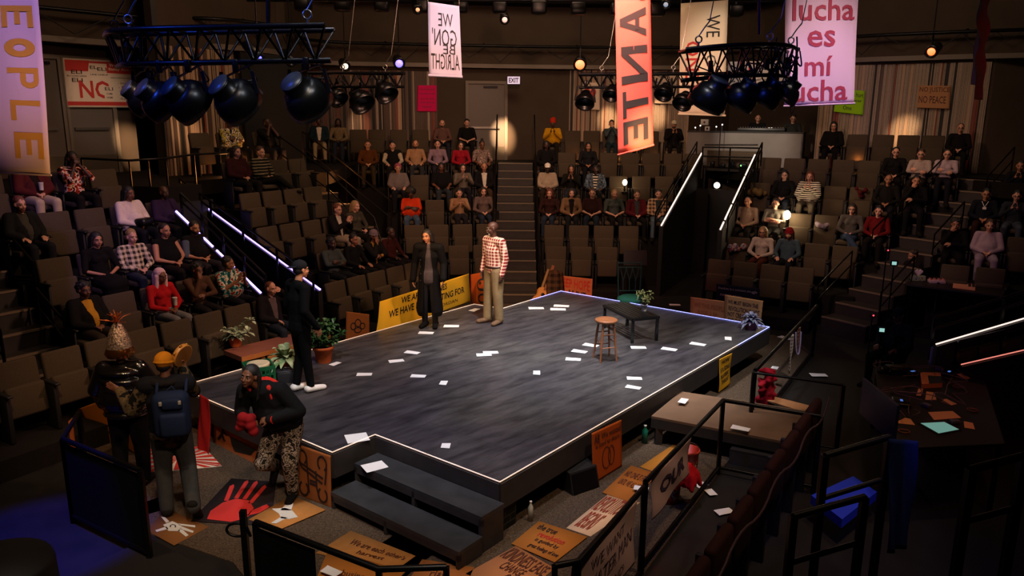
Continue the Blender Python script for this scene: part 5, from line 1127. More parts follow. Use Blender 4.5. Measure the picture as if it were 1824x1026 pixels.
# ------------------------------------------------------------------ banners and signs
def banner(name, quad, m, label, lines=(), lm=None, mirror=False, amp=.012, nx=10, ny=24, th=.004, hem=None, waves=(2.2, 1.3), extra=()):
    q = [V(p) for p in quad]; ctr = sum(q, V()) / 4; q = [p - ctr for p in q]; n = (q[1] - q[0]).cross(q[3] - q[0]).normalized()
    def S(u, t, off=0): return q[0] * (1 - u) * (1 - t) + q[1] * u * (1 - t) + q[2] * u * t + q[3] * (1 - u) * t + n * (off + amp * math.sin(u * waves[0] * PI + t * 2) * math.cos(t * waves[1] * PI + u))
    mb = MB(); vs = [S(i / nx, j / ny) for j in range(ny + 1) for i in range(nx + 1)]; k = nx + 1
    mb.add(vs, [(j * k + i, j * k + i + 1, (j + 1) * k + i + 1, (j + 1) * k + i) for j in range(ny) for i in range(nx)], 0, True)
    o = mb.build(name, m, None, ctr); tag(o, label, 'banner' if 'banner' in name else 'sign'); s = o.modifiers.new('t', 'SOLIDIFY'); s.thickness = th; s.offset = -1
    allm = []
    for grp in ([(lines, lm)] if lines else []) + list(extra):
        ls, mm = grp; mb = MB()
        for ln in ls:
            vs, fs = glyphs(ln[0], ln[5] if len(ln) > 5 else 0, mirror, ln[6] if len(ln) > 6 else 0.01)
            if not vs: continue
            x0 = min(v[0] for v in vs); x1 = max(v[0] for v in vs); y0 = min(v[1] for v in vs); y1 = max(v[1] for v in vs)
            mb.add([S(ln[1] + (ln[3] - ln[1]) * (v[0] - x0) / max(1e-6, x1 - x0), ln[2] + (ln[4] - ln[2]) * (v[1] - y0) / max(1e-6, y1 - y0), .006) for v in vs], fs)
        mb.build('lettering', mm, o)
    if q[2].z + ctr.z < 8.5 and name == 'hanging_banner':
        for c in (q[2], q[3]): MB().tube([c, V((c.x, c.y, 9.59 - ctr.z))], .004, 5).build('suspension_line', m_steel, o)
    if hem:
        a, b = S(0, 0) - (q[1] - q[0]) * .015, S(1, 0) + (q[1] - q[0]) * .015; MB().tube([a, b], hem, 8).build('bottom_batten', m, o)
    o['_'] = 0; del o['_']; o2 = S
    return o, S
_gl = {}
def glyphs(txt, rot, mirror, bold):
    k = (txt, bold)
    if k not in _gl:
        cu = bpy.data.curves.new('t', 'FONT'); cu.body = txt; cu.offset = bold; cu.resolution_u = 2
        o = bpy.data.objects.new('t', cu); C.objects.link(o); me = bpy.data.meshes.new_from_object(o.evaluated_get(bpy.context.evaluated_depsgraph_get()))
        _gl[k] = ([tuple(v.co[:2]) for v in me.vertices], [tuple(p.vertices) for p in me.polygons]); bpy.data.objects.remove(o); bpy.data.curves.remove(cu); bpy.data.meshes.remove(me)
    vs, fs = _gl[k]
    if rot == 90: vs = [(y, -x) for x, y in vs]
    if rot == -90: vs = [(-y, x) for x, y in vs]
    if rot == 180: vs = [(-x, -y) for x, y in vs]
    if mirror: vs = [(-x, y) for x, y in vs]; fs = [f[::-1] for f in fs]
    return vs, fs
def shape_on(S, polys, m, parent, name='painted_shape', off=.005):
    mb = MB()
    for pl in polys:
        c = (sum(p[0] for p in pl) / len(pl), sum(p[1] for p in pl) / len(pl)); vs = [S(u, t, off) for u, t in pl] + [S(*c, off)]; n = len(pl)
        mb.add(vs, [(i, (i + 1) % n, n) for i in range(n)])
    return mb.build(name, m, parent)
def line_on(S, paths, w_, m, parent, name='drawing', off=.005, asp=1.0):
    mb = MB()
    for pt in paths:
        for (u0, t0), (u1, t1) in zip(pt, pt[1:]):
            dx, dy = u1 - u0, (t1 - t0); l = math.hypot(dx, dy) or 1; nx_, ny_ = -dy / l * w_, dx / l * w_ * asp
            mb.add([S(u0 - nx_, t0 - ny_, off), S(u1 - nx_, t1 - ny_, off), S(u1 + nx_, t1 + ny_, off), S(u0 + nx_, t0 + ny_, off)], [(0, 1, 2, 3)])
    return mb.build(name, m, parent)
def circ(cu, ct, ru, rt, a0=0, a1=360, n=20): return [(cu + ru * math.cos(math.radians(a0 + (a1 - a0) * i / n)), ct + rt * math.sin(math.radians(a0 + (a1 - a0) * i / n))) for i in range(n + 1)]
def qd(px, d): return [Q(x, y, d) for x, y in px]                     # BL, BR, TR, TL at one depth
def qz(px, z): return [P(x, y, z) for x, y in px]                     # lying on a level
def qv(px, z0):                                                       # standing on a level: bottom pair fixes the depth
    a, b = P(*px[0], z0), P(*px[1], z0); return [a, b, Q(*px[2], b.y), Q(*px[3], a.y)]
def online(px, py, A, B, off=0.12):                                   # on the wall through A, B
    A = V((A[0], A[1], 0)); B = V((B[0], B[1], 0)); d = (B - A).normalized(); n = V((d.y, -d.x, 0)); r = ray(px, py); t = (A.dot(n) + off) / r.dot(n)
    return V((r.x * t, r.y * t, EYE + r.z * t))
m_ink = mat('black marker ink', '#14100e', 0.7); m_red = mat('red paint', '#b3231c', 0.7); m_inkb = mat('brown marker ink', '#4a2113', 0.7)
m_card = mat('corrugated cardboard', '#b0773f', 0.85, noise=0.08, scale=12); m_card2 = mat('pale cardboard', '#c99c66', 0.85, noise=0.08, scale=10); m_white = mat('white cloth', '#d6cdc8', 0.85)
m_paper = mat('white paper', '#e4e0de', 0.7)
# large hung banners
m_lil = mat('pale lilac cloth', '#cfb6b4', 0.85)
def arc(cx, cy, rx, ry, a0, a1, w_, n=8, asp=1.0):
    out = []
    for k in range(n):
        a, b = math.radians(a0 + (a1 - a0) * k / n), math.radians(a0 + (a1 - a0) * (k + 1) / n); P_ = lambda t, f: (cx + math.cos(t) * (rx - f * w_), cy + math.sin(t) * (ry - f * w_ * asp))
        out.append([P_(a, 0), P_(b, 0), P_(b, 1), P_(a, 1)])
    return out
rc = lambda x0, y0, x1, y1: [(x0, y0), (x1, y0), (x1, y1), (x0, y1)]
BLK = {'E': [rc(0, 0, .26, 1), rc(.26, 0, 1, .19), rc(.26, .41, .85, .59), rc(.26, .81, 1, 1)], 'L': [rc(0, 0, .26, 1), rc(.26, 0, 1, .19)], 'O': arc(.5, .5, .5, .5, 0, 360, .3, 20), 'T': [rc(.36, 0, .64, .86), rc(0, .86, 1, 1)],
       'P': [rc(0, 0, .26, 1), rc(.26, .84, .6, 1), rc(.26, .42, .6, .6)] + arc(.6, .71, .4, .29, -90, 90, .26, 8, .62), 'A': [[(0, 0), (.26, 0), (.6, 1), (.38, 1)], [(.76, 0), (1, 0), (.62, 1), (.42, 1)], rc(.25, .26, .77, .42)],
       'N': [rc(0, 0, .22, 1), rc(.78, 0, 1, 1), [(.22, .72), (.22, 1), (.78, .28), (.78, 0)]]}
def block_letters(S, ls, m, parent, mirror=False, off=.007):
    mb = MB()
    for ch, u0, v0, u1, v1 in ls:
        for pl in BLK[ch]:
            pts = []
            for x, y in pl:
                a, b = y, 1 - x                       # turned a quarter clockwise
                if mirror: a = 1 - a
                pts.append(S(u0 + (u1 - u0) * a, v0 + (v1 - v0) * b, off))
            mb.add(pts, [tuple(range(len(pts)))])
    return mb.build('lettering', m, parent)
ob, S = banner('hanging_banner', qd([(-28, 306), (90, 312), (67, -12), (-48, -12)], 8.6), m_lil, 'tall pale banner with mustard letters reading downwards at the left edge', hem=.012)
block_letters(S, [('E', .42, .82, .90, .935), ('O', .44, .66, .90, .76), ('P', .46, .49, .92, .60), ('L', .47, .31, .92, .42), ('E', .49, .09, .93, .24)], mat('mustard paint', '#c9932a', 0.7), ob)
banner('hanging_banner', qd([(764, 134), (823, 137), (818, 11), (762, 3)], 13), mat('lilac white cloth', '#bdbbd6', .85), 'white banner with hand painted words seen mirrored from behind',
       [('WE', .32, .69, .78, .87, 0, .0), ("GON'", .12, .42, .88, .66, 0, 0), ('BE', .45, .31, .82, .44, 0, .0), ('ALRIGHT', .08, .09, .94, .31, 0, 0)], m_ink, mirror=True, hem=.02)
m_redc = mat('salmon cloth', '#c74a3c', 0.85, noise=.06, scale=5)
ob, S = banner('hanging_banner', qd([(1101, 276), (1164, 258), (1158, -25), (1095, -25)], 11), m_redc, 'tall red banner with rotated dark letters, glowing bright at its foot',
       hem=.014, amp=.004)
block_letters(S, [('L', .1, .915, .84, .99), ('A', .12, .70, .86, .875), ('N', .14, .42, .88, .645), ('T', .16, .215, .88, .375), ('E', .16, .05, .86, .19)], mat('dark brown paint', '#2e211e', 0.8), ob, True)
m_cream = mat('cream cloth', '#d9c6ac', 0.85)
banner('hanging_banner', qd([(1209, 203), (1291, 206), (1297, 0), (1213, 6)], 16), m_cream, 'cream banner reading WE ARE ONE downwards behind the right truss',
       [('WE', .55, .69, .84, .88, 90, .0)], m_ink, extra=(([('ONE', .12, .30, .42, .66, 90, .01)], m_red), ([('O', .55, .42, .78, .54, 90, 0), ('F', .55, .28, .78, .38, 90, 0)], mat('grey paint', '#4a463f', .7))), hem=.02)
m_lil2 = mat('pink white banner cloth', '#bf93a4', 0.85)
m_mag = mat('crimson paint', '#8f1230', 0.7)
banner('hanging_banner', qd([(1397, 189), (1521, 184), (1530, -30), (1400, -30)], 11), m_lil2, 'wide purple lit banner with crimson blackletter words at upper right',
       [('lucha', .10, .70, .96, .885, 0, .012), ('es', .31, .485, .70, .62, 0, .012), ('mí', .28, .245, .67, .41, 0, .012), ('lucha', .02, .03, .90, .21, 0, .012)], m_mag, hem=.012)
banner('hanging_banner', [Q(1735, 176, 10.8), Q(1750, 178, 10.5), Q(1766, -30, 10.5), Q(1748, -30, 10.8)], mat('rust brown cloth', '#5a2413', 0.9), 'narrow rust brown banner seen edge on at the upper right', amp=.03, waves=(1, 6))
banner('hanging_banner', [Q(1729, 150, 10.9), Q(1738, 152, 10.8), Q(1752, 0, 10.8), Q(1744, 0, 10.9)], mat('slate grey cloth', '#4a4e52', 0.9), 'narrow grey banner behind the rust brown banner at upper right', amp=.02, waves=(1, 5))
# wall signs
W_L = (wL0, wL1); W_C = (wC0, wC1); W_E = (wD1, wE1); W_R = (wR0, wR1)
m_sgn = mat('cream sign board', '#d8c3ad', 0.8); m_sred = mat('sign red', '#b8281f', 0.7)
oq = [online(x, y, *W_L, .14) for x, y in ((121, 191), (300, 192), (288, 112), (112, 103))]
ob, S = banner('wall_sign', oq, m_sgn, 'wide red and cream sign board with torn letters NO and ELI on the left wall', amp=0, th=.02,
   lines=[('ELI', .06, .69, .16, .77, 0, .012), ('ELI', .06, .52, .16, .60, 0, .012), ('EL', .24, .80, .31, .87, 0, .012), ('ELI', .31, .77, .40, .84, 0, .012), ('ELI', .36, .36, .44, .43, 0, .012), ('COME', .37, .27, .43, .31), ('HOME', .37, .19, .43, .23), ('ELI LIVES HERE', .02, .63, .2, .66), ('LINE LINEUP', .24, .67, .41, .7), ('- Drug', .5, .49, .6, .54), ('- Ball', .5, .41, .6, .46), ('-Car W', .5, .33, .62, .38), ('-Hou', .5, .25, .6, .30), ('-Lou', .5, .17, .58, .22), ('www.roodhouse.com', .43, .62, .62, .65)],
   lm=m_ink)
shape_on(S, [[(.01, .97), (.01, .74), (.22, .75), (.24, .97)], [(.41, .96), (.40, .73), (.99, .70), (.99, .95)], [(.22, .96), (.23, .92), (.42, .92), (.42, .96)], [(.0, .04), (.0, .12), (.99, .12), (.99, .04)]], m_sred, ob)
banner('x', oq, m_sgn, 'x') if False else None
def lettered(S, ls, m, parent):
    mb = MB()
    for ln in ls:
        vs, fs = glyphs(ln[0], ln[5] if len(ln) > 5 else 0, False, ln[6] if len(ln) > 6 else 0.0); x0 = min(v[0] for v in vs); x1 = max(v[0] for v in vs); y0 = min(v[1] for v in vs); y1 = max(v[1] for v in vs)
        mb.add([S(ln[1] + (ln[3] - ln[1]) * (v[0] - x0) / max(1e-6, x1 - x0), ln[2] + (ln[4] - ln[2]) * (v[1] - y0) / max(1e-6, y1 - y0), .007) for v in vs], fs)
    return mb.build('lettering', m, parent)
lettered(S, [('NO', .12, .19, .42, .56, 0, .02)], m_sred, ob); lettered(S, [('Welcome to', .43, .86, .66, .93, 0, .02), ('Sisley Ave Park', .42, .77, .74, .84, 0, .02)], m_sgn, ob)
shape_on(S, [[(.35, .17), (.45, .17), (.45, .45), (.35, .45)]], m_sgn, ob, off=.0085); lettered(lambda u, t, o=0: S(u, t, .011), [('ELI', .36, .36, .44, .43, 0, .012), ('COME', .37, .27, .43, .31, 0, .02), ('HOME', .37, .19, .43, .23, 0, .02)], m_ink, ob)
ob, S = banner('wall_sign', [online(x, y, *W_C, .14) for x, y in ((743, 198), (778, 199), (778, 152), (744, 152))], mat('hot pink poster board', '#c8185a', 0.8), 'hot pink poster board on the back left slat wall', amp=0, th=.01,
   lines=[('we are the ones', .12, .82, .88, .9), ('who keep us safe', .1, .64, .9, .72), ('care for each', .14, .46, .86, .54), ('other and stay', .12, .3, .88, .38), ('together', .25, .14, .75, .22)], lm=mat('dark pink ink', '#6a1038', .7))
ob, S = banner('wall_sign', [online(x, y, *W_R, .16) for x, y in ((1485, 199), (1537, 205), (1541, 162), (1490, 158))], mat('neon green poster board', '#8ec61a', 0.8), 'neon green poster board half behind the purple lit banner', amp=0, th=.01,
   lines=[('We hurt', .45, .72, .95, .9), ('power', .5, .48, .92, .6), ('One', .3, .14, .6, .32)], lm=m_ink)
ob, S = banner('wall_sign', [online(x, y, *W_R, .18) for x, y in ((1633, 192), (1691, 194), (1694, 153), (1636, 152))], mat('sign cardboard', '#a87a55', .85), 'cardboard sign reading NO JUSTICE NO PEACE on the right slat wall', amp=0, th=.015,
   lines=[('NO JUSTICE', .05, .66, .97, .93, 0, .01), ('NO PEACE', .04, .22, .88, .54, 0, .01)], lm=m_inkb)
ob, S = banner('wall_sign', [online(x, y, *W_E, .16) for x, y in ((1037, 195), (1068, 196), (1068, 147), (1038, 147))], m_sgn, 'white poster with a red heart behind the small scoop lamp', amp=0, th=.01)
shape_on(S, [[(.45 + .028 * 16 * math.sin(t) ** 3 * .8, .58 + .018 * (13 * math.cos(t) - 5 * math.cos(2 * t) - 2 * math.cos(3 * t) - math.cos(4 * t))) for t in [2 * PI * i / 24 for i in range(24)]]], m_sred, ob, 'red_heart')
banner('wall_sign', [online(x, y, *W_E, .16) for x, y in ((1166, 184), (1206, 186), (1206, 130), (1166, 128))], m_sgn, 'white sign board low behind the long far truss', amp=0, th=.01, lines=[('POWER TO', .1, .5, .9, .7)], lm=mat('pale blue ink', '#50688a', .7))
ob, S = banner('wall_sign', [Q(x, y, 17.5) for x, y in ((1297, 163), (1398, 158), (1398, 108), (1297, 110))], mat('white board', '#b9b3b0', .8), 'white sign board with red and black lettering behind the right truss', amp=0, th=.015,
   lines=[('CE', .04, .3, .12, .6), ('we demand', .42, .7, .7, .8), ('dignity and', .42, .5, .7, .6), ('respect now', .42, .3, .7, .4)], lm=m_ink, extra=(([('U', .27, .25, .38, .9, 0, .012)], m_sred),))
# EXIT sign
t = thing('exit_sign', 'small lit EXIT sign hanging left of the long far truss over the back door', 'sign', Q(915, 143, 23.9))
MB().rbox((0, 0.03, 0), (.42, .06, .26), .01).build('housing', m_blackmetal, t); MB().box((0, -.003, 0), (.38, .006, .22)).build('lit_face', mat('lit exit face', '#ffffff', .5, emit=.55, ecol=(.6, .5, .85)), t)
mb = MB(); vs, fs = glyphs('EXIT', 0, False, .03); xs = [v[0] for v in vs]; ys = [v[1] for v in vs]
mb.add([(-.15 + .3 * (v[0] - min(xs)) / (max(xs) - min(xs)), -.010, -.07 + .14 * (v[1] - min(ys)) / (max(ys) - min(ys))) for v in vs], fs); mb.build('lettering', mat('exit letters', '#201a3a', .6), t)
# signs round the stage
ob, S = banner('cloth_banner', [P(679, 592, SH) + V((-.12, .1, -.1)), P(846, 540, SH) + V((-.1, .12, .0)), Q(837, 487, 14.6), Q(677, 537, 12.95)], mat('yellow cloth', '#d8a92a', .85), 'yellow banner tied behind the stage reading WE ARE THE ONES', amp=.03, waves=(2, .6),
   lines=[('WE ARE THE ONES', .22, .72, .72, .92, 0, .02), ('WE HAVE BEEN WAITING FOR', .1, .40, .93, .62, 0, .02), ('JUNE JORDAN', .52, .14, .85, .28, 0, .0)], lm=m_ink)
ob, S = banner('cardboard_sign', qv([(840, 545), (872, 548), (872, 483), (838, 489)], .45), mat('dark orange cardboard', '#9c4413', .85), 'dark orange cardboard with painted face beside the yellow banner', amp=0, th=.01)
line_on(S, [circ(.6, .65, .25, .16), circ(.5, .7, .05, .02), circ(.75, .7, .05, .02), [(.5, .52), (.7, .5)], circ(.6, .25, .2, .12)], .03, m_ink, ob)
ob, S = banner('cardboard_sign', qv([(616, 608), (658, 600), (658, 560), (617, 555)], .45), mat('brown cardboard', '#8a5226', .85), 'brown cardboard with line drawn heads behind the left stage edge', amp=0, th=.01)
line_on(S, [circ(.3, .5, .1, .12), circ(.5, .62, .12, .14), circ(.7, .5, .1, .12), circ(.5, .35, .14, .1)], .018, m_ink, ob)
ob, S = banner('cardboard_sign', qv([(992, 527), (1053, 545), (1055, 497), (993, 490)], .3), mat('pinkish cardboard', '#b4623c', .85), 'cardboard sign reading KEEP HOPE ALIVE behind the far stage corner', amp=0, th=.01, lines=[('KEEP HOPE', .06, .52, .95, .90, 0, .01)], lm=m_sred, extra=(([('ALIVE', .3, .08, .85, .44, 0, .012)], mat('dark blue ink', '#141c3a', .7)),))
ob, S = banner('cardboard_sign', qv([(1229, 568), (1300, 585), (1300, 538), (1230, 529)], .3), mat('light brown cardboard', '#b0744a', .85), 'faded cardboard sign left of the two behind the blue lit edge', amp=0, th=.01, lines=[('WE THE PEOPLE', .1, .6, .9, .8), ('RISE UP', .2, .3, .7, .5)], lm=mat('faded ink', '#9a5a36', .8))
ob, S = banner('cardboard_sign', qv([(1290, 583), (1352, 598), (1359, 536), (1291, 525)], .3), mat('tan cardboard', '#bd8a56', .85), 'tan cardboard sign with revolution slogan behind the blue flowers', amp=0, th=.01, lines=[('WE MUST BEGIN THE', .1, .76, .9, .88), ('REVOLUTION IS NOT', .12, .56, .95, .7), ('NOT CREATED', .1, .38, .7, .52), ('AND THE END', .1, .2, .65, .34)], lm=m_ink)
banner('cardboard_sign', qv([(1275, 560), (1352, 575), (1353, 514), (1276, 505)], .1), mat('dark blue board', '#171a2c', .8), 'dark blue chalked board behind the tan cardboard sign', amp=0, th=.01, lines=[('freedom is a constant struggle', .05, .82, .95, .92), ('never stop', .1, .6, .6, .72)], lm=mat('chalk', '#8a8a9a', .8))
ob, S = banner('paper_sign', [sp(-.05, 5.35, -.12 + .14), sp(-.05, 5.78, .06), sp(-.05, 5.78, .57), sp(-.05, 5.35, .57)], mat('yellow paper', '#c08a1c', .8), 'yellow paper sign hanging from the right side of the stage', amp=.02, waves=(.5, 1), lines=[('HOPE', .2, .8, .8, .92), ('IS A SONG', .1, .56, .9, .7, 0, .02), ('IN A WEARY', .1, .36, .9, .5, 0, .02), ('THROAT', .15, .2, .85, .33, 0, .02)], lm=m_ink)
ob, S = banner('cardboard_sign', qv([(1057, 862), (1108, 830), (1107, 748), (1055, 772)], 0.02), mat('orange cardboard', '#a84a14', .85), 'orange cardboard sign leaning upright against the right side of the stage', amp=0, th=.01, lines=[('All', .05, .76, .22, .94, 0, .02), ('We wanted', .3, .8, .95, .92), ('is food to share', .1, .66, .9, .76)], lm=m_inkb)
line_on(S, [circ(.45, .38, .14, .22), circ(.62, .38, .1, .2)], .012, m_inkb, ob)
ob, S = banner('cardboard_sign', qv([(527, 882), (590, 906), (588, 812), (525, 790)], 0.0), mat('brown kraft board', '#8a4f27', .85), 'cardboard with looped knot pattern on the stage corner by the steps', amp=0, th=.01)
for k_, wd_ in ((0, .035),):
    lp = [circ(.22, .80, .12, .13, -60, 240), circ(.78, .80, .12, .13, -60, 240), circ(.25, .2, .12, .13, 120, 420), circ(.78, .2, .12, .13, 120, 420)]
    line_on(S, lp + [[(.15, .68), (.8, .52)], [(.10, .78), (.2, .6), (.78, .42)], [(.9, .75), (.85, .42)], [(.34, .85), (.4, .15)], [(.6, .62), (.62, .3), (.7, .1)], [(.42, .4), (.62, .4)], [(.42, .34), (.62, .34)]], .022, mat('dark brown paint', '#2e211e', .8), ob)
ob, S = banner('cardboard_sign', qv([(380, 790), (450, 826), (470, 780), (381, 743)], 0.0), mat('reddish cardboard', '#a3572f', .85), 'cardboard painted with a running figure against the left side of the stage', amp=0, th=.01)
line_on(S, [circ(.22, .8, .05, .08), [(.22, .72), (.2, .5)], [(.2, .64), (.32, .55)], [(.2, .5), (.12, .25)], [(.2, .5), (.28, .3)]], .03, m_ink, ob); shape_on(S, [[(.38, .55), (.95, .5), (.9, .25), (.55, .12), (.45, .3)]], m_ink, ob)
banner('cloth_banner', qv([(352, 800), (372, 812), (372, 712), (353, 700)], 0.0), mat('crimson cloth', '#8e1616', .85), 'crimson cloth hanging at the far left corner of the stage', amp=.02)
# boards lying on the carpet
def floor_board(px, m, label, lines=(), lm=None, z=.02, **k): return banner('cardboard_sign', qz(px, z), m, label, lines, lm or m_inkb, amp=0, th=.008, nx=1, ny=1, **k)
ob, S = floor_board([(263, 842), (395, 830), (363, 795), (262, 800)], mat('sun ray poster', '#d8c8b4', .8), 'red and white sunburst poster on the carpet behind the walking person')
shape_on(S, [[(.5, .42), (.5 + .9 * math.cos(a), .42 + 1.1 * math.sin(a)), (.5 + .9 * math.cos(a + .13), .42 + 1.1 * math.sin(a + .13))] for a in []] + [[(.45, .45), (min(1, max(0, .45 + .75 * math.cos(a))), min(1, max(0, .45 + .75 * math.sin(a)))), (min(1, max(0, .45 + .75 * math.cos(a + .14))), min(1, max(0, .45 + .75 * math.sin(a + .14))))] for a in [i * 2 * PI / 22 for i in range(22)]], m_sred, ob)
ob, S = floor_board([(340, 928), (482, 936), (492, 858), (412, 852)], mat('dark canvas mat', '#2b2122', .85), 'dark canvas with a big red painted hand on the carpet', z=.024)
hand_p = [[(.18, .05), (.5, .02), (.68, .12), (.72, .34), (.6, .5), (.38, .52), (.22, .42), (.14, .22)]] + [[(u0 - .035, v0), (u0 + .035, v0), (u1 + .045, v1), (u1, v1 + .05), (u1 - .045, v1)] for u0, v0, u1, v1 in ((.25, .46, .16, .8), (.38, .53, .38, .93), (.52, .52, .58, .93), (.64, .44, .78, .84))] + [[(.66, .16), (.70, .28), (.9, .44), (.95, .38), (.82, .24)]]
shape_on(S, hand_p, mat('bright red paint', '#c52a26', .7), ob)
ob, S = floor_board([(443, 925), (497, 943), (580, 908), (520, 882)], m_card, 'cardboard with a white painted dove beside the red hand canvas', z=.03)
shape_on(S, [[(.08, .45), (.4, .40), (.6, .3), (.78, .36), (.85, .5), (.7, .55), (.5, .62), (.3, .6)], [(.3, .5), (.12, .85), (.3, .8), (.5, .6)], [(.55, .35), (.6, .08), (.72, .12), (.7, .38)]], mat('white paint', '#c9c4bc', .8), ob)
ob, S = floor_board([(262, 945), (310, 971), (372, 938), (296, 905)], mat('brown floor cardboard', '#7a4f2a', .85), 'brown cardboard with a white painted hand under the walking foot', z=.018)
shape_on(S, [[(.25, .4), (.5, .3), (.7, .45), (.6, .65), (.35, .65)], [(.65, .45), (.95, .38), (.95, .46), (.68, .55)], [(.65, .52), (.95, .58), (.92, .65), (.62, .62)], [(.55, .62), (.85, .78), (.8, .84), (.5, .66)], [(.35, .4), (.2, .12), (.28, .1), (.45, .36)], [(.3, .6), (.05, .7), (.06, .62), (.28, .5)]], mat('white paint', '#c9c4bc', .8), ob)
line_on(S, [circ(.47, .5, .06, .06, 0, 250)], .012, m_ink, ob)
floor_board([(264, 916), (300, 905), (292, 882), (262, 893)], m_card, 'small orange cardboard scrap under the walking foot', z=.012)
floor_board([(562, 985), (706, 1014), (740, 990), (625, 945)], m_card, 'large orange cardboard before the steps about each other\'s harvest', [("We are each other's", .18, .55, .95, .78), ('harvest', .4, .28, .75, .45)])
floor_board([(560, 1040), (690, 1052), (722, 1018), (585, 977)], mat('orange cardboard two', '#b8722f', .85), 'orange cardboard under the front railing with a white sheet on it', [('business', .3, .3, .7, .5)], z=.028)
floor_board([(720, 1045), (830, 1042), (845, 1010), (752, 996)], mat('deep orange cardboard', '#ad6a36', .85), 'orange cardboard right below the lower step at the front', [('rise', .3, .4, .6, .6)], z=.02)
floor_board([(829, 1022), (930, 1060), (988, 1012), (919, 972)], mat('peach cardboard', '#c18052', .85), 'peach cardboard reading KINDNESS near the front right corner', [('KINDNESS EASE', .04, .62, .96, .95), ('CHANGE', .25, .38, .7, .6), ('OUTFITS', .5, .14, .98, .36)], z=.02)
floor_board([(911, 968), (988, 1001), (1046, 956), (960, 928)], mat('vivid orange cardboard', '#b06c2c', .85), 'vivid orange cardboard with the true revolution slogan', [('the true', .1, .72, .5, .92), ('is guided by', .3, .3, .8, .46), ('great feelings of love', .3, .08, .95, .24)], m_ink, z=.03, extra=(([('revolution', .25, .5, .8, .68)], m_sred),))
floor_board([(1009, 940), (1052, 955), (1140, 895), (1082, 881)], mat('cream cardboard', '#d8b088', .85), 'cream cardboard reading REVOLUTION BEGINS by the right railing', [('REVOLUTION', .04, .54, .95, .95), ('BEGINS', .15, .08, .7, .5)], mat('red brown ink', '#8a2f1c', .7), z=.018)
floor_board([(1073, 877), (1118, 892), (1175, 845), (1124, 829)], mat('burnt orange cardboard', '#aa6428', .85), 'burnt orange cardboard with a white sheet beside the right railing', [('NO ONE IS FREE', .1, .62, .9, .82), ('UNTIL WE ALL ARE', .15, .36, .9, .54)], z=.026)
floor_board([(1140, 831), (1165, 840), (1240, 800), (1205, 788)], mat('amber cardboard', '#b5752c', .85), 'amber cardboard behind the red buckets', z=.02)
ob, S = banner('wood_sign', qv([(162, 775), (246, 812), (243, 690), (136, 730)], 0.0), mat('amber plywood', '#a8631c', .75), 'amber plywood board with a drawn triangle behind the left front rail', amp=0, th=.02)
line_on(S, [[(.85, .85), (.4, .35), (.9, .02)]], .012, m_ink, ob)
banner('wood_sign', qv([(131, 860), (142, 858), (129, 745), (122, 752)], 0.0), mat('amber plywood strip', '#a8562c', .75), 'narrow amber board at the left end of the left front rail', amp=0, th=.02)
# loose sheets of paper
def sheet(px, py, z, lpx, hpx, ang, label, m=m_paper, k=[0]):
    c = P(px, py, z + .004); d = math.hypot(c.x, c.y); a = math.radians(ang); k[0] += 1
    L, W_ = .28, .2
    if lpx: L = lpx / FPX * c.y; W_ = max(.1, min(.24, L * .55)) if not hpx else hpx
    o = MB().slab([V((-L / 2, -W_ / 2, .001)), V((L / 2, -W_ / 2, .004)), V((L / 2, W_ / 2, .001)), V((-L / 2, W_ / 2, .006))], .002).build('paper_sheet', m, None, c, a)
    return tag(o, label, 'paper', 'loose white sheets scattered about')
SH_ = [(734, 628, 'white sheet left of centre stage, the upper of a slanting pair', -20), (706, 643, 'white sheet left of centre stage, lower of a slanting pair', 20), (649, 667, 'white sheet nearest the white shoes', 3), (597, 648, 'white sheet beside the terracotta pot', 60), (745, 670, 'white sheet below the slanting pair', -5), (790, 682, 'white sheet standing upright-on below centre', 85),
       (874, 628, 'white sheet on top of another at centre stage', 8), (862, 632, 'white sheet under its twin at centre stage', 8), (956, 664, 'square-on white sheet right of centre', 88), (955, 549, 'white sheet near the far corner, left of a pair', 3), (1000, 545, 'white sheet near the far corner, upper of a pair', -8), (994, 551, 'white sheet near the far corner, lower of a pair', -3),
       (804, 581, 'white sheet at the right foot of the coat wearer', 0), (759, 593, 'white sheet in front of the shoes of the coat wearer', -5), (845, 552, 'white sheet between the two older performers', 60), (1032, 626, 'white sheet just left of the wooden stool', -25), (1021, 640, 'white sheet lower left of the wooden stool', -8), (1052, 615, 'white sheet half behind the wooden stool', -30),
       (1137, 619, 'white sheet beneath the front of the black table', 0), (1192, 622, 'white sheet right of the black table legs', -28), (1243, 613, 'white sheet second from the right stage edge', -30), (1297, 603, 'white sheet nearest the blue flowers', 75), (1130, 674, 'white sheet alone lower right, upper of two', -3), (1128, 690, 'white sheet lower right, lower of two', -25), (794, 794, 'white sheet near the front stage edge above the steps', 88)]
for px, py, lb, ang in SH_: sheet(px, py, SH, 28 if abs(ang) < 50 else 22, None, ang, lb)
sheet(636, 780, SH, 42, .24, 22, 'white sheet overhanging the notch above the steps'); sheet(667, 831, .41, 44, .2, 32, 'white sheet on the upper stage step')
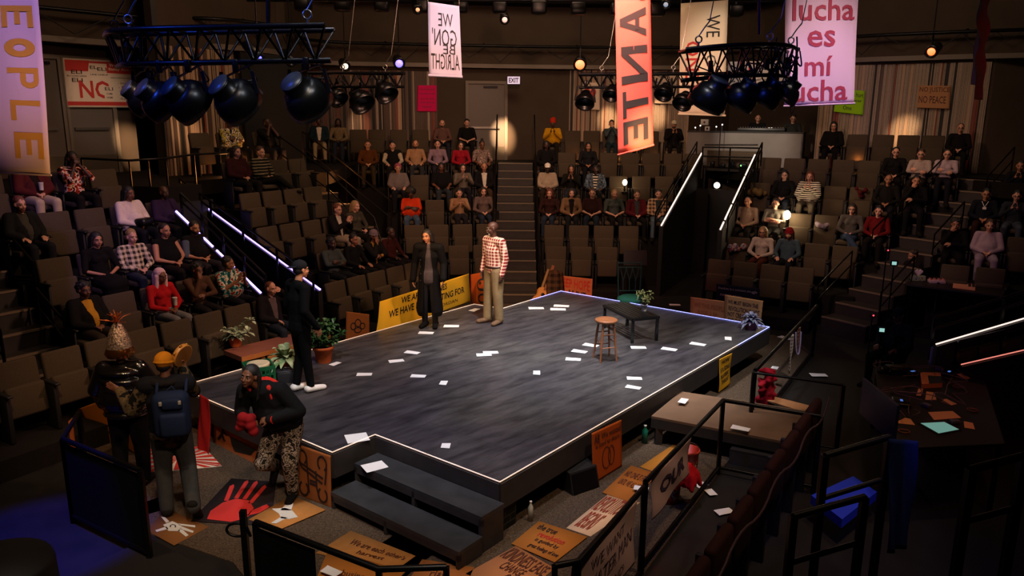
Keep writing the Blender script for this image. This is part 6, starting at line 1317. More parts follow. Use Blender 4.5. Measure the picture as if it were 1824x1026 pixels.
for px, py, z, L, ang, lb in ((1217, 714, .42, 26, 62, 'white sheet on the tan ramp platform, far side'), (1319, 763, .42, 34, -30, 'white sheet on the tan ramp platform, near side'), (1142, 870, .04, 28, -18, 'white sheet on the burnt orange cardboard'), (1249, 864, .0, 26, 35, 'pinkish sheet by the bucket, left of two'), (1266, 877, .0, 24, -75, 'pinkish sheet by the bucket, right of two'), (1290, 911, .0, 36, 20, 'pinkish sheet alone on the dark walkway'),
       (1399, 602, .0, 26, -55, 'white sheet on the carpet beyond the right stage corner'), (1458, 668, .0, 30, -3, 'dull pink sheet on the dark walkway right of the crossed rails'), (1202, 543, .1, 20, -3, 'small pinkish sheet behind the green chair'), (29, 806, .0, 26, -30, 'grey sheet alone at the far left of the blue floor'), (590, 1018, .04, 40, -30, 'white sheet under the front railing'), (1380, 655, .3, 16, 60, 'white card tucked by the red cloth')):
    sheet(px, py, z + .02, L, None, ang, lb)
# ------------------------------------------------------------------ furniture and plants on the stage
m_wood = mat('brown stool wood', '#7a4a2c', 0.45, noise=.2, scale=18, stretch=(1, 1, .3)); m_terra = mat('terracotta', '#a8512a', 0.75, noise=.1, scale=15); m_soil = mat('soil', '#1c130d', .95)
p = P(1079, 645, SH) + V((0, .12, 0)); t = thing('wooden_stool', 'round brown wooden stool near the black slatted table', 'stool', p, .3)
MB().lathe([(.001, .60), (.16, .60), (.172, .615), (.172, .635), (.16, .645), (.10, .638), (.001, .636)], n=28).build('seat', m_wood, t)
lg = [(math.cos(a), math.sin(a)) for a in (PI / 4, 3 * PI / 4, 5 * PI / 4, 7 * PI / 4)]
for x, y in lg: MB().tube([(x * .115, y * .115, .61), (x * .145, y * .145, .4), (x * .19, y * .19, .002)], [.016, .021, .014], 10).build('leg', m_wood, t)
for zz, k, prs in ((.22, .168, ((0, 1), (2, 3))), (.30, .158, ((1, 2), (3, 0))), (.42, .142, ((0, 1), (2, 3)))):
    for i, j in prs: MB().cone((lg[i][0] * k, lg[i][1] * k, zz), (lg[j][0] * k, lg[j][1] * k, zz), .009, .009, 8).build('rung', m_wood, t)
# slatted table
c = [P(1125, 614, SH), P(1176, 611, SH), P(1162, 572, SH), P(1103, 580, SH)]
o0 = c[0]; ux = (c[1] - c[0]); uy = (c[3] - c[0]); Lx, Ly = .47, .95; ang = math.atan2(ux.y, ux.x)
o0 = P(1125, 612, SH) ; ang = math.radians(2)
t = thing('slatted_table', 'low black slatted table holding a small white potted plant', 'table', o0, math.radians(3)); m_tb = mat('black satin metal', '#141416', .35, .3)
SK = -.28    # the table is turned so its far end sits to the left
R3 = Matrix.Rotation(math.radians(18), 3, 'Z')
def tp(x, y, z): return R3 @ V((x, y, z))
TW, TL, TH = .50, 1.02, .42
for x, y in ((.02, .02), (TW - .02, .02), (TW - .02, TL - .02), (.02, TL - .02)): MB().bar(tp(x, y, 0), tp(x, y, TH - .02), .048).build('leg', m_tb, t)
for a, b in (((0, 0), (TW, 0)), ((TW, 0), (TW, TL)), ((TW, TL), (0, TL)), ((0, TL), (0, 0))): MB().bar(tp(*a, TH - .02), tp(*b, TH - .02), .03, .04).build('apron', m_tb, t)
for i in range(7): x = .04 + i * (TW - .08) / 6; MB().bar(tp(x, .0, TH), tp(x, TL, TH), .05, .014).build('slat', m_tb, t)
def leaves(mb, c, n, L, w_, up, rnd, cup=.3, base_r=.02):
    for i in range(n):
        a = rnd.uniform(0, 2 * PI); e = rnd.uniform(*up); l = L * rnd.uniform(.6, 1.1); d = V((math.cos(a) * math.cos(e), math.sin(a) * math.cos(e), math.sin(e))); s = V((-math.sin(a), math.cos(a), 0)); b = V(c) + d * base_r * rnd.random()
        pts = []; k = 5
        for j in range(k + 1):
            f = j / k; m = b + d * l * f + V((0, 0, -cup * l * f * f)); wd = w_ * math.sin(PI * min(.97, f * .9 + .08)); pts.append((m - s * wd + V((0, 0, wd * .3)), m, m + s * wd + V((0, 0, wd * .3))))
        vs = [q for r_ in pts for q in r_]; fs = []
        for j in range(k): fs += [(j * 3, j * 3 + 1, j * 3 + 4, j * 3 + 3), (j * 3 + 1, j * 3 + 2, j * 3 + 5, j * 3 + 4)]
        mb.add(vs, fs, 0, True)
    return mb
def pot(t, r, h, m, rim=True):
    MB().lathe([(r * .68, 0), (r * .9, h * .8), (r * 1.0, h * .8), (r * 1.03, h), (r * .93, h), (r * .9, h * .9), (.001, h * .9)], n=28).build('pot', m, t); MB().lathe([(.001, h * .88), (r * .9, h * .88), (.001, h * .93)], n=20).build('soil', m_soil, t)
def plant(loc, r, h, mp_, label, lm, n, L, w_, up, cup=.3, bush=0, seed=1, stem=True):
    rnd = random.Random(seed); t = thing('potted_plant', label, 'plant', loc); pot(t, r, h, mp_); mb = MB()
    leaves(mb, (0, 0, h * .95), n, L, w_, up, rnd, cup, r * .5)
    if bush:
        sm = MB()
        for i in range(bush):
            a = rnd.uniform(0, 2 * PI); e = rnd.uniform(.3, 1.5); l = L * rnd.uniform(.8, 1.9); q = V((math.cos(a) * math.cos(e) * l, math.sin(a) * math.cos(e) * l, h * .95 + math.sin(e) * l)); sm.tube([(0, 0, h * .9), q * .5 + V((0, 0, h * .5)), q], .006, 5); leaves(mb, q, 11, L * .45, w_ * .8, (-.5, 1.3), rnd, .3, .04); leaves(mb, q * .6 + V((0, 0, h * .4)), 7, L * .4, w_ * .8, (-.3, 1.2), rnd, .3, .04)
        sm.build('stems', mat('green stem', '#2f4420', .7), t)
    mb.build('leaves', lm, t); return t
g1 = mat('deep green leaf', '#2f5428', 0.45, noise=.25, scale=12); g2 = mat('variegated leaf', '#4f7a42', 0.45, scale=9, noise=.1, col2='#b8c49a'); g3 = mat('grey green leaf', '#6b7d5c', .6, noise=.1, scale=14, col2='#aab39a'); g4 = mat('pale bud leaf', '#8a8c5a', .6, noise=.2, scale=20); g5 = mat('blue grey leaf', '#56606a', .6, noise=.1, scale=12, col2='#8a86a8')
plant(P(574, 648, SH) + V((0, .1, 0)), .155, .25, m_terra, 'bushy dark green plant in a tall terracotta pot behind the man in black', g1, 20, .2, .03, (.3, 1.4), .25, 26, 3)
plant(P(510, 672, SH) + V((-.02, .06, 0)), .15, .27, m_terra, 'broad-leaved variegated plant in a terracotta pot near the green crate', g2, 40, .32, .05, (.15, 1.4), .5, 0, 5)
tc_ = Q(1147, 562, P(1147, 600, SH).y + .2)
plant(V((P(1145, 597, SH).x, P(1145, 597, SH).y, SH + TH + .01)), .06, .12, mat('white ceramic', '#cfc9c0', .4), 'small pale budding plant in a white pot on the black slatted table', g4, 26, .12, .016, (.2, 1.4), .2, 10, 8)
plant(sp(.22, 7.25), .14, .15, mat('plum pot', '#6a2f38', .5), 'blue grey foliage in a plum pot on the right stage corner', g5, 90, .22, .035, (.1, 1.4), .6, 0, 11)
tb = thing('x', '', 'x'); bpy.data.objects.remove(tb)
# green chair with scrolled metal back at the far edge
p = sp(2.1, 7.3); p = P(1127, 553, SH); t = thing('metal_chair', 'green cushioned chair with teal scrolled metal back at the far stage edge', 'chair', V((Q(1125, 527, 14.98).x, 14.98, .015)), math.radians(4)); t.scale = (1.3, 1.2, 1.3); m_teal = mat('teal painted metal', '#2c4a48', .4, .5)
MB().lathe([(.001, .42), (.2, .42), (.225, .45), (.22, .49), (.17, .515), (.001, .52)], (0, 0, 0), 26).build('seat_cushion', mat('green velvet', '#2c6a56', .8), t)
for s in (-1, 1):
    MB().tube([(s * .17, .15, .42), (s * .19, .2, .2), (s * .2, .22, 0)], .012, 8).build('leg', m_teal, t); MB().tube([(s * .17, -.13, .42), (s * .19, -.17, .2), (s * .2, -.18, 0)], .012, 8).build('leg', m_teal, t)
mb = MB(); mb.tube([(-.17, .18, .45), (-.19, .24, .98), (-.19, .25, 1.03)], .011, 8).tube([(.17, .18, .45), (.19, .24, .98), (.19, .25, 1.03)], .011, 8).tube([(-.19, .245, 1.0), (.19, .245, 1.0)], .011, 8).tube([(-.19, .24, .93), (.19, .24, .93)], .009, 8).tube([(-.17, .19, .56), (.17, .19, .56)], .009, 8)
for x in (-.10, 0, .10): mb.tube(chaikin([(x, .19, .56), (x, .21, .75), (x - .045, .235, .88), (x - .045, .24, .93)], 2), .007, 6).tube(chaikin([(x, .21, .72), (x + .045, .235, .88), (x + .045, .24, .93)], 2), .007, 6)
mb.build('backrest', m_teal, t)
# bench by the left stage edge with a plant on it
bz = .50
b0, b1, b2, b3 = P(391, 617, bz + .0), P(430, 636, bz), P(553, 605, bz), P(506, 588, bz); d = (P(520, 612, bz) - b1).normalized(); n = V((-d.y, d.x, 0))
w_ = .42; L_ = 1.75; bz = .70; b1 = P(430, 636, .70); d = (P(553, 605, .7) - b1).normalized(); n = V((-d.y, d.x, 0)); w_ = .52; L_ = 1.6
t = thing('wooden_bench', 'long wooden bench beside the left stage edge carrying a potted plant', 'bench', b1); m_bw = mat('reddish bench wood', '#7d4a3c', .5, noise=.15, scale=10, stretch=(.2, 1, 1)); m_bw2 = mat('orange bench wood', '#a0602c', .6, noise=.12, scale=10)
q = [V((0, 0, 0)), d * L_, d * L_ + n * w_, n * w_]; MB().prism([v[:2] for v in q], -.005, .0 + .0).prism([v[:2] for v in q], -.075, -.005, 0).build('bench_top', m_bw, t)
MB().prism([v[:2] for v in (V((0, 0, 0)) - n * .006, d * L_ - n * .006, d * L_, V((0, 0, 0)))], -.075, -.006).build('front_edge', m_bw2, t)
for s in (.35, L_ - .3): MB().prism([v[:2] for v in (d * s + n * .03, d * (s + .06) + n * .03, d * (s + .06) + n * .4, d * s + n * .4)], -.69, -.075).build('leg', m_bw2, t)
ob, S = banner('cardboard_sign', [b1 + d * .42 - n * .02 + V((0, 0, -.45)), b1 + d * .95 - n * .02 + V((0, 0, -.45)), b1 + d * .95 - n * .02 + V((0, 0, -.09)), b1 + d * .42 - n * .02 + V((0, 0, -.09))], m_card, 'cardboard with the word UP below the wooden bench', amp=0, th=.01, lines=[('UP', .1, .2, .6, .8)], lm=m_inkb)
plant(P(420, 616, bz + .01), .115, .16, m_terra, 'grey green leafy plant in terracotta pot on the wooden bench', g3, 60, .21, .035, (.2, 1.5), .45, 4, 9)
# green crate with a drum head, small grey box, fallen pot
cc = P(455, 690, SH) + V((0, .17, 0)); t = thing('milk_crate', 'green plastic crate on the stage behind the dreadlocked head', 'crate', cc, math.radians(30)); m_gr = mat('green plastic', '#0e5a36', .4)
for x, y, a, b in ((0, -.18, .36, .02), (0, .18, .36, .02), (-.18, 0, .02, .36), (.18, 0, .02, .36)):
    mb = MB(); mb.box((x, y, .05), (a, b, .1)); mb.box((x, y, .255), (a, b, .05))
    for k in range(7):
        f = (k - 3) * .055; mb.box((x + (f if a > b else 0), y + (f if b > a else 0), .165), (.02 if a > b else .02, .02, .15))
    mb.box((x, y, .165), (a if a > b else .02, b if b > a else .02, .02)); mb.build('crate_side', m_gr, t)
MB().box((0, 0, .01), (.36, .36, .02)).build('crate_bottom', m_gr, t)
tag(MB().lathe([(.001, 0), (.13, 0), (.155, .08), (.15, .1), (.12, .1), (.001, .09)], n=28).build('enamel_basin', mat('cream enamel', '#cdbf9c', .4), None, cc + V((0, 0, .195))), 'cream round basin sitting in the green crate', 'basin')
cc = P(507, 684, SH) + V((0.0, .12, 0)); t = thing('cash_box', 'small dark grey metal box between green crate and terracotta pot', 'box', cc, math.radians(20)); MB().rbox((0, 0, .08), (.27, .2, .16), .012).build('box_body', mat('grey metal paint', '#2b2d33', .4, .3), t); MB().rbox((0, 0, .168), (.275, .205, .016), .006).build('lid', mat('grey metal paint', '#2b2d33', .4, .3), t); MB().tube([(-.04, 0, .175), (-.035, 0, .2), (.035, 0, .2), (.04, 0, .175)], .006, 6).build('handle', m_steel, t)
# guitar, blanket and bag at the foot of the centre stair
g0 = P(962, 540, .0); t = thing('acoustic_guitar', 'acoustic guitar lying against the blanket beyond the far stage edge', 'guitar', V((.55, 16.15, .10)), .3); t.scale = (.95,) * 3; t.rotation_euler = (math.radians(-14), math.radians(24), .2); m_gt = mat('honey guitar wood', '#b8793a', .35)
gb = lambda k: [(r_ * k, z) for r_, z in ()]
pr = [(.0, 0), (.12, .01), (.175, .08), (.19, .16), (.165, .25), (.12, .31), (.125, .37), (.14, .43), (.12, .49), (.06, .53), (0, .535)]
out = [(x, z) for x, z in pr] + [(-x, z) for x, z in reversed(pr[1:-1])]; mb = MB(); n_ = len(out); vs = [(x, -.045, z) for x, z in out] + [(x, .045, z) for x, z in out]; mb.add(vs, [tuple(range(n_)), tuple(range(2 * n_ - 1, n_ - 1, -1))] + [((i + 1) % n_, i, i + n_, (i + 1) % n_ + n_) for i in range(n_)]); mb.build('guitar_body', m_gt, t)
MB().lathe([(.001, 0), (.045, 0), (.001, .002)], (0, -.047, .36), 20, axis=(0, -1, 0)).build('sound_hole', m_black, t); MB().box((0, -.05, .72), (.05, .02, .5)).build('neck', m_wood, t); MB().box((0, -.045, 1.02), (.065, .018, .14)).build('headstock', m_wood, t); MB().box((0, -.05, .17), (.13, .01, .02)).build('bridge', m_wood, t)
g0 = P(975, 528, .0); t = thing('blanket_bundle', 'brown plaid blanket draped over a pack near the KEEP HOPE sign', 'blanket', V((.92, 16.4, .02)))
mb = MB(); mb.cap((0, 0, .12), (0, 0, .75), .22, .17, (1, 0, 0), 1.25)
for i in range(12): a = 2 * PI * i / 12; mb.cap((math.cos(a) * .25, math.sin(a) * .2, .05), (math.cos(a) * .17, math.sin(a) * .14, .85), .05, .04)
o = link('blanket', vox(mb, .02, 2, .5, 'blanket'), t); setm(o, mat_bands('brown plaid blanket', '#4a2f1c', '#1c120c', 7, both=True)); MB().tube([(-.3, -.05, .1), (-.26, -.1, .5), (-.12, -.12, .95)], .03, 8).build('strap', mat('tan strap', '#8a6a44', .8), t)
# music stand in front of the young musician
p = P(1120, 478, 0.05) ; p = V((2.75, 16.6, 0)); t = thing('music_stand', 'black music stand in front of the young seated musician', 'music stand', p, 0); MB().bar((0, 0, .02), (0, 0, 1.05), .02).build('post', m_blackmetal, t); MB().box((0, .02, 1.18), (.52, .015, .34), 0, Matrix.Rotation(math.radians(-20), 3, 'X')).build('desk', m_blackmetal, t)
for k in range(3): a = 2 * PI * k / 3; MB().bar((0, 0, .1), (math.cos(a) * .22, math.sin(a) * .22, .01), .015).build('foot', m_blackmetal, t)
# booth: desk front, gear shelf, mixing desk
dA = P(1222, 281, 2.9) if False else Q(1222, 281, 22.6); dB = Q(1428, 277, 21.2); dn = (dB - dA); dn.z = 0; Lb = dn.length; dn.normalize(); nb = V((-dn.y, dn.x, 0)); zb = 2.9
t = thing('control_booth', 'pale grey booth counter with technicians behind it', 'counter', V((dA.x, dA.y, zb))); m_booth = mat('grey booth panel', '#6a6460', .6, noise=.08, scale=3)
ztop = Q(1325, 236, (dA.y + dB.y) / 2).z - zb
MB().prism([v[:2] for v in (V((0, 0, 0)), dn * Lb, dn * Lb + nb * .06, nb * .06)], -.12, ztop).build('front_panel', m_booth, t); MB().prism([v[:2] for v in (V((0, 0, 0)) - nb * .03, dn * Lb - nb * .03, dn * Lb + nb * .75, nb * .75)], ztop, ztop + .03).build('counter_top', m_shell, t)
MB().prism([v[:2] for v in (dn * (Lb - .04), dn * Lb, dn * Lb + nb * .7, dn * (Lb - .04) + nb * .7)], -.1, ztop).build('side_panel', m_shell, t)
def on_desk(s, k, z=0): return V((dA.x, dA.y, zb + ztop + .03 + z)) + dn * s + nb * k
m_gear = mat('grey equipment shell', '#4c4a4e', .4); m_lamp1 = mat('white indicator', '#ffffff', .5, emit=2.5, ecol=(1, .9, .8))
t = thing('mixing_console', 'long dark mixing console on the booth counter', 'mixer', on_desk(2.05, .3), math.atan2(dn.y, dn.x)); MB().rbox((0, 0, .05), (1.3, .45, .1), .02).build('console_body', mat('dark console', '#17171a', .4), t)
mb = MB()
for i in range(18): mb.rbox((-.58 + i * .068, -.08, .11), (.03, .05, .02), .005)
mb.build('faders', m_gear, t); MB().box((.2, .12, .105), (.12, .05, .01)).build('meter', mat('pale meter', '#ffffff', .5, emit=.8, ecol=(.7, .7, .75)), t)
for s, k, sx, sy, sz, lb in ((.45, .2, .22, .16, .17, 'white clip-on work light box at the left of the booth counter'), (.55, .12, .14, .1, .13, 'small white instrument box under the work light box')):
    t = thing('instrument_box', lb, 'box', on_desk(s, k, 0 if sz < .15 else .16), math.atan2(dn.y, dn.x)); MB().rbox((0, 0, sz / 2), (sx, sy, sz), .015).build('case', mat('pale case', '#b9b4ac', .5), t); MB().lathe([(.001, 0), (.03, 0), (.001, .01)], (0, -sy / 2, sz / 2), 12, axis=(0, -1, 0)).build('dial', m_gear, t)
mb = MB()
for i, (s, k) in enumerate(((.2, .1), (.8, .12), (.33, .16), (.95, .2))): t = thing('desk_lamp', '%s of four tiny bright lamps along the left booth counter' % ORD[[0, 2, 1, 3][i]], 'lamp', on_desk(s, k)); MB().cone((0, 0, 0), (0, 0, .06 + .03 * i), .012, .012).build('stem', m_gear, t); MB().ell((0, 0, .09 + .03 * i), .022).build('bulb', m_lamp1, t)
# gear bridge between the lit strips
a, b = Q(1252, 262, 21.3), Q(1352, 264, 20.4); mb = MB()
for dz in (0, -.25): mb.tube([a + V((0, 0, dz)), b + V((0, 0, dz))], .025, 6)
for k in (0, .5, 1): q = a.lerp(b, k); mb.bar(q + V((0, 0, .02)), q + V((0, 0, -.95)), .035)
tag(mb.build('bridge_rail', m_rail), 'black double rail across the top of the back entrance', 'railing')
z0_ = Q(1300, 300, 20.9).z
mb = MB(); mb.prism([v[:2] for v in (a, b, b + nb * .6, a + nb * .6)], z0_ - .08, z0_ - .02); tag(mb.build('equipment_shelf', m_step), 'dark equipment shelf below the rail of the back entrance', 'shelf')
struct(MB().prism([v[:2] for v in (a + nb * .62, b + nb * .62, b + nb * .72, a + nb * .72)], 2.2, 3.35).build('wall_entrance', m_wall))
for s, sx, sz, lb in ((.16, .1, .18, 'first small black case on the shelf of the back entrance'), (.34, .16, .12, 'second low black case on the shelf of the back entrance'), (.52, .12, .2, 'third upright black case on the shelf of the back entrance'), (.72, .2, .16, 'fourth black case on the shelf, with a green light')):
    q = a.lerp(b, s) + nb * .3; q.z = z0_ - .02; t = thing('equipment_case', lb, 'equipment', q, math.atan2(dn.y, dn.x)); MB().rbox((0, 0, sz / 2), (sx, .2, sz), .02).build('case', m_bowl, t); MB().tube([(-sx * .3, 0, sz), (0, 0, sz + .04), (sx * .3, 0, sz)], .008, 5).build('handle', m_bowl, t)
    if 'green' in lb: MB().ell((-.05, -.1, .1), .02).build('indicator', mat('green indicator', '#20ff40', .5, emit=3, ecol=(.2, 1, .2)), t)
struct(MB().prism([v[:2] for v in (a + nb * .1, b + nb * .1, b + nb * .2, a + nb * .2)], 0, 2.3).build('wall_entrance_lower', m_black))
# bulbs on stands among the audience and small warm wall lights
def bulb(px, py, d, rpx, k, label, pw, h=.3, col=(1, .75, .45)):
    c = Q(px, py, d); r = rpx / FPX * d; t = thing('bare_bulb', label, 'lamp', c); MB().ell((0, 0, 0), (r, r, r * 1.35)).build('bulb', mat('bulb ' + label[:20], '#ffffff', .5, emit=k, ecol=col), t); MB().cone((0, 0, -r - h), (0, 0, -r), .02, .02).build('lamp_holder', m_rail, t); MB().lathe([(.001, 0), (.09, 0), (.001, .02)], (0, 0, -r - h), 12).build('base', m_rail, t)
    if pw: light('POINT', c + V((0, -.12, .0)), col, pw, None, .05, name='bulb_light')
bulb(1402, 383, 17.15, 6, 60, 'bright bare bulb glowing beside the person with folded arms', 12, .25)
bulb(1113, 325, 20.4, 4, 14, 'small bare bulb glowing behind the young group', 3, .2)
# steps, rails of the banks
def rail(pts, r, label, posts=(), zfloor=None, mid=0.0, m=None, bars=0.03):
    pts = [V(p) for p in pts]; mb = MB(); mb.tube(pts, r, 8)
    if mid: mb.tube([p - V((0, 0, mid)) for p in pts], r * .8, 8)
    for p in posts: p = V(p[:3]); mb.bar(p, (p.x, p.y, zfloor if zfloor is not None else p.z - 1.0), bars)
    return tag(mb.build('handrail', m or m_rail), label, 'railing')
a, b, c_ = Q(145, 283, 13.6), Q(232, 287, 13.3), Q(415, 270, 15.6)
G = lambda px, py, y: Q(px, py, y)
pts = [G(145, 282, 14.4), G(230, 286, 14.0), G(295, 282, 14.6), G(345, 275, 15.4), G(410, 272, 16.1)]
rail(pts, .022, 'black gallery railing above the left bank', pts + [pts[1].lerp(pts[2], .5)], 2.5)
rail([bp('LC', 8.0, 4.1, 3.75), bp('LC', 8.0, 2.6, 3.0), bp('LC', 7.95, 1.2, 2.05), bp('LC', 7.95, .9, 1.2)], .02, 'black stair handrail right of the far left bank', [bp('LC', 8.0, 4.1, 3.75), bp('LC', 8.0, 2.6, 3.0), bp('LC', 7.95, 1.2, 2.05)], None, .4)
rail([bp('LC', 9.0, 4.4, 3.85), bp('LC', 9.0, 3.0, 3.1), bp('LC', 8.98, 1.6, 2.3)], .02, 'black stair handrail left of the back left bank', [bp('LC', 9.0, 4.4, 3.85), bp('LC', 9.0, 3.0, 3.1), bp('LC', 8.98, 1.6, 2.3)], None, .4)
rail([bp('L', 0.0, 4.0, 3.7), bp('L', 0.0, 2.0, 2.5), bp('L', 0.0, .5, 1.5)], .022, 'near handrail of the left stair', [bp('L', 0, 4.0, 3.7), bp('L', 0, 2.0, 2.5), bp('L', 0, .5, 1.5)], None, .35)
rail([bp('L', 1.08, 2.9, 2.85), bp('L', 1.08, 1.7, 2.1)], .02, 'short handrail beside the bearded person in the dark blazer', [bp('L', 1.08, 2.9, 2.85), bp('L', 1.08, 1.7, 2.1)], None, .3)
rail([bp('L', .98, 1.5, 1.75), bp('L', .98, .6, 1.2)], .02, 'short handrail beside the mustard top at the left stair', [bp('L', .98, 1.5, 1.75), bp('L', .98, .6, 1.2)], 0.3, .3)
for x, lb in ((-.47, 'tall black post and handrail left of the centre stair'), (.63, 'tall black post and handrail right of the centre stair')): rail([(x, 22.9, 4.3), (x, 22.2, 3.6), (x, 20, 2.6), (x, 18.3, 1.6), (x, 17.3, 1.1)], .022, lb, [(x, 22.9, 4.3), (x, 22.2, 3.6), (x, 20, 2.6), (x, 18.3, 1.6), (x, 17.3, 1.1)], None, 0)
for s, lb in ((1.75, 'left handrail of the right stair'), (2.9, 'right handrail of the right stair')):
    A_, B2 = bp('R', s, -.4, .95), bp('R', s + 2.1, 4.2, 3.7)
    for f0, f1, w3 in ((.0, .22, 'lowest length'), (.36, .58, 'middle length'), (.76, .98, 'uppermost length')): pp = [A_.lerp(B2, f0), A_.lerp(B2, f1)]; rail(pp, .018, w3 + ' of the ' + lb, pp, None, .3, None, .022)
rail([Q(1255, 258, 21), Q(1350, 258, 20.3)], .02, 'thin rail above the gear shelf', [], None, 0)
# things left on seats
def on_seat(b, k, i, dz=.62): r = sorted(ROWS[b, k])[i]; z = FL[k]; return bp(b, r, rout(b, k) - .3, z + dz), math.radians(BL[b][1])
def lump(p, rz, rad, n, m, label, cat, name, flat=.7, sp_=.16):
    rnd = random.Random(n); mb = MB()
    for i in range(n): mb.ell((rnd.uniform(-sp_, sp_), rnd.uniform(-.1, .1), rnd.uniform(0, .14) * flat), rnd.uniform(rad * .6, rad))
    o = link(name, vox(mb, .014, 2, .5, name), None, p, rz); setm(o, m); return tag(o, label, cat)
p_, r_ = on_seat('R', 3, 0, .70); lump(p_, r_, .09, 12, cloth('#5c4a2c'), 'crumpled olive brown bag on the folded seat left of the long-haired person', 'bag', 'canvas_bag')
p_, r_ = on_seat('R', 1, 0, .70); lump(p_, r_, .08, 11, mat_blotch('striped wrap', ['#8a8a90', '#a04030', '#2a3a70', '#9a8a7a'], 10), 'striped shawl left on the seat beside the white blouse', 'shawl', 'striped_shawl')
p_, r_ = on_seat('R', 2, 3, .70); lump(p_, r_, .07, 9, cloth('#8a7c86'), 'pale grey coat bundle beside the person in the grey cardigan', 'coat', 'coat_bundle')
p_, r_ = on_seat('R', 3, 5, .98); lump(bp('R', sorted(ROWS['R', 3])[4], rout('R', 3) - .12, FL[3] + .72), r_, .06, 10, cloth('#4a1216'), 'dark red jacket hung over a seat back in the fourth row', 'jacket', 'red_jacket', 1.6, .1)
# ------------------------------------------------------------------ near rails, tan ramp, buckets, technician area
m_tan = mat('tan painted plywood', '#6b503b', .6, noise=.12, scale=4)
q = qz([(1160, 741), (1412, 793), (1427, 722), (1213, 697)], .40); t = thing('ramp_platform', 'low tan topped platform against the right side of the stage', 'platform')
q = [P(1160, 741, .40), P(1405, 788, .40), P(1458, 735, .40), P(1213, 697, .40)]
MB().prism([v[:2] for v in q], .37, .40).build('platform_top', m_tan, t); MB().prism([v[:2] for v in q], .24, .37).build('platform_frame', m_fascia, t)
for k in range(4): c = q[k].lerp(sum(q, V()) / 4, .1); MB().box((c.x, c.y, .12), (.09, .09, .24)).build('leg', m_fascia, t)
q = [P(1300, 800, .2), P(1395, 818, .2), P(1410, 795, .2), P(1316, 780, .2)]; t = thing('step_block', 'small black step below the tan platform', 'step'); MB().prism([v[:2] for v in q], .0, .17).build('block', m_fascia, t); MB().prism([v[:2] for v in q], .17, .2).build('tread', mat('worn black tread', '#232022', .5), t)
q = qz([(1364, 712), (1432, 734), (1442, 722), (1378, 706)], .30); tag(MB().slab(q, .02).build('plank', mat('light plank', '#a8744a', .6, noise=.15, scale=10)), 'short light plank beyond the tan platform', 'plank')
def frame_rail(px_pts, z, label, posts=(), panel=None, r=.026, zf=0.0, low=True):
    pts = [P(x, y, z) for x, y in px_pts]; t = thing('guard_rail', label, 'railing'); MB().tube(pts, r, 8).build('top_rail', m_blackmetal, t)
    for i in posts: MB().bar(pts[i], (pts[i].x, pts[i].y, zf), .045).build('post', m_blackmetal, t)
    if low: MB().tube([V((p.x, p.y, zf + .09)) for p in pts], r * .9, 8).build('bottom_rail', m_blackmetal, t)
    if panel:
        a, b = pts[panel[0]], pts[panel[1]]; d = (b - a).normalized(); n = V((-d.y, d.x, 0)) * .008
        if len(panel) > 2: b = a.lerp(b, panel[2])
        MB().prism([(a - n)[:2], (b - n)[:2], (b + n)[:2], (a + n)[:2]], zf + .06, z - .05).build('panel', mat('black drape cloth', '#060606', .9), t)
    return pts
frame_rail([(455, 930), (675, 1014), (795, 1010)], .95, 'black guard rail with black panel at the bottom centre', (0, 1, 2), (0, 1, .5))
frame_rail([(988, 1008), (1030, 1000), (1147, 868)], .95, 'black guard rail at the front right carrying a paper banner', (0, 1, 2), None)
frame_rail([(1150, 858), (1288, 713), (1462, 742)], .95, 'black guard rail turning at the tan platform', (0, 1, 2), None)
frame_rail([(1343, 664), (1502, 686)], .95, 'thin brown guard rail across the walkway beyond the tan platform', (0, 1), None, .018)
frame_rail([(1345, 660), (1455, 545)], .95, 'black guard rail beside the right stage corner with cloths on it', (0, 1), None, .03)
frame_rail([(112, 782), (140, 735)], .95, 'short black side rail at the far left', (0, 1), None)
frame_rail([(112, 782), (250, 838)], .95, 'black guard rail with black drape at the lower left', (0, 1), (0, 1))
mb = MB(); p = P(433, 915, .95); t = thing('scroll_post', 'black post with curled iron scroll at the bottom left of centre', 'post', (p.x, p.y, 0)); MB().bar((0, 0, 0), (0, 0, .98), .05).build('post', m_blackmetal, t)
MB().tube([(-.04 - .09 * math.cos(a) - .02, 0, .80 + .06 * math.sin(a)) for a in [i * PI / 9 for i in range(-6, 10)]] + [(.05, 0, .74)], .012, 8).build('scroll', m_blackmetal, t)
def rail_banner(px_top, drop, label, m, lines, lm, z=.93, **k):
    a, b = P(*px_top[0], z), P(*px_top[1], z); off = (b - a).normalized(); n = V((off.y, -off.x, 0)) * .035; return banner('paper_banner', [a + n - V((0, 0, drop[0])), b + n - V((0, 0, drop[1])), b + n, a + n], m, label, lines, lm, amp=.02, **k)
m_pb = mat('pinkish white paper', '#c9a8a6', .85)
rail_banner([(1015, 1003), (1128, 889)], (.75, .62), 'white paper banner with painted words on the front right rail', m_pb, [('WE WANT', .25, .7, .8, .84, 0, -.01), ('WATER MAN', .2, .42, .95, .62, 0, -.01), ('LAND', .5, .12, .8, .26, 0, -.01)], mat('violet grey ink', '#4a3a52', .8))
rail_banner([(1158, 848), (1225, 778)], (.45, .42), 'pale paper banner hanging on the rail before the red buckets', m_pb, [('OUR', .2, .35, .85, .75, 0, .03)], mat('violet grey ink', '#4a3a52', .8))
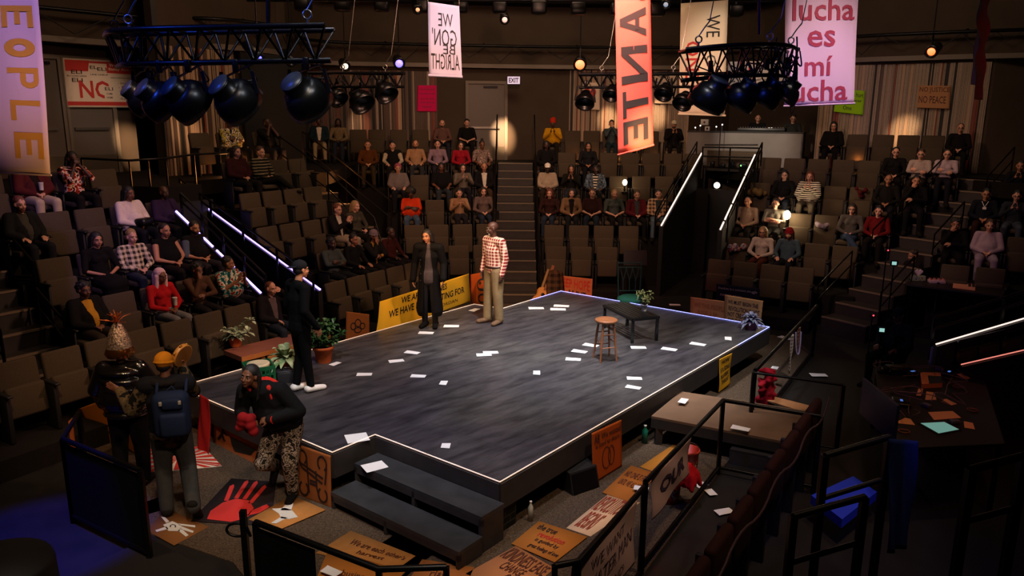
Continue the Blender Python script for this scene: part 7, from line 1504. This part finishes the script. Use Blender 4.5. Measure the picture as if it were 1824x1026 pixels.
for px, py, lb in ((1190, 893, 'orange red bucket with a printed label, nearer of the two'), (1222, 850, 'red bucket behind the orange one, red cloth on top')):
    p = P(px, py, 0); t = thing('bucket', lb, 'bucket', p); mb_ = mat('orange red plastic', '#b8321a' if 'orange' in lb[:7] else '#a81418', .4); MB().lathe([(.11, 0), (.125, .18), (.135, .34), (.145, .345), (.145, .37), (.13, .37), (.115, .02), (.001, .015)], n=28).build('pail', mb_, t); MB().tube([(math.cos(a) * .145, 0, .35 + math.sin(a) * .1) for a in [i * PI / 10 for i in range(11)]], .004, 6).build('bail_handle', m_steel, t)
    MB().lathe([(.1215, .08), (.133, .24)], n=28).build('printed_label', mat_blotch('bucket label', ['#b8321a', '#3a2420', '#a8a09a'], 22), t)
p = P(1222, 850, .37); mb = MB()
for i in range(34): a_ = random.uniform(0, 6.28); r_ = random.uniform(.02, .15); mb.cap((math.cos(a_) * r_, math.sin(a_) * r_, .12 - r_ * .6), (math.cos(a_) * (r_ + .05), math.sin(a_) * (r_ + .05), .04 - r_ * random.uniform(.4, 1.2)), random.uniform(.03, .05), .028)
mb.cap((0, 0, 0), (0, 0, .1), .12, .08)
o = link('red_cloth', vox(mb, .015, 2, .5, 'red_cloth'), None, p); setm(o, cloth('#b3141c')); tag(o, 'bright red cloth heaped on the rear bucket', 'cloth')
p = P(1368, 672, .62); mb = MB()
for i in range(30): zz = random.uniform(-.55, .1); mb.cap((random.uniform(-.12, .12), random.uniform(-.07, .07), zz), (random.uniform(-.13, .13), random.uniform(-.06, .06), zz + random.uniform(-.12, .06)), random.uniform(.02, .05), .03)
mb.cap((0, 0, -.6), (0, 0, .02), .09, .05); o = link('red_cloth', vox(mb, .015, 2, .5, 'red_cloth'), None, p); setm(o, cloth('#8e1220')); tag(o, 'dark red cloth bundle hanging at the right stage corner rail', 'cloth')
def drape(px, py, w_, h_, m, label, z=.92):
    a = P(px, py, z); d = (P(1455, 545, .95) - P(1345, 660, .95)).normalized(); n = V((d.y, -d.x, 0)) * .04; b = a + d * w_; return banner('draped_cloth', [a + n - V((0, 0, h_)), b + n - V((0, 0, h_ * .9)), b + n, a + n], m, label, amp=.02, waves=(4, 1))
drape(1406, 597, .10, .62, mat_bands('white chequered cloth', '#b9aca0', '#6a5248', 18, both=True), 'white chequered cloth strip over the right corner rail'); drape(1418, 584, .13, .42, mat_bands('rust checked cloth', '#8a6454', '#4a2018', 16, both=True), 'rust checked cloth over the right corner rail')
mb = MB(); a = P(1412, 590, .95); mb.tube(chaikin([a + V((.03, -.05, 0)), a + V((.05, -.07, -.3)), a + V((.09, -.07, -.38)), a + V((.12, -.05, -.3)), a + V((.12, -.03, 0))], 2), .012, 6); tag(mb.build('bead_necklace', mat('lilac beads', '#9a8aa8', .4)), 'lilac bead necklace hung on the right corner rail', 'necklace')
def bottle(px, py, z, r, h, m, label, capm):
    t = thing('water_bottle', label, 'bottle', P(px, py, z)); MB().lathe([(.001, 0), (r, 0), (r, h * .72), (r * .45, h * .85), (r * .4, h * .93), (.001, h * .93)], n=20).build('flask', m, t); MB().lathe([(.001, h * .93), (r * .5, h * .93), (r * .5, h), (.001, h)], n=16).build('lid', capm, t)
bottle(945, 929, 0, .028, .24, mat('clear plastic', '#a8a498', .15), 'clear plastic bottle standing behind the stage steps', mat('white lid', '#c9c4bc', .5)); bottle(1148, 790, 0, .04, .26, mat('green plastic bottle', '#1c6a52', .2), 'green bottle on the carpet before the tan platform', mat('white lid', '#c9c4bc', .5))
t = thing('floor_monitor', 'black wedge speaker under the right side of the stage', 'speaker', P(1030, 868, 0), .6); MB().hexa([(-.2, -.15, 0), (.2, -.15, 0), (.2, .2, 0), (-.2, .2, 0)], [(-.2, -.08, .26), (.2, -.08, .26), (.2, .2, .3), (-.2, .2, .3)]).build('cabinet', m_shell, t); MB().slab([(-.18, -.155, .02), (.18, -.155, .02), (.18, -.09, .24), (-.18, -.09, .24)], .01).build('grille', m_blackmetal, t)
# row of seats seen from behind along the near right
dR = V((math.cos(math.radians(57)), math.sin(math.radians(57)), 0)); nR = V((dR.y, -dR.x, 0)); base = P(1240, 1010, 1.0)
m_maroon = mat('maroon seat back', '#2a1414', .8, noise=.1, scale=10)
for i in range(9):
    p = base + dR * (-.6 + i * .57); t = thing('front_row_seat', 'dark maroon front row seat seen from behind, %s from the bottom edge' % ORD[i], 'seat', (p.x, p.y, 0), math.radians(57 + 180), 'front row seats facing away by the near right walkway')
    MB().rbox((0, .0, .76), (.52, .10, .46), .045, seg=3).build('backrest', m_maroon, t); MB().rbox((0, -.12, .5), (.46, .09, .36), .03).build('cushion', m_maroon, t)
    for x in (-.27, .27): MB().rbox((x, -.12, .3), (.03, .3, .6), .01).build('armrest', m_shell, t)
mb = MB(); mb.tube(chaikin([base + dR * (-.6 + k * .6) + nR * (.12 + .04 * (k % 2)) + V((0, 0, .02 - .12 * (k % 2))) for k in range(9)], 2), .012, 6); tag(mb.build('seat_cable', mat('plum cable', '#2e1a22', .6)), 'plum cable run along the backs of the front row seats', 'cable')
# technician table with monitor, tablet and papers
tz = .85
TP = [P(1575, 800, tz), P(1790, 790, tz), P(1745, 650, tz), P(1560, 655, tz)]
t = thing('tech_table', 'cluttered dark technician table at the right', 'table'); m_tt = mat('dark brown laminate', '#140b0a', .5); MB().prism([v[:2] for v in TP], tz - .04, tz).build('table_top', m_tt, t)
for v in TP: c = v.lerp(sum(TP, V()) / 4, .06); MB().bar((c.x, c.y, 0), (c.x, c.y, tz - .04), .04).build('leg', m_blackmetal, t)
def on(px, py, z=.0): return P(px, py, tz + z)
a, b = P(1532, 790, .75), P(1575, 760, .75); a = P(1530, 735, .9); b = P(1590, 790, .9)
t = thing('monitor', 'large blue-lit computer monitor standing at the left of the technician table', 'monitor', a); q = [V((0, 0, 0)), b - a]; h = V((0, 0, .42)); nn = V((-(b - a).y, (b - a).x, 0)).normalized() * .03
MB().hexa([q[0], q[1], q[1] + nn, q[0] + nn], [q[0] + h, q[1] + h, q[1] + nn + h, q[0] + nn + h]).build('display_back', mat('satin dark monitor shell', '#1b1f33', .35), t); m_ = (q[0] + q[1]) / 2 + nn; MB().bar(m_ + V((0, 0, .12)), m_ + V((0, 0, -.06)) + nn, .05).build('stand', m_blackmetal, t)
t = thing('tablet', 'tablet with a pale green lit screen on the technician table', 'tablet'); q = [on(1672, 772, .01), on(1708, 765, .01), on(1682, 752, .01), on(1640, 754, .01)]; c0 = sum(q, V()) / 4; MB().slab([c0 + (v - c0) * 1.15 for v in q], .012).build('tablet_shell', m_shell, t); MB().slab([v + V((0, 0, .003)) for v in q], .002).build('screen', mat('tablet screen', '#0c1c18', .3, emit=.35, ecol=(.35, .75, .62)), t)
m_op = mat('buff paper', '#c98a5a', .7)
for px, lb in (([(1664, 748), (1712, 744), (1697, 732), (1653, 734)], 'buff sheet with a dark pen beyond the lit tablet'), ([(1594, 753), (1630, 757), (1622, 746), (1612, 744)], 'buff sheet behind the monitor on the technician table'), ([(1632, 704), (1640, 705), (1645, 693), (1636, 692)], 'small buff card left of the orange box'), ([(1648, 712), (1668, 712), (1664, 699), (1650, 697)], 'crumpled buff note below the orange box')):
    tag(MB().slab([on(*v, .004) for v in px], .003).build('note_paper', m_op), lb, 'paper')
t = thing('cardboard_box', 'orange lit flat box with dark print on the technician table', 'box'); q = [on(1641, 692), on(1678, 690), on(1674, 672), on(1638, 670)]; MB().prism([v[:2] for v in q], tz, tz + .06).build('box_body', mat('orange brown card', '#b56a3a', .7), t); MB().prism([v.lerp(q[1], .35)[:2] for v in q], tz + .06, tz + .063).build('printed_panel', m_shell, t)
t = thing('paper_roll', 'white upright roll at the back of the technician table', 'roll', on(1660, 650)); MB().lathe([(.001, 0), (.045, 0), (.045, .26), (.03, .27), (.001, .27)], n=20).build('roll', mat('grey white paper', '#9a8f92', .7), t)
for i, (px, py, sx, sy, sz, lb) in enumerate(((1600, 665, .3, .2, .1, 'dark camera body lying on the technician table'), (1625, 670, .2, .14, .07, 'small black switch box between camera and roll'), (1690, 668, .26, .18, .05, 'flat black device right of the white roll'), (1605, 720, .25, .2, .05, 'dark keypad behind the monitor'))):
    t = thing('device', lb, 'device', on(px, py), .4 * i); t.name = 'camera_body' if i == 0 else 'switch_box'; MB().rbox((0, 0, sz / 2), (sx, sy, sz), .015).build('case', m_bowl, t)
    if i == 0: MB().lathe([(.001, 0), (.045, 0), (.05, .1), (.04, .12), (.001, .12)], (-.15, 0, .05), 18, axis=(-1, 0, 0)).build('lens', m_bowl, t)
    else: MB().box((0, 0, sz + .002), (.06, .03, .004)).build('display', mat('blue display', '#2040a0', .4, emit=.6, ecol=(.1, .25, .8)), t)
mb = MB(); rnd = random.Random(5)
for i in range(14):
    a = on(rnd.uniform(1590, 1700), rnd.uniform(660, 735), .02); mb.tube(chaikin([a] + [a + V((rnd.uniform(-.35, .35), rnd.uniform(-.35, .35), rnd.uniform(0, .08))) for _ in range(3)], 2), .006, 5)
tag(mb.build('loose_cables', mat('grey pink cable', '#5a3a3c', .6)), 'tangled cables over the technician table', 'cable')
# second small table with tissue box
tz2 = 1.05; q = [P(1614, 506, tz2), P(1785, 528, tz2), P(1800, 505, tz2), P(1640, 490, tz2)]; t = thing('side_table', 'narrow dark table holding a tissue box at the right', 'table'); MB().prism([v[:2] for v in q], tz2 - .03, tz2).build('table_top', m_tt, t)
for v in q: c = v.lerp(sum(q, V()) / 4, .1); MB().bar((c.x, c.y, .0), (c.x, c.y, tz2 - .03), .035).build('leg', m_blackmetal, t)
t = thing('tissue_box', 'patterned tissue box with white tissue on the narrow table', 'tissue box', P(1635, 500, tz2), -.2); MB().rbox((0, 0, .055), (.25, .13, .11), .01).build('box_body', mat_blotch('tissue box print', ['#6a7a72', '#8f8a60', '#40505a'], 30), t); mb = MB()
for i in range(5): mb.cap((0, 0, .11), ((i - 2) * .03, .01, .19 + .02 * (i % 2)), .02, .025)
o = link('tissue', vox(mb, .01, 1, .5, 'tissue'), t); setm(o, cloth('#b9a8ae'))
t = thing('egg_tray', 'pinkish tray of small bottles right of the tissue box', 'tray', P(1668, 504, tz2), -.2); MB().rbox((0, 0, .03), (.3, .16, .06), .01).build('tray', mat('pink card', '#a88a90', .7), t); mb = MB()
for i in range(8): mb.cone((-.12 + (i % 4) * .08, -.035 + .07 * (i // 4), .06), (-.12 + (i % 4) * .08, -.035 + .07 * (i // 4), .09), .022, .018, 8)
mb.build('tops', mat('rose caps', '#b0645a', .6), t)
tag(MB().slab([P(1697, 512, tz2 + .012), P(1737, 517, tz2 + .012), P(1737, 506, tz2 + .012), P(1698, 503, tz2 + .012)], .012).build('notebook', mat('peach paper', '#c98462', .7)), 'peach notebook at the right end of the narrow table', 'notebook')
# small lit screens beside the technicians
for px, py, d, lb in ((1571, 588, 11.0, 'tiny green lit screen before the technician in the cap'), (1593, 469, 12.6, 'tiny green lit screen near the bearded technician')):
    c = Q(px, py, d); t = thing('lit_display', lb, 'screen', c, -.3); MB().rbox((0, 0.02, 0), (.12, .03, .1), .006).build('bezel', m_shell, t); MB().box((0, 0, 0), (.07, .008, .055)).build('screen', mat('mint screen', '#9ad8c8', .4, emit=.7, ecol=(.4, .8, .7)), t); MB().bar((0, .03, -.05), (0, .03, -(c.z - .02)), .02).build('stand', m_blackmetal, t)
for px, py, d, lb in ((1556, 562, 11.2, 'tiny red indicator before the technician in the cap'), (1582, 446, 12.7, 'tiny red indicator above the upper lit screen')):
    c = Q(px, py, d); t = thing('indicator_box', lb, 'device', c); MB().rbox((0, .03, 0), (.08, .05, .06), .01).build('case', m_shell, t); MB().ell((0, 0, 0), .012).build('indicator', mat('red indicator', '#ff2030', .5, emit=3, ecol=(1, .05, .08)), t); MB().bar((0, .04, -.03), (0, .04, -(c.z - .02)), .015).build('stand', m_blackmetal, t)
# lower right blue lit panels and rails
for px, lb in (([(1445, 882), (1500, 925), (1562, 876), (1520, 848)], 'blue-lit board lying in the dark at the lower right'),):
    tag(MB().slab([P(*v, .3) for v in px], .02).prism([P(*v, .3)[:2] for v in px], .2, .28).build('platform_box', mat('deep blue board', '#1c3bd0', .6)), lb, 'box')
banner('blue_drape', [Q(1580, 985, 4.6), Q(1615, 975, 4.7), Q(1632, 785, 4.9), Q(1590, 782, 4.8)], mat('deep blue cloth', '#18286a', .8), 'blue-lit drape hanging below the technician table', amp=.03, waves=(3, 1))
for pts, lb in (([(1470, 812, 5.2), (1585, 778, 5.4)], 'dark rail in front of the blue-lit board'), ([(1413, 920, 4.6), (1540, 885, 4.8)], 'dark rail below the blue-lit board at the lower right'), ([(1730, 836, 4.2), (1824, 812, 4.3)], 'dark rail at the far lower right')):
    a, b = Q(*pts[0]), Q(*pts[1]); t = thing('guard_rail', lb, 'railing'); MB().tube([a, b], .025, 8).build('top_rail', m_blackmetal, t); MB().tube([a - V((0, 0, .35)), b - V((0, 0, .35))], .02, 8).build('mid_rail', m_blackmetal, t)
    for c in (a, b): MB().bar(c, (c.x, c.y, 0), .05).build('post', m_blackmetal, t)
# lower left: dark table and blue floor, near parapet
t = thing('round_table', 'dark draped table in the lower left corner', 'table', P(-10, 1010, .7)); t.location.z = 0; t.scale = (.8, .8, 1); MB().lathe([(.55, 0), (.52, .68), (.5, .72), (.001, .73)], n=30).build('table_body', m_shell, t)
tag(MB().slab([P(265, 960, .02), P(560, 1120, .02), P(200, 1200, .02), P(60, 1060, .02)], .02).build('black_platform', mat('dark brown deck', '#150f0e', .6)), 'low dark platform at the bottom left', 'platform')
# more small things on the technician table
rnd = random.Random(12); kinds = [('marker_pen', 'pen', 'pen'), ('adapter_plug', 'adapter', 'power adapter'), ('folded_note', 'note', 'folded note'), ('cable_coil', 'coil', 'cable coil')]
for i, (px, py) in enumerate(((1618, 742), (1650, 726), (1690, 718), (1706, 690), (1620, 692), (1700, 755), (1726, 760), (1732, 732), (1590, 700), (1672, 660), (1715, 672), (1610, 770))):
    nm, cat, w2 = kinds[i % 4]; p = on(px, py); lb = '%s %s %s the technician table' % (('dark', 'grey', 'peach', 'rust')[i % 4], w2, ('near the front left of', 'near the middle of', 'at the right middle of', 'at the far right of', 'behind the monitor on', 'beside the lit tablet on', 'at the right front edge of', 'near the right edge of', 'left of the keypad on', 'at the back of', 'at the back right of', 'at the very front of')[i])
    if i % 4 == 0: o = MB().cone((-.07, 0, .01), (.07, 0, .01), .008, .006, 8).cone((.07, 0, .01), (.085, 0, .01), .006, .001, 8).build(nm, mat('dark pen', '#201818', .4), None, p, rnd.uniform(0, 3))
    elif i % 4 == 1: o = MB().rbox((0, 0, .025), (.1, .06, .05), .01).cone((.05, 0, .02), (.1, 0, .012), .006, .006, 8).build(nm, mat('grey adapter', '#4a4448', .5), None, p, rnd.uniform(0, 3))
    elif i % 4 == 2: o = MB().slab([(-.07, -.05, .003), (.07, -.05, .003), (.07, .05, .004), (-.07, .05, .004)], .002).slab([(-.07, -.05, .006), (.06, -.04, .03), (.06, .05, .035), (-.07, .05, .006)], .002).build(nm, m_op, None, p, rnd.uniform(0, 3))
    else: o = MB().tube([(math.cos(a) * .06, math.sin(a) * .05, .01 + .003 * (k % 3)) for k, a in enumerate([2 * PI * j / 14 for j in range(36)])], .006, 5).build(nm, mat('rust cable', '#7a3a24', .6), None, p)
    tag(o, lb, cat)
for s in SEATS:
    place_seat(s['p'], s['rz'], 1 if s['used'] else 0, ('empty taupe seat, ' if not s['used'] else 'occupied taupe seat, ') + s['label'], 'theatre seats of the %s bank' % BANK[s['b']][0])
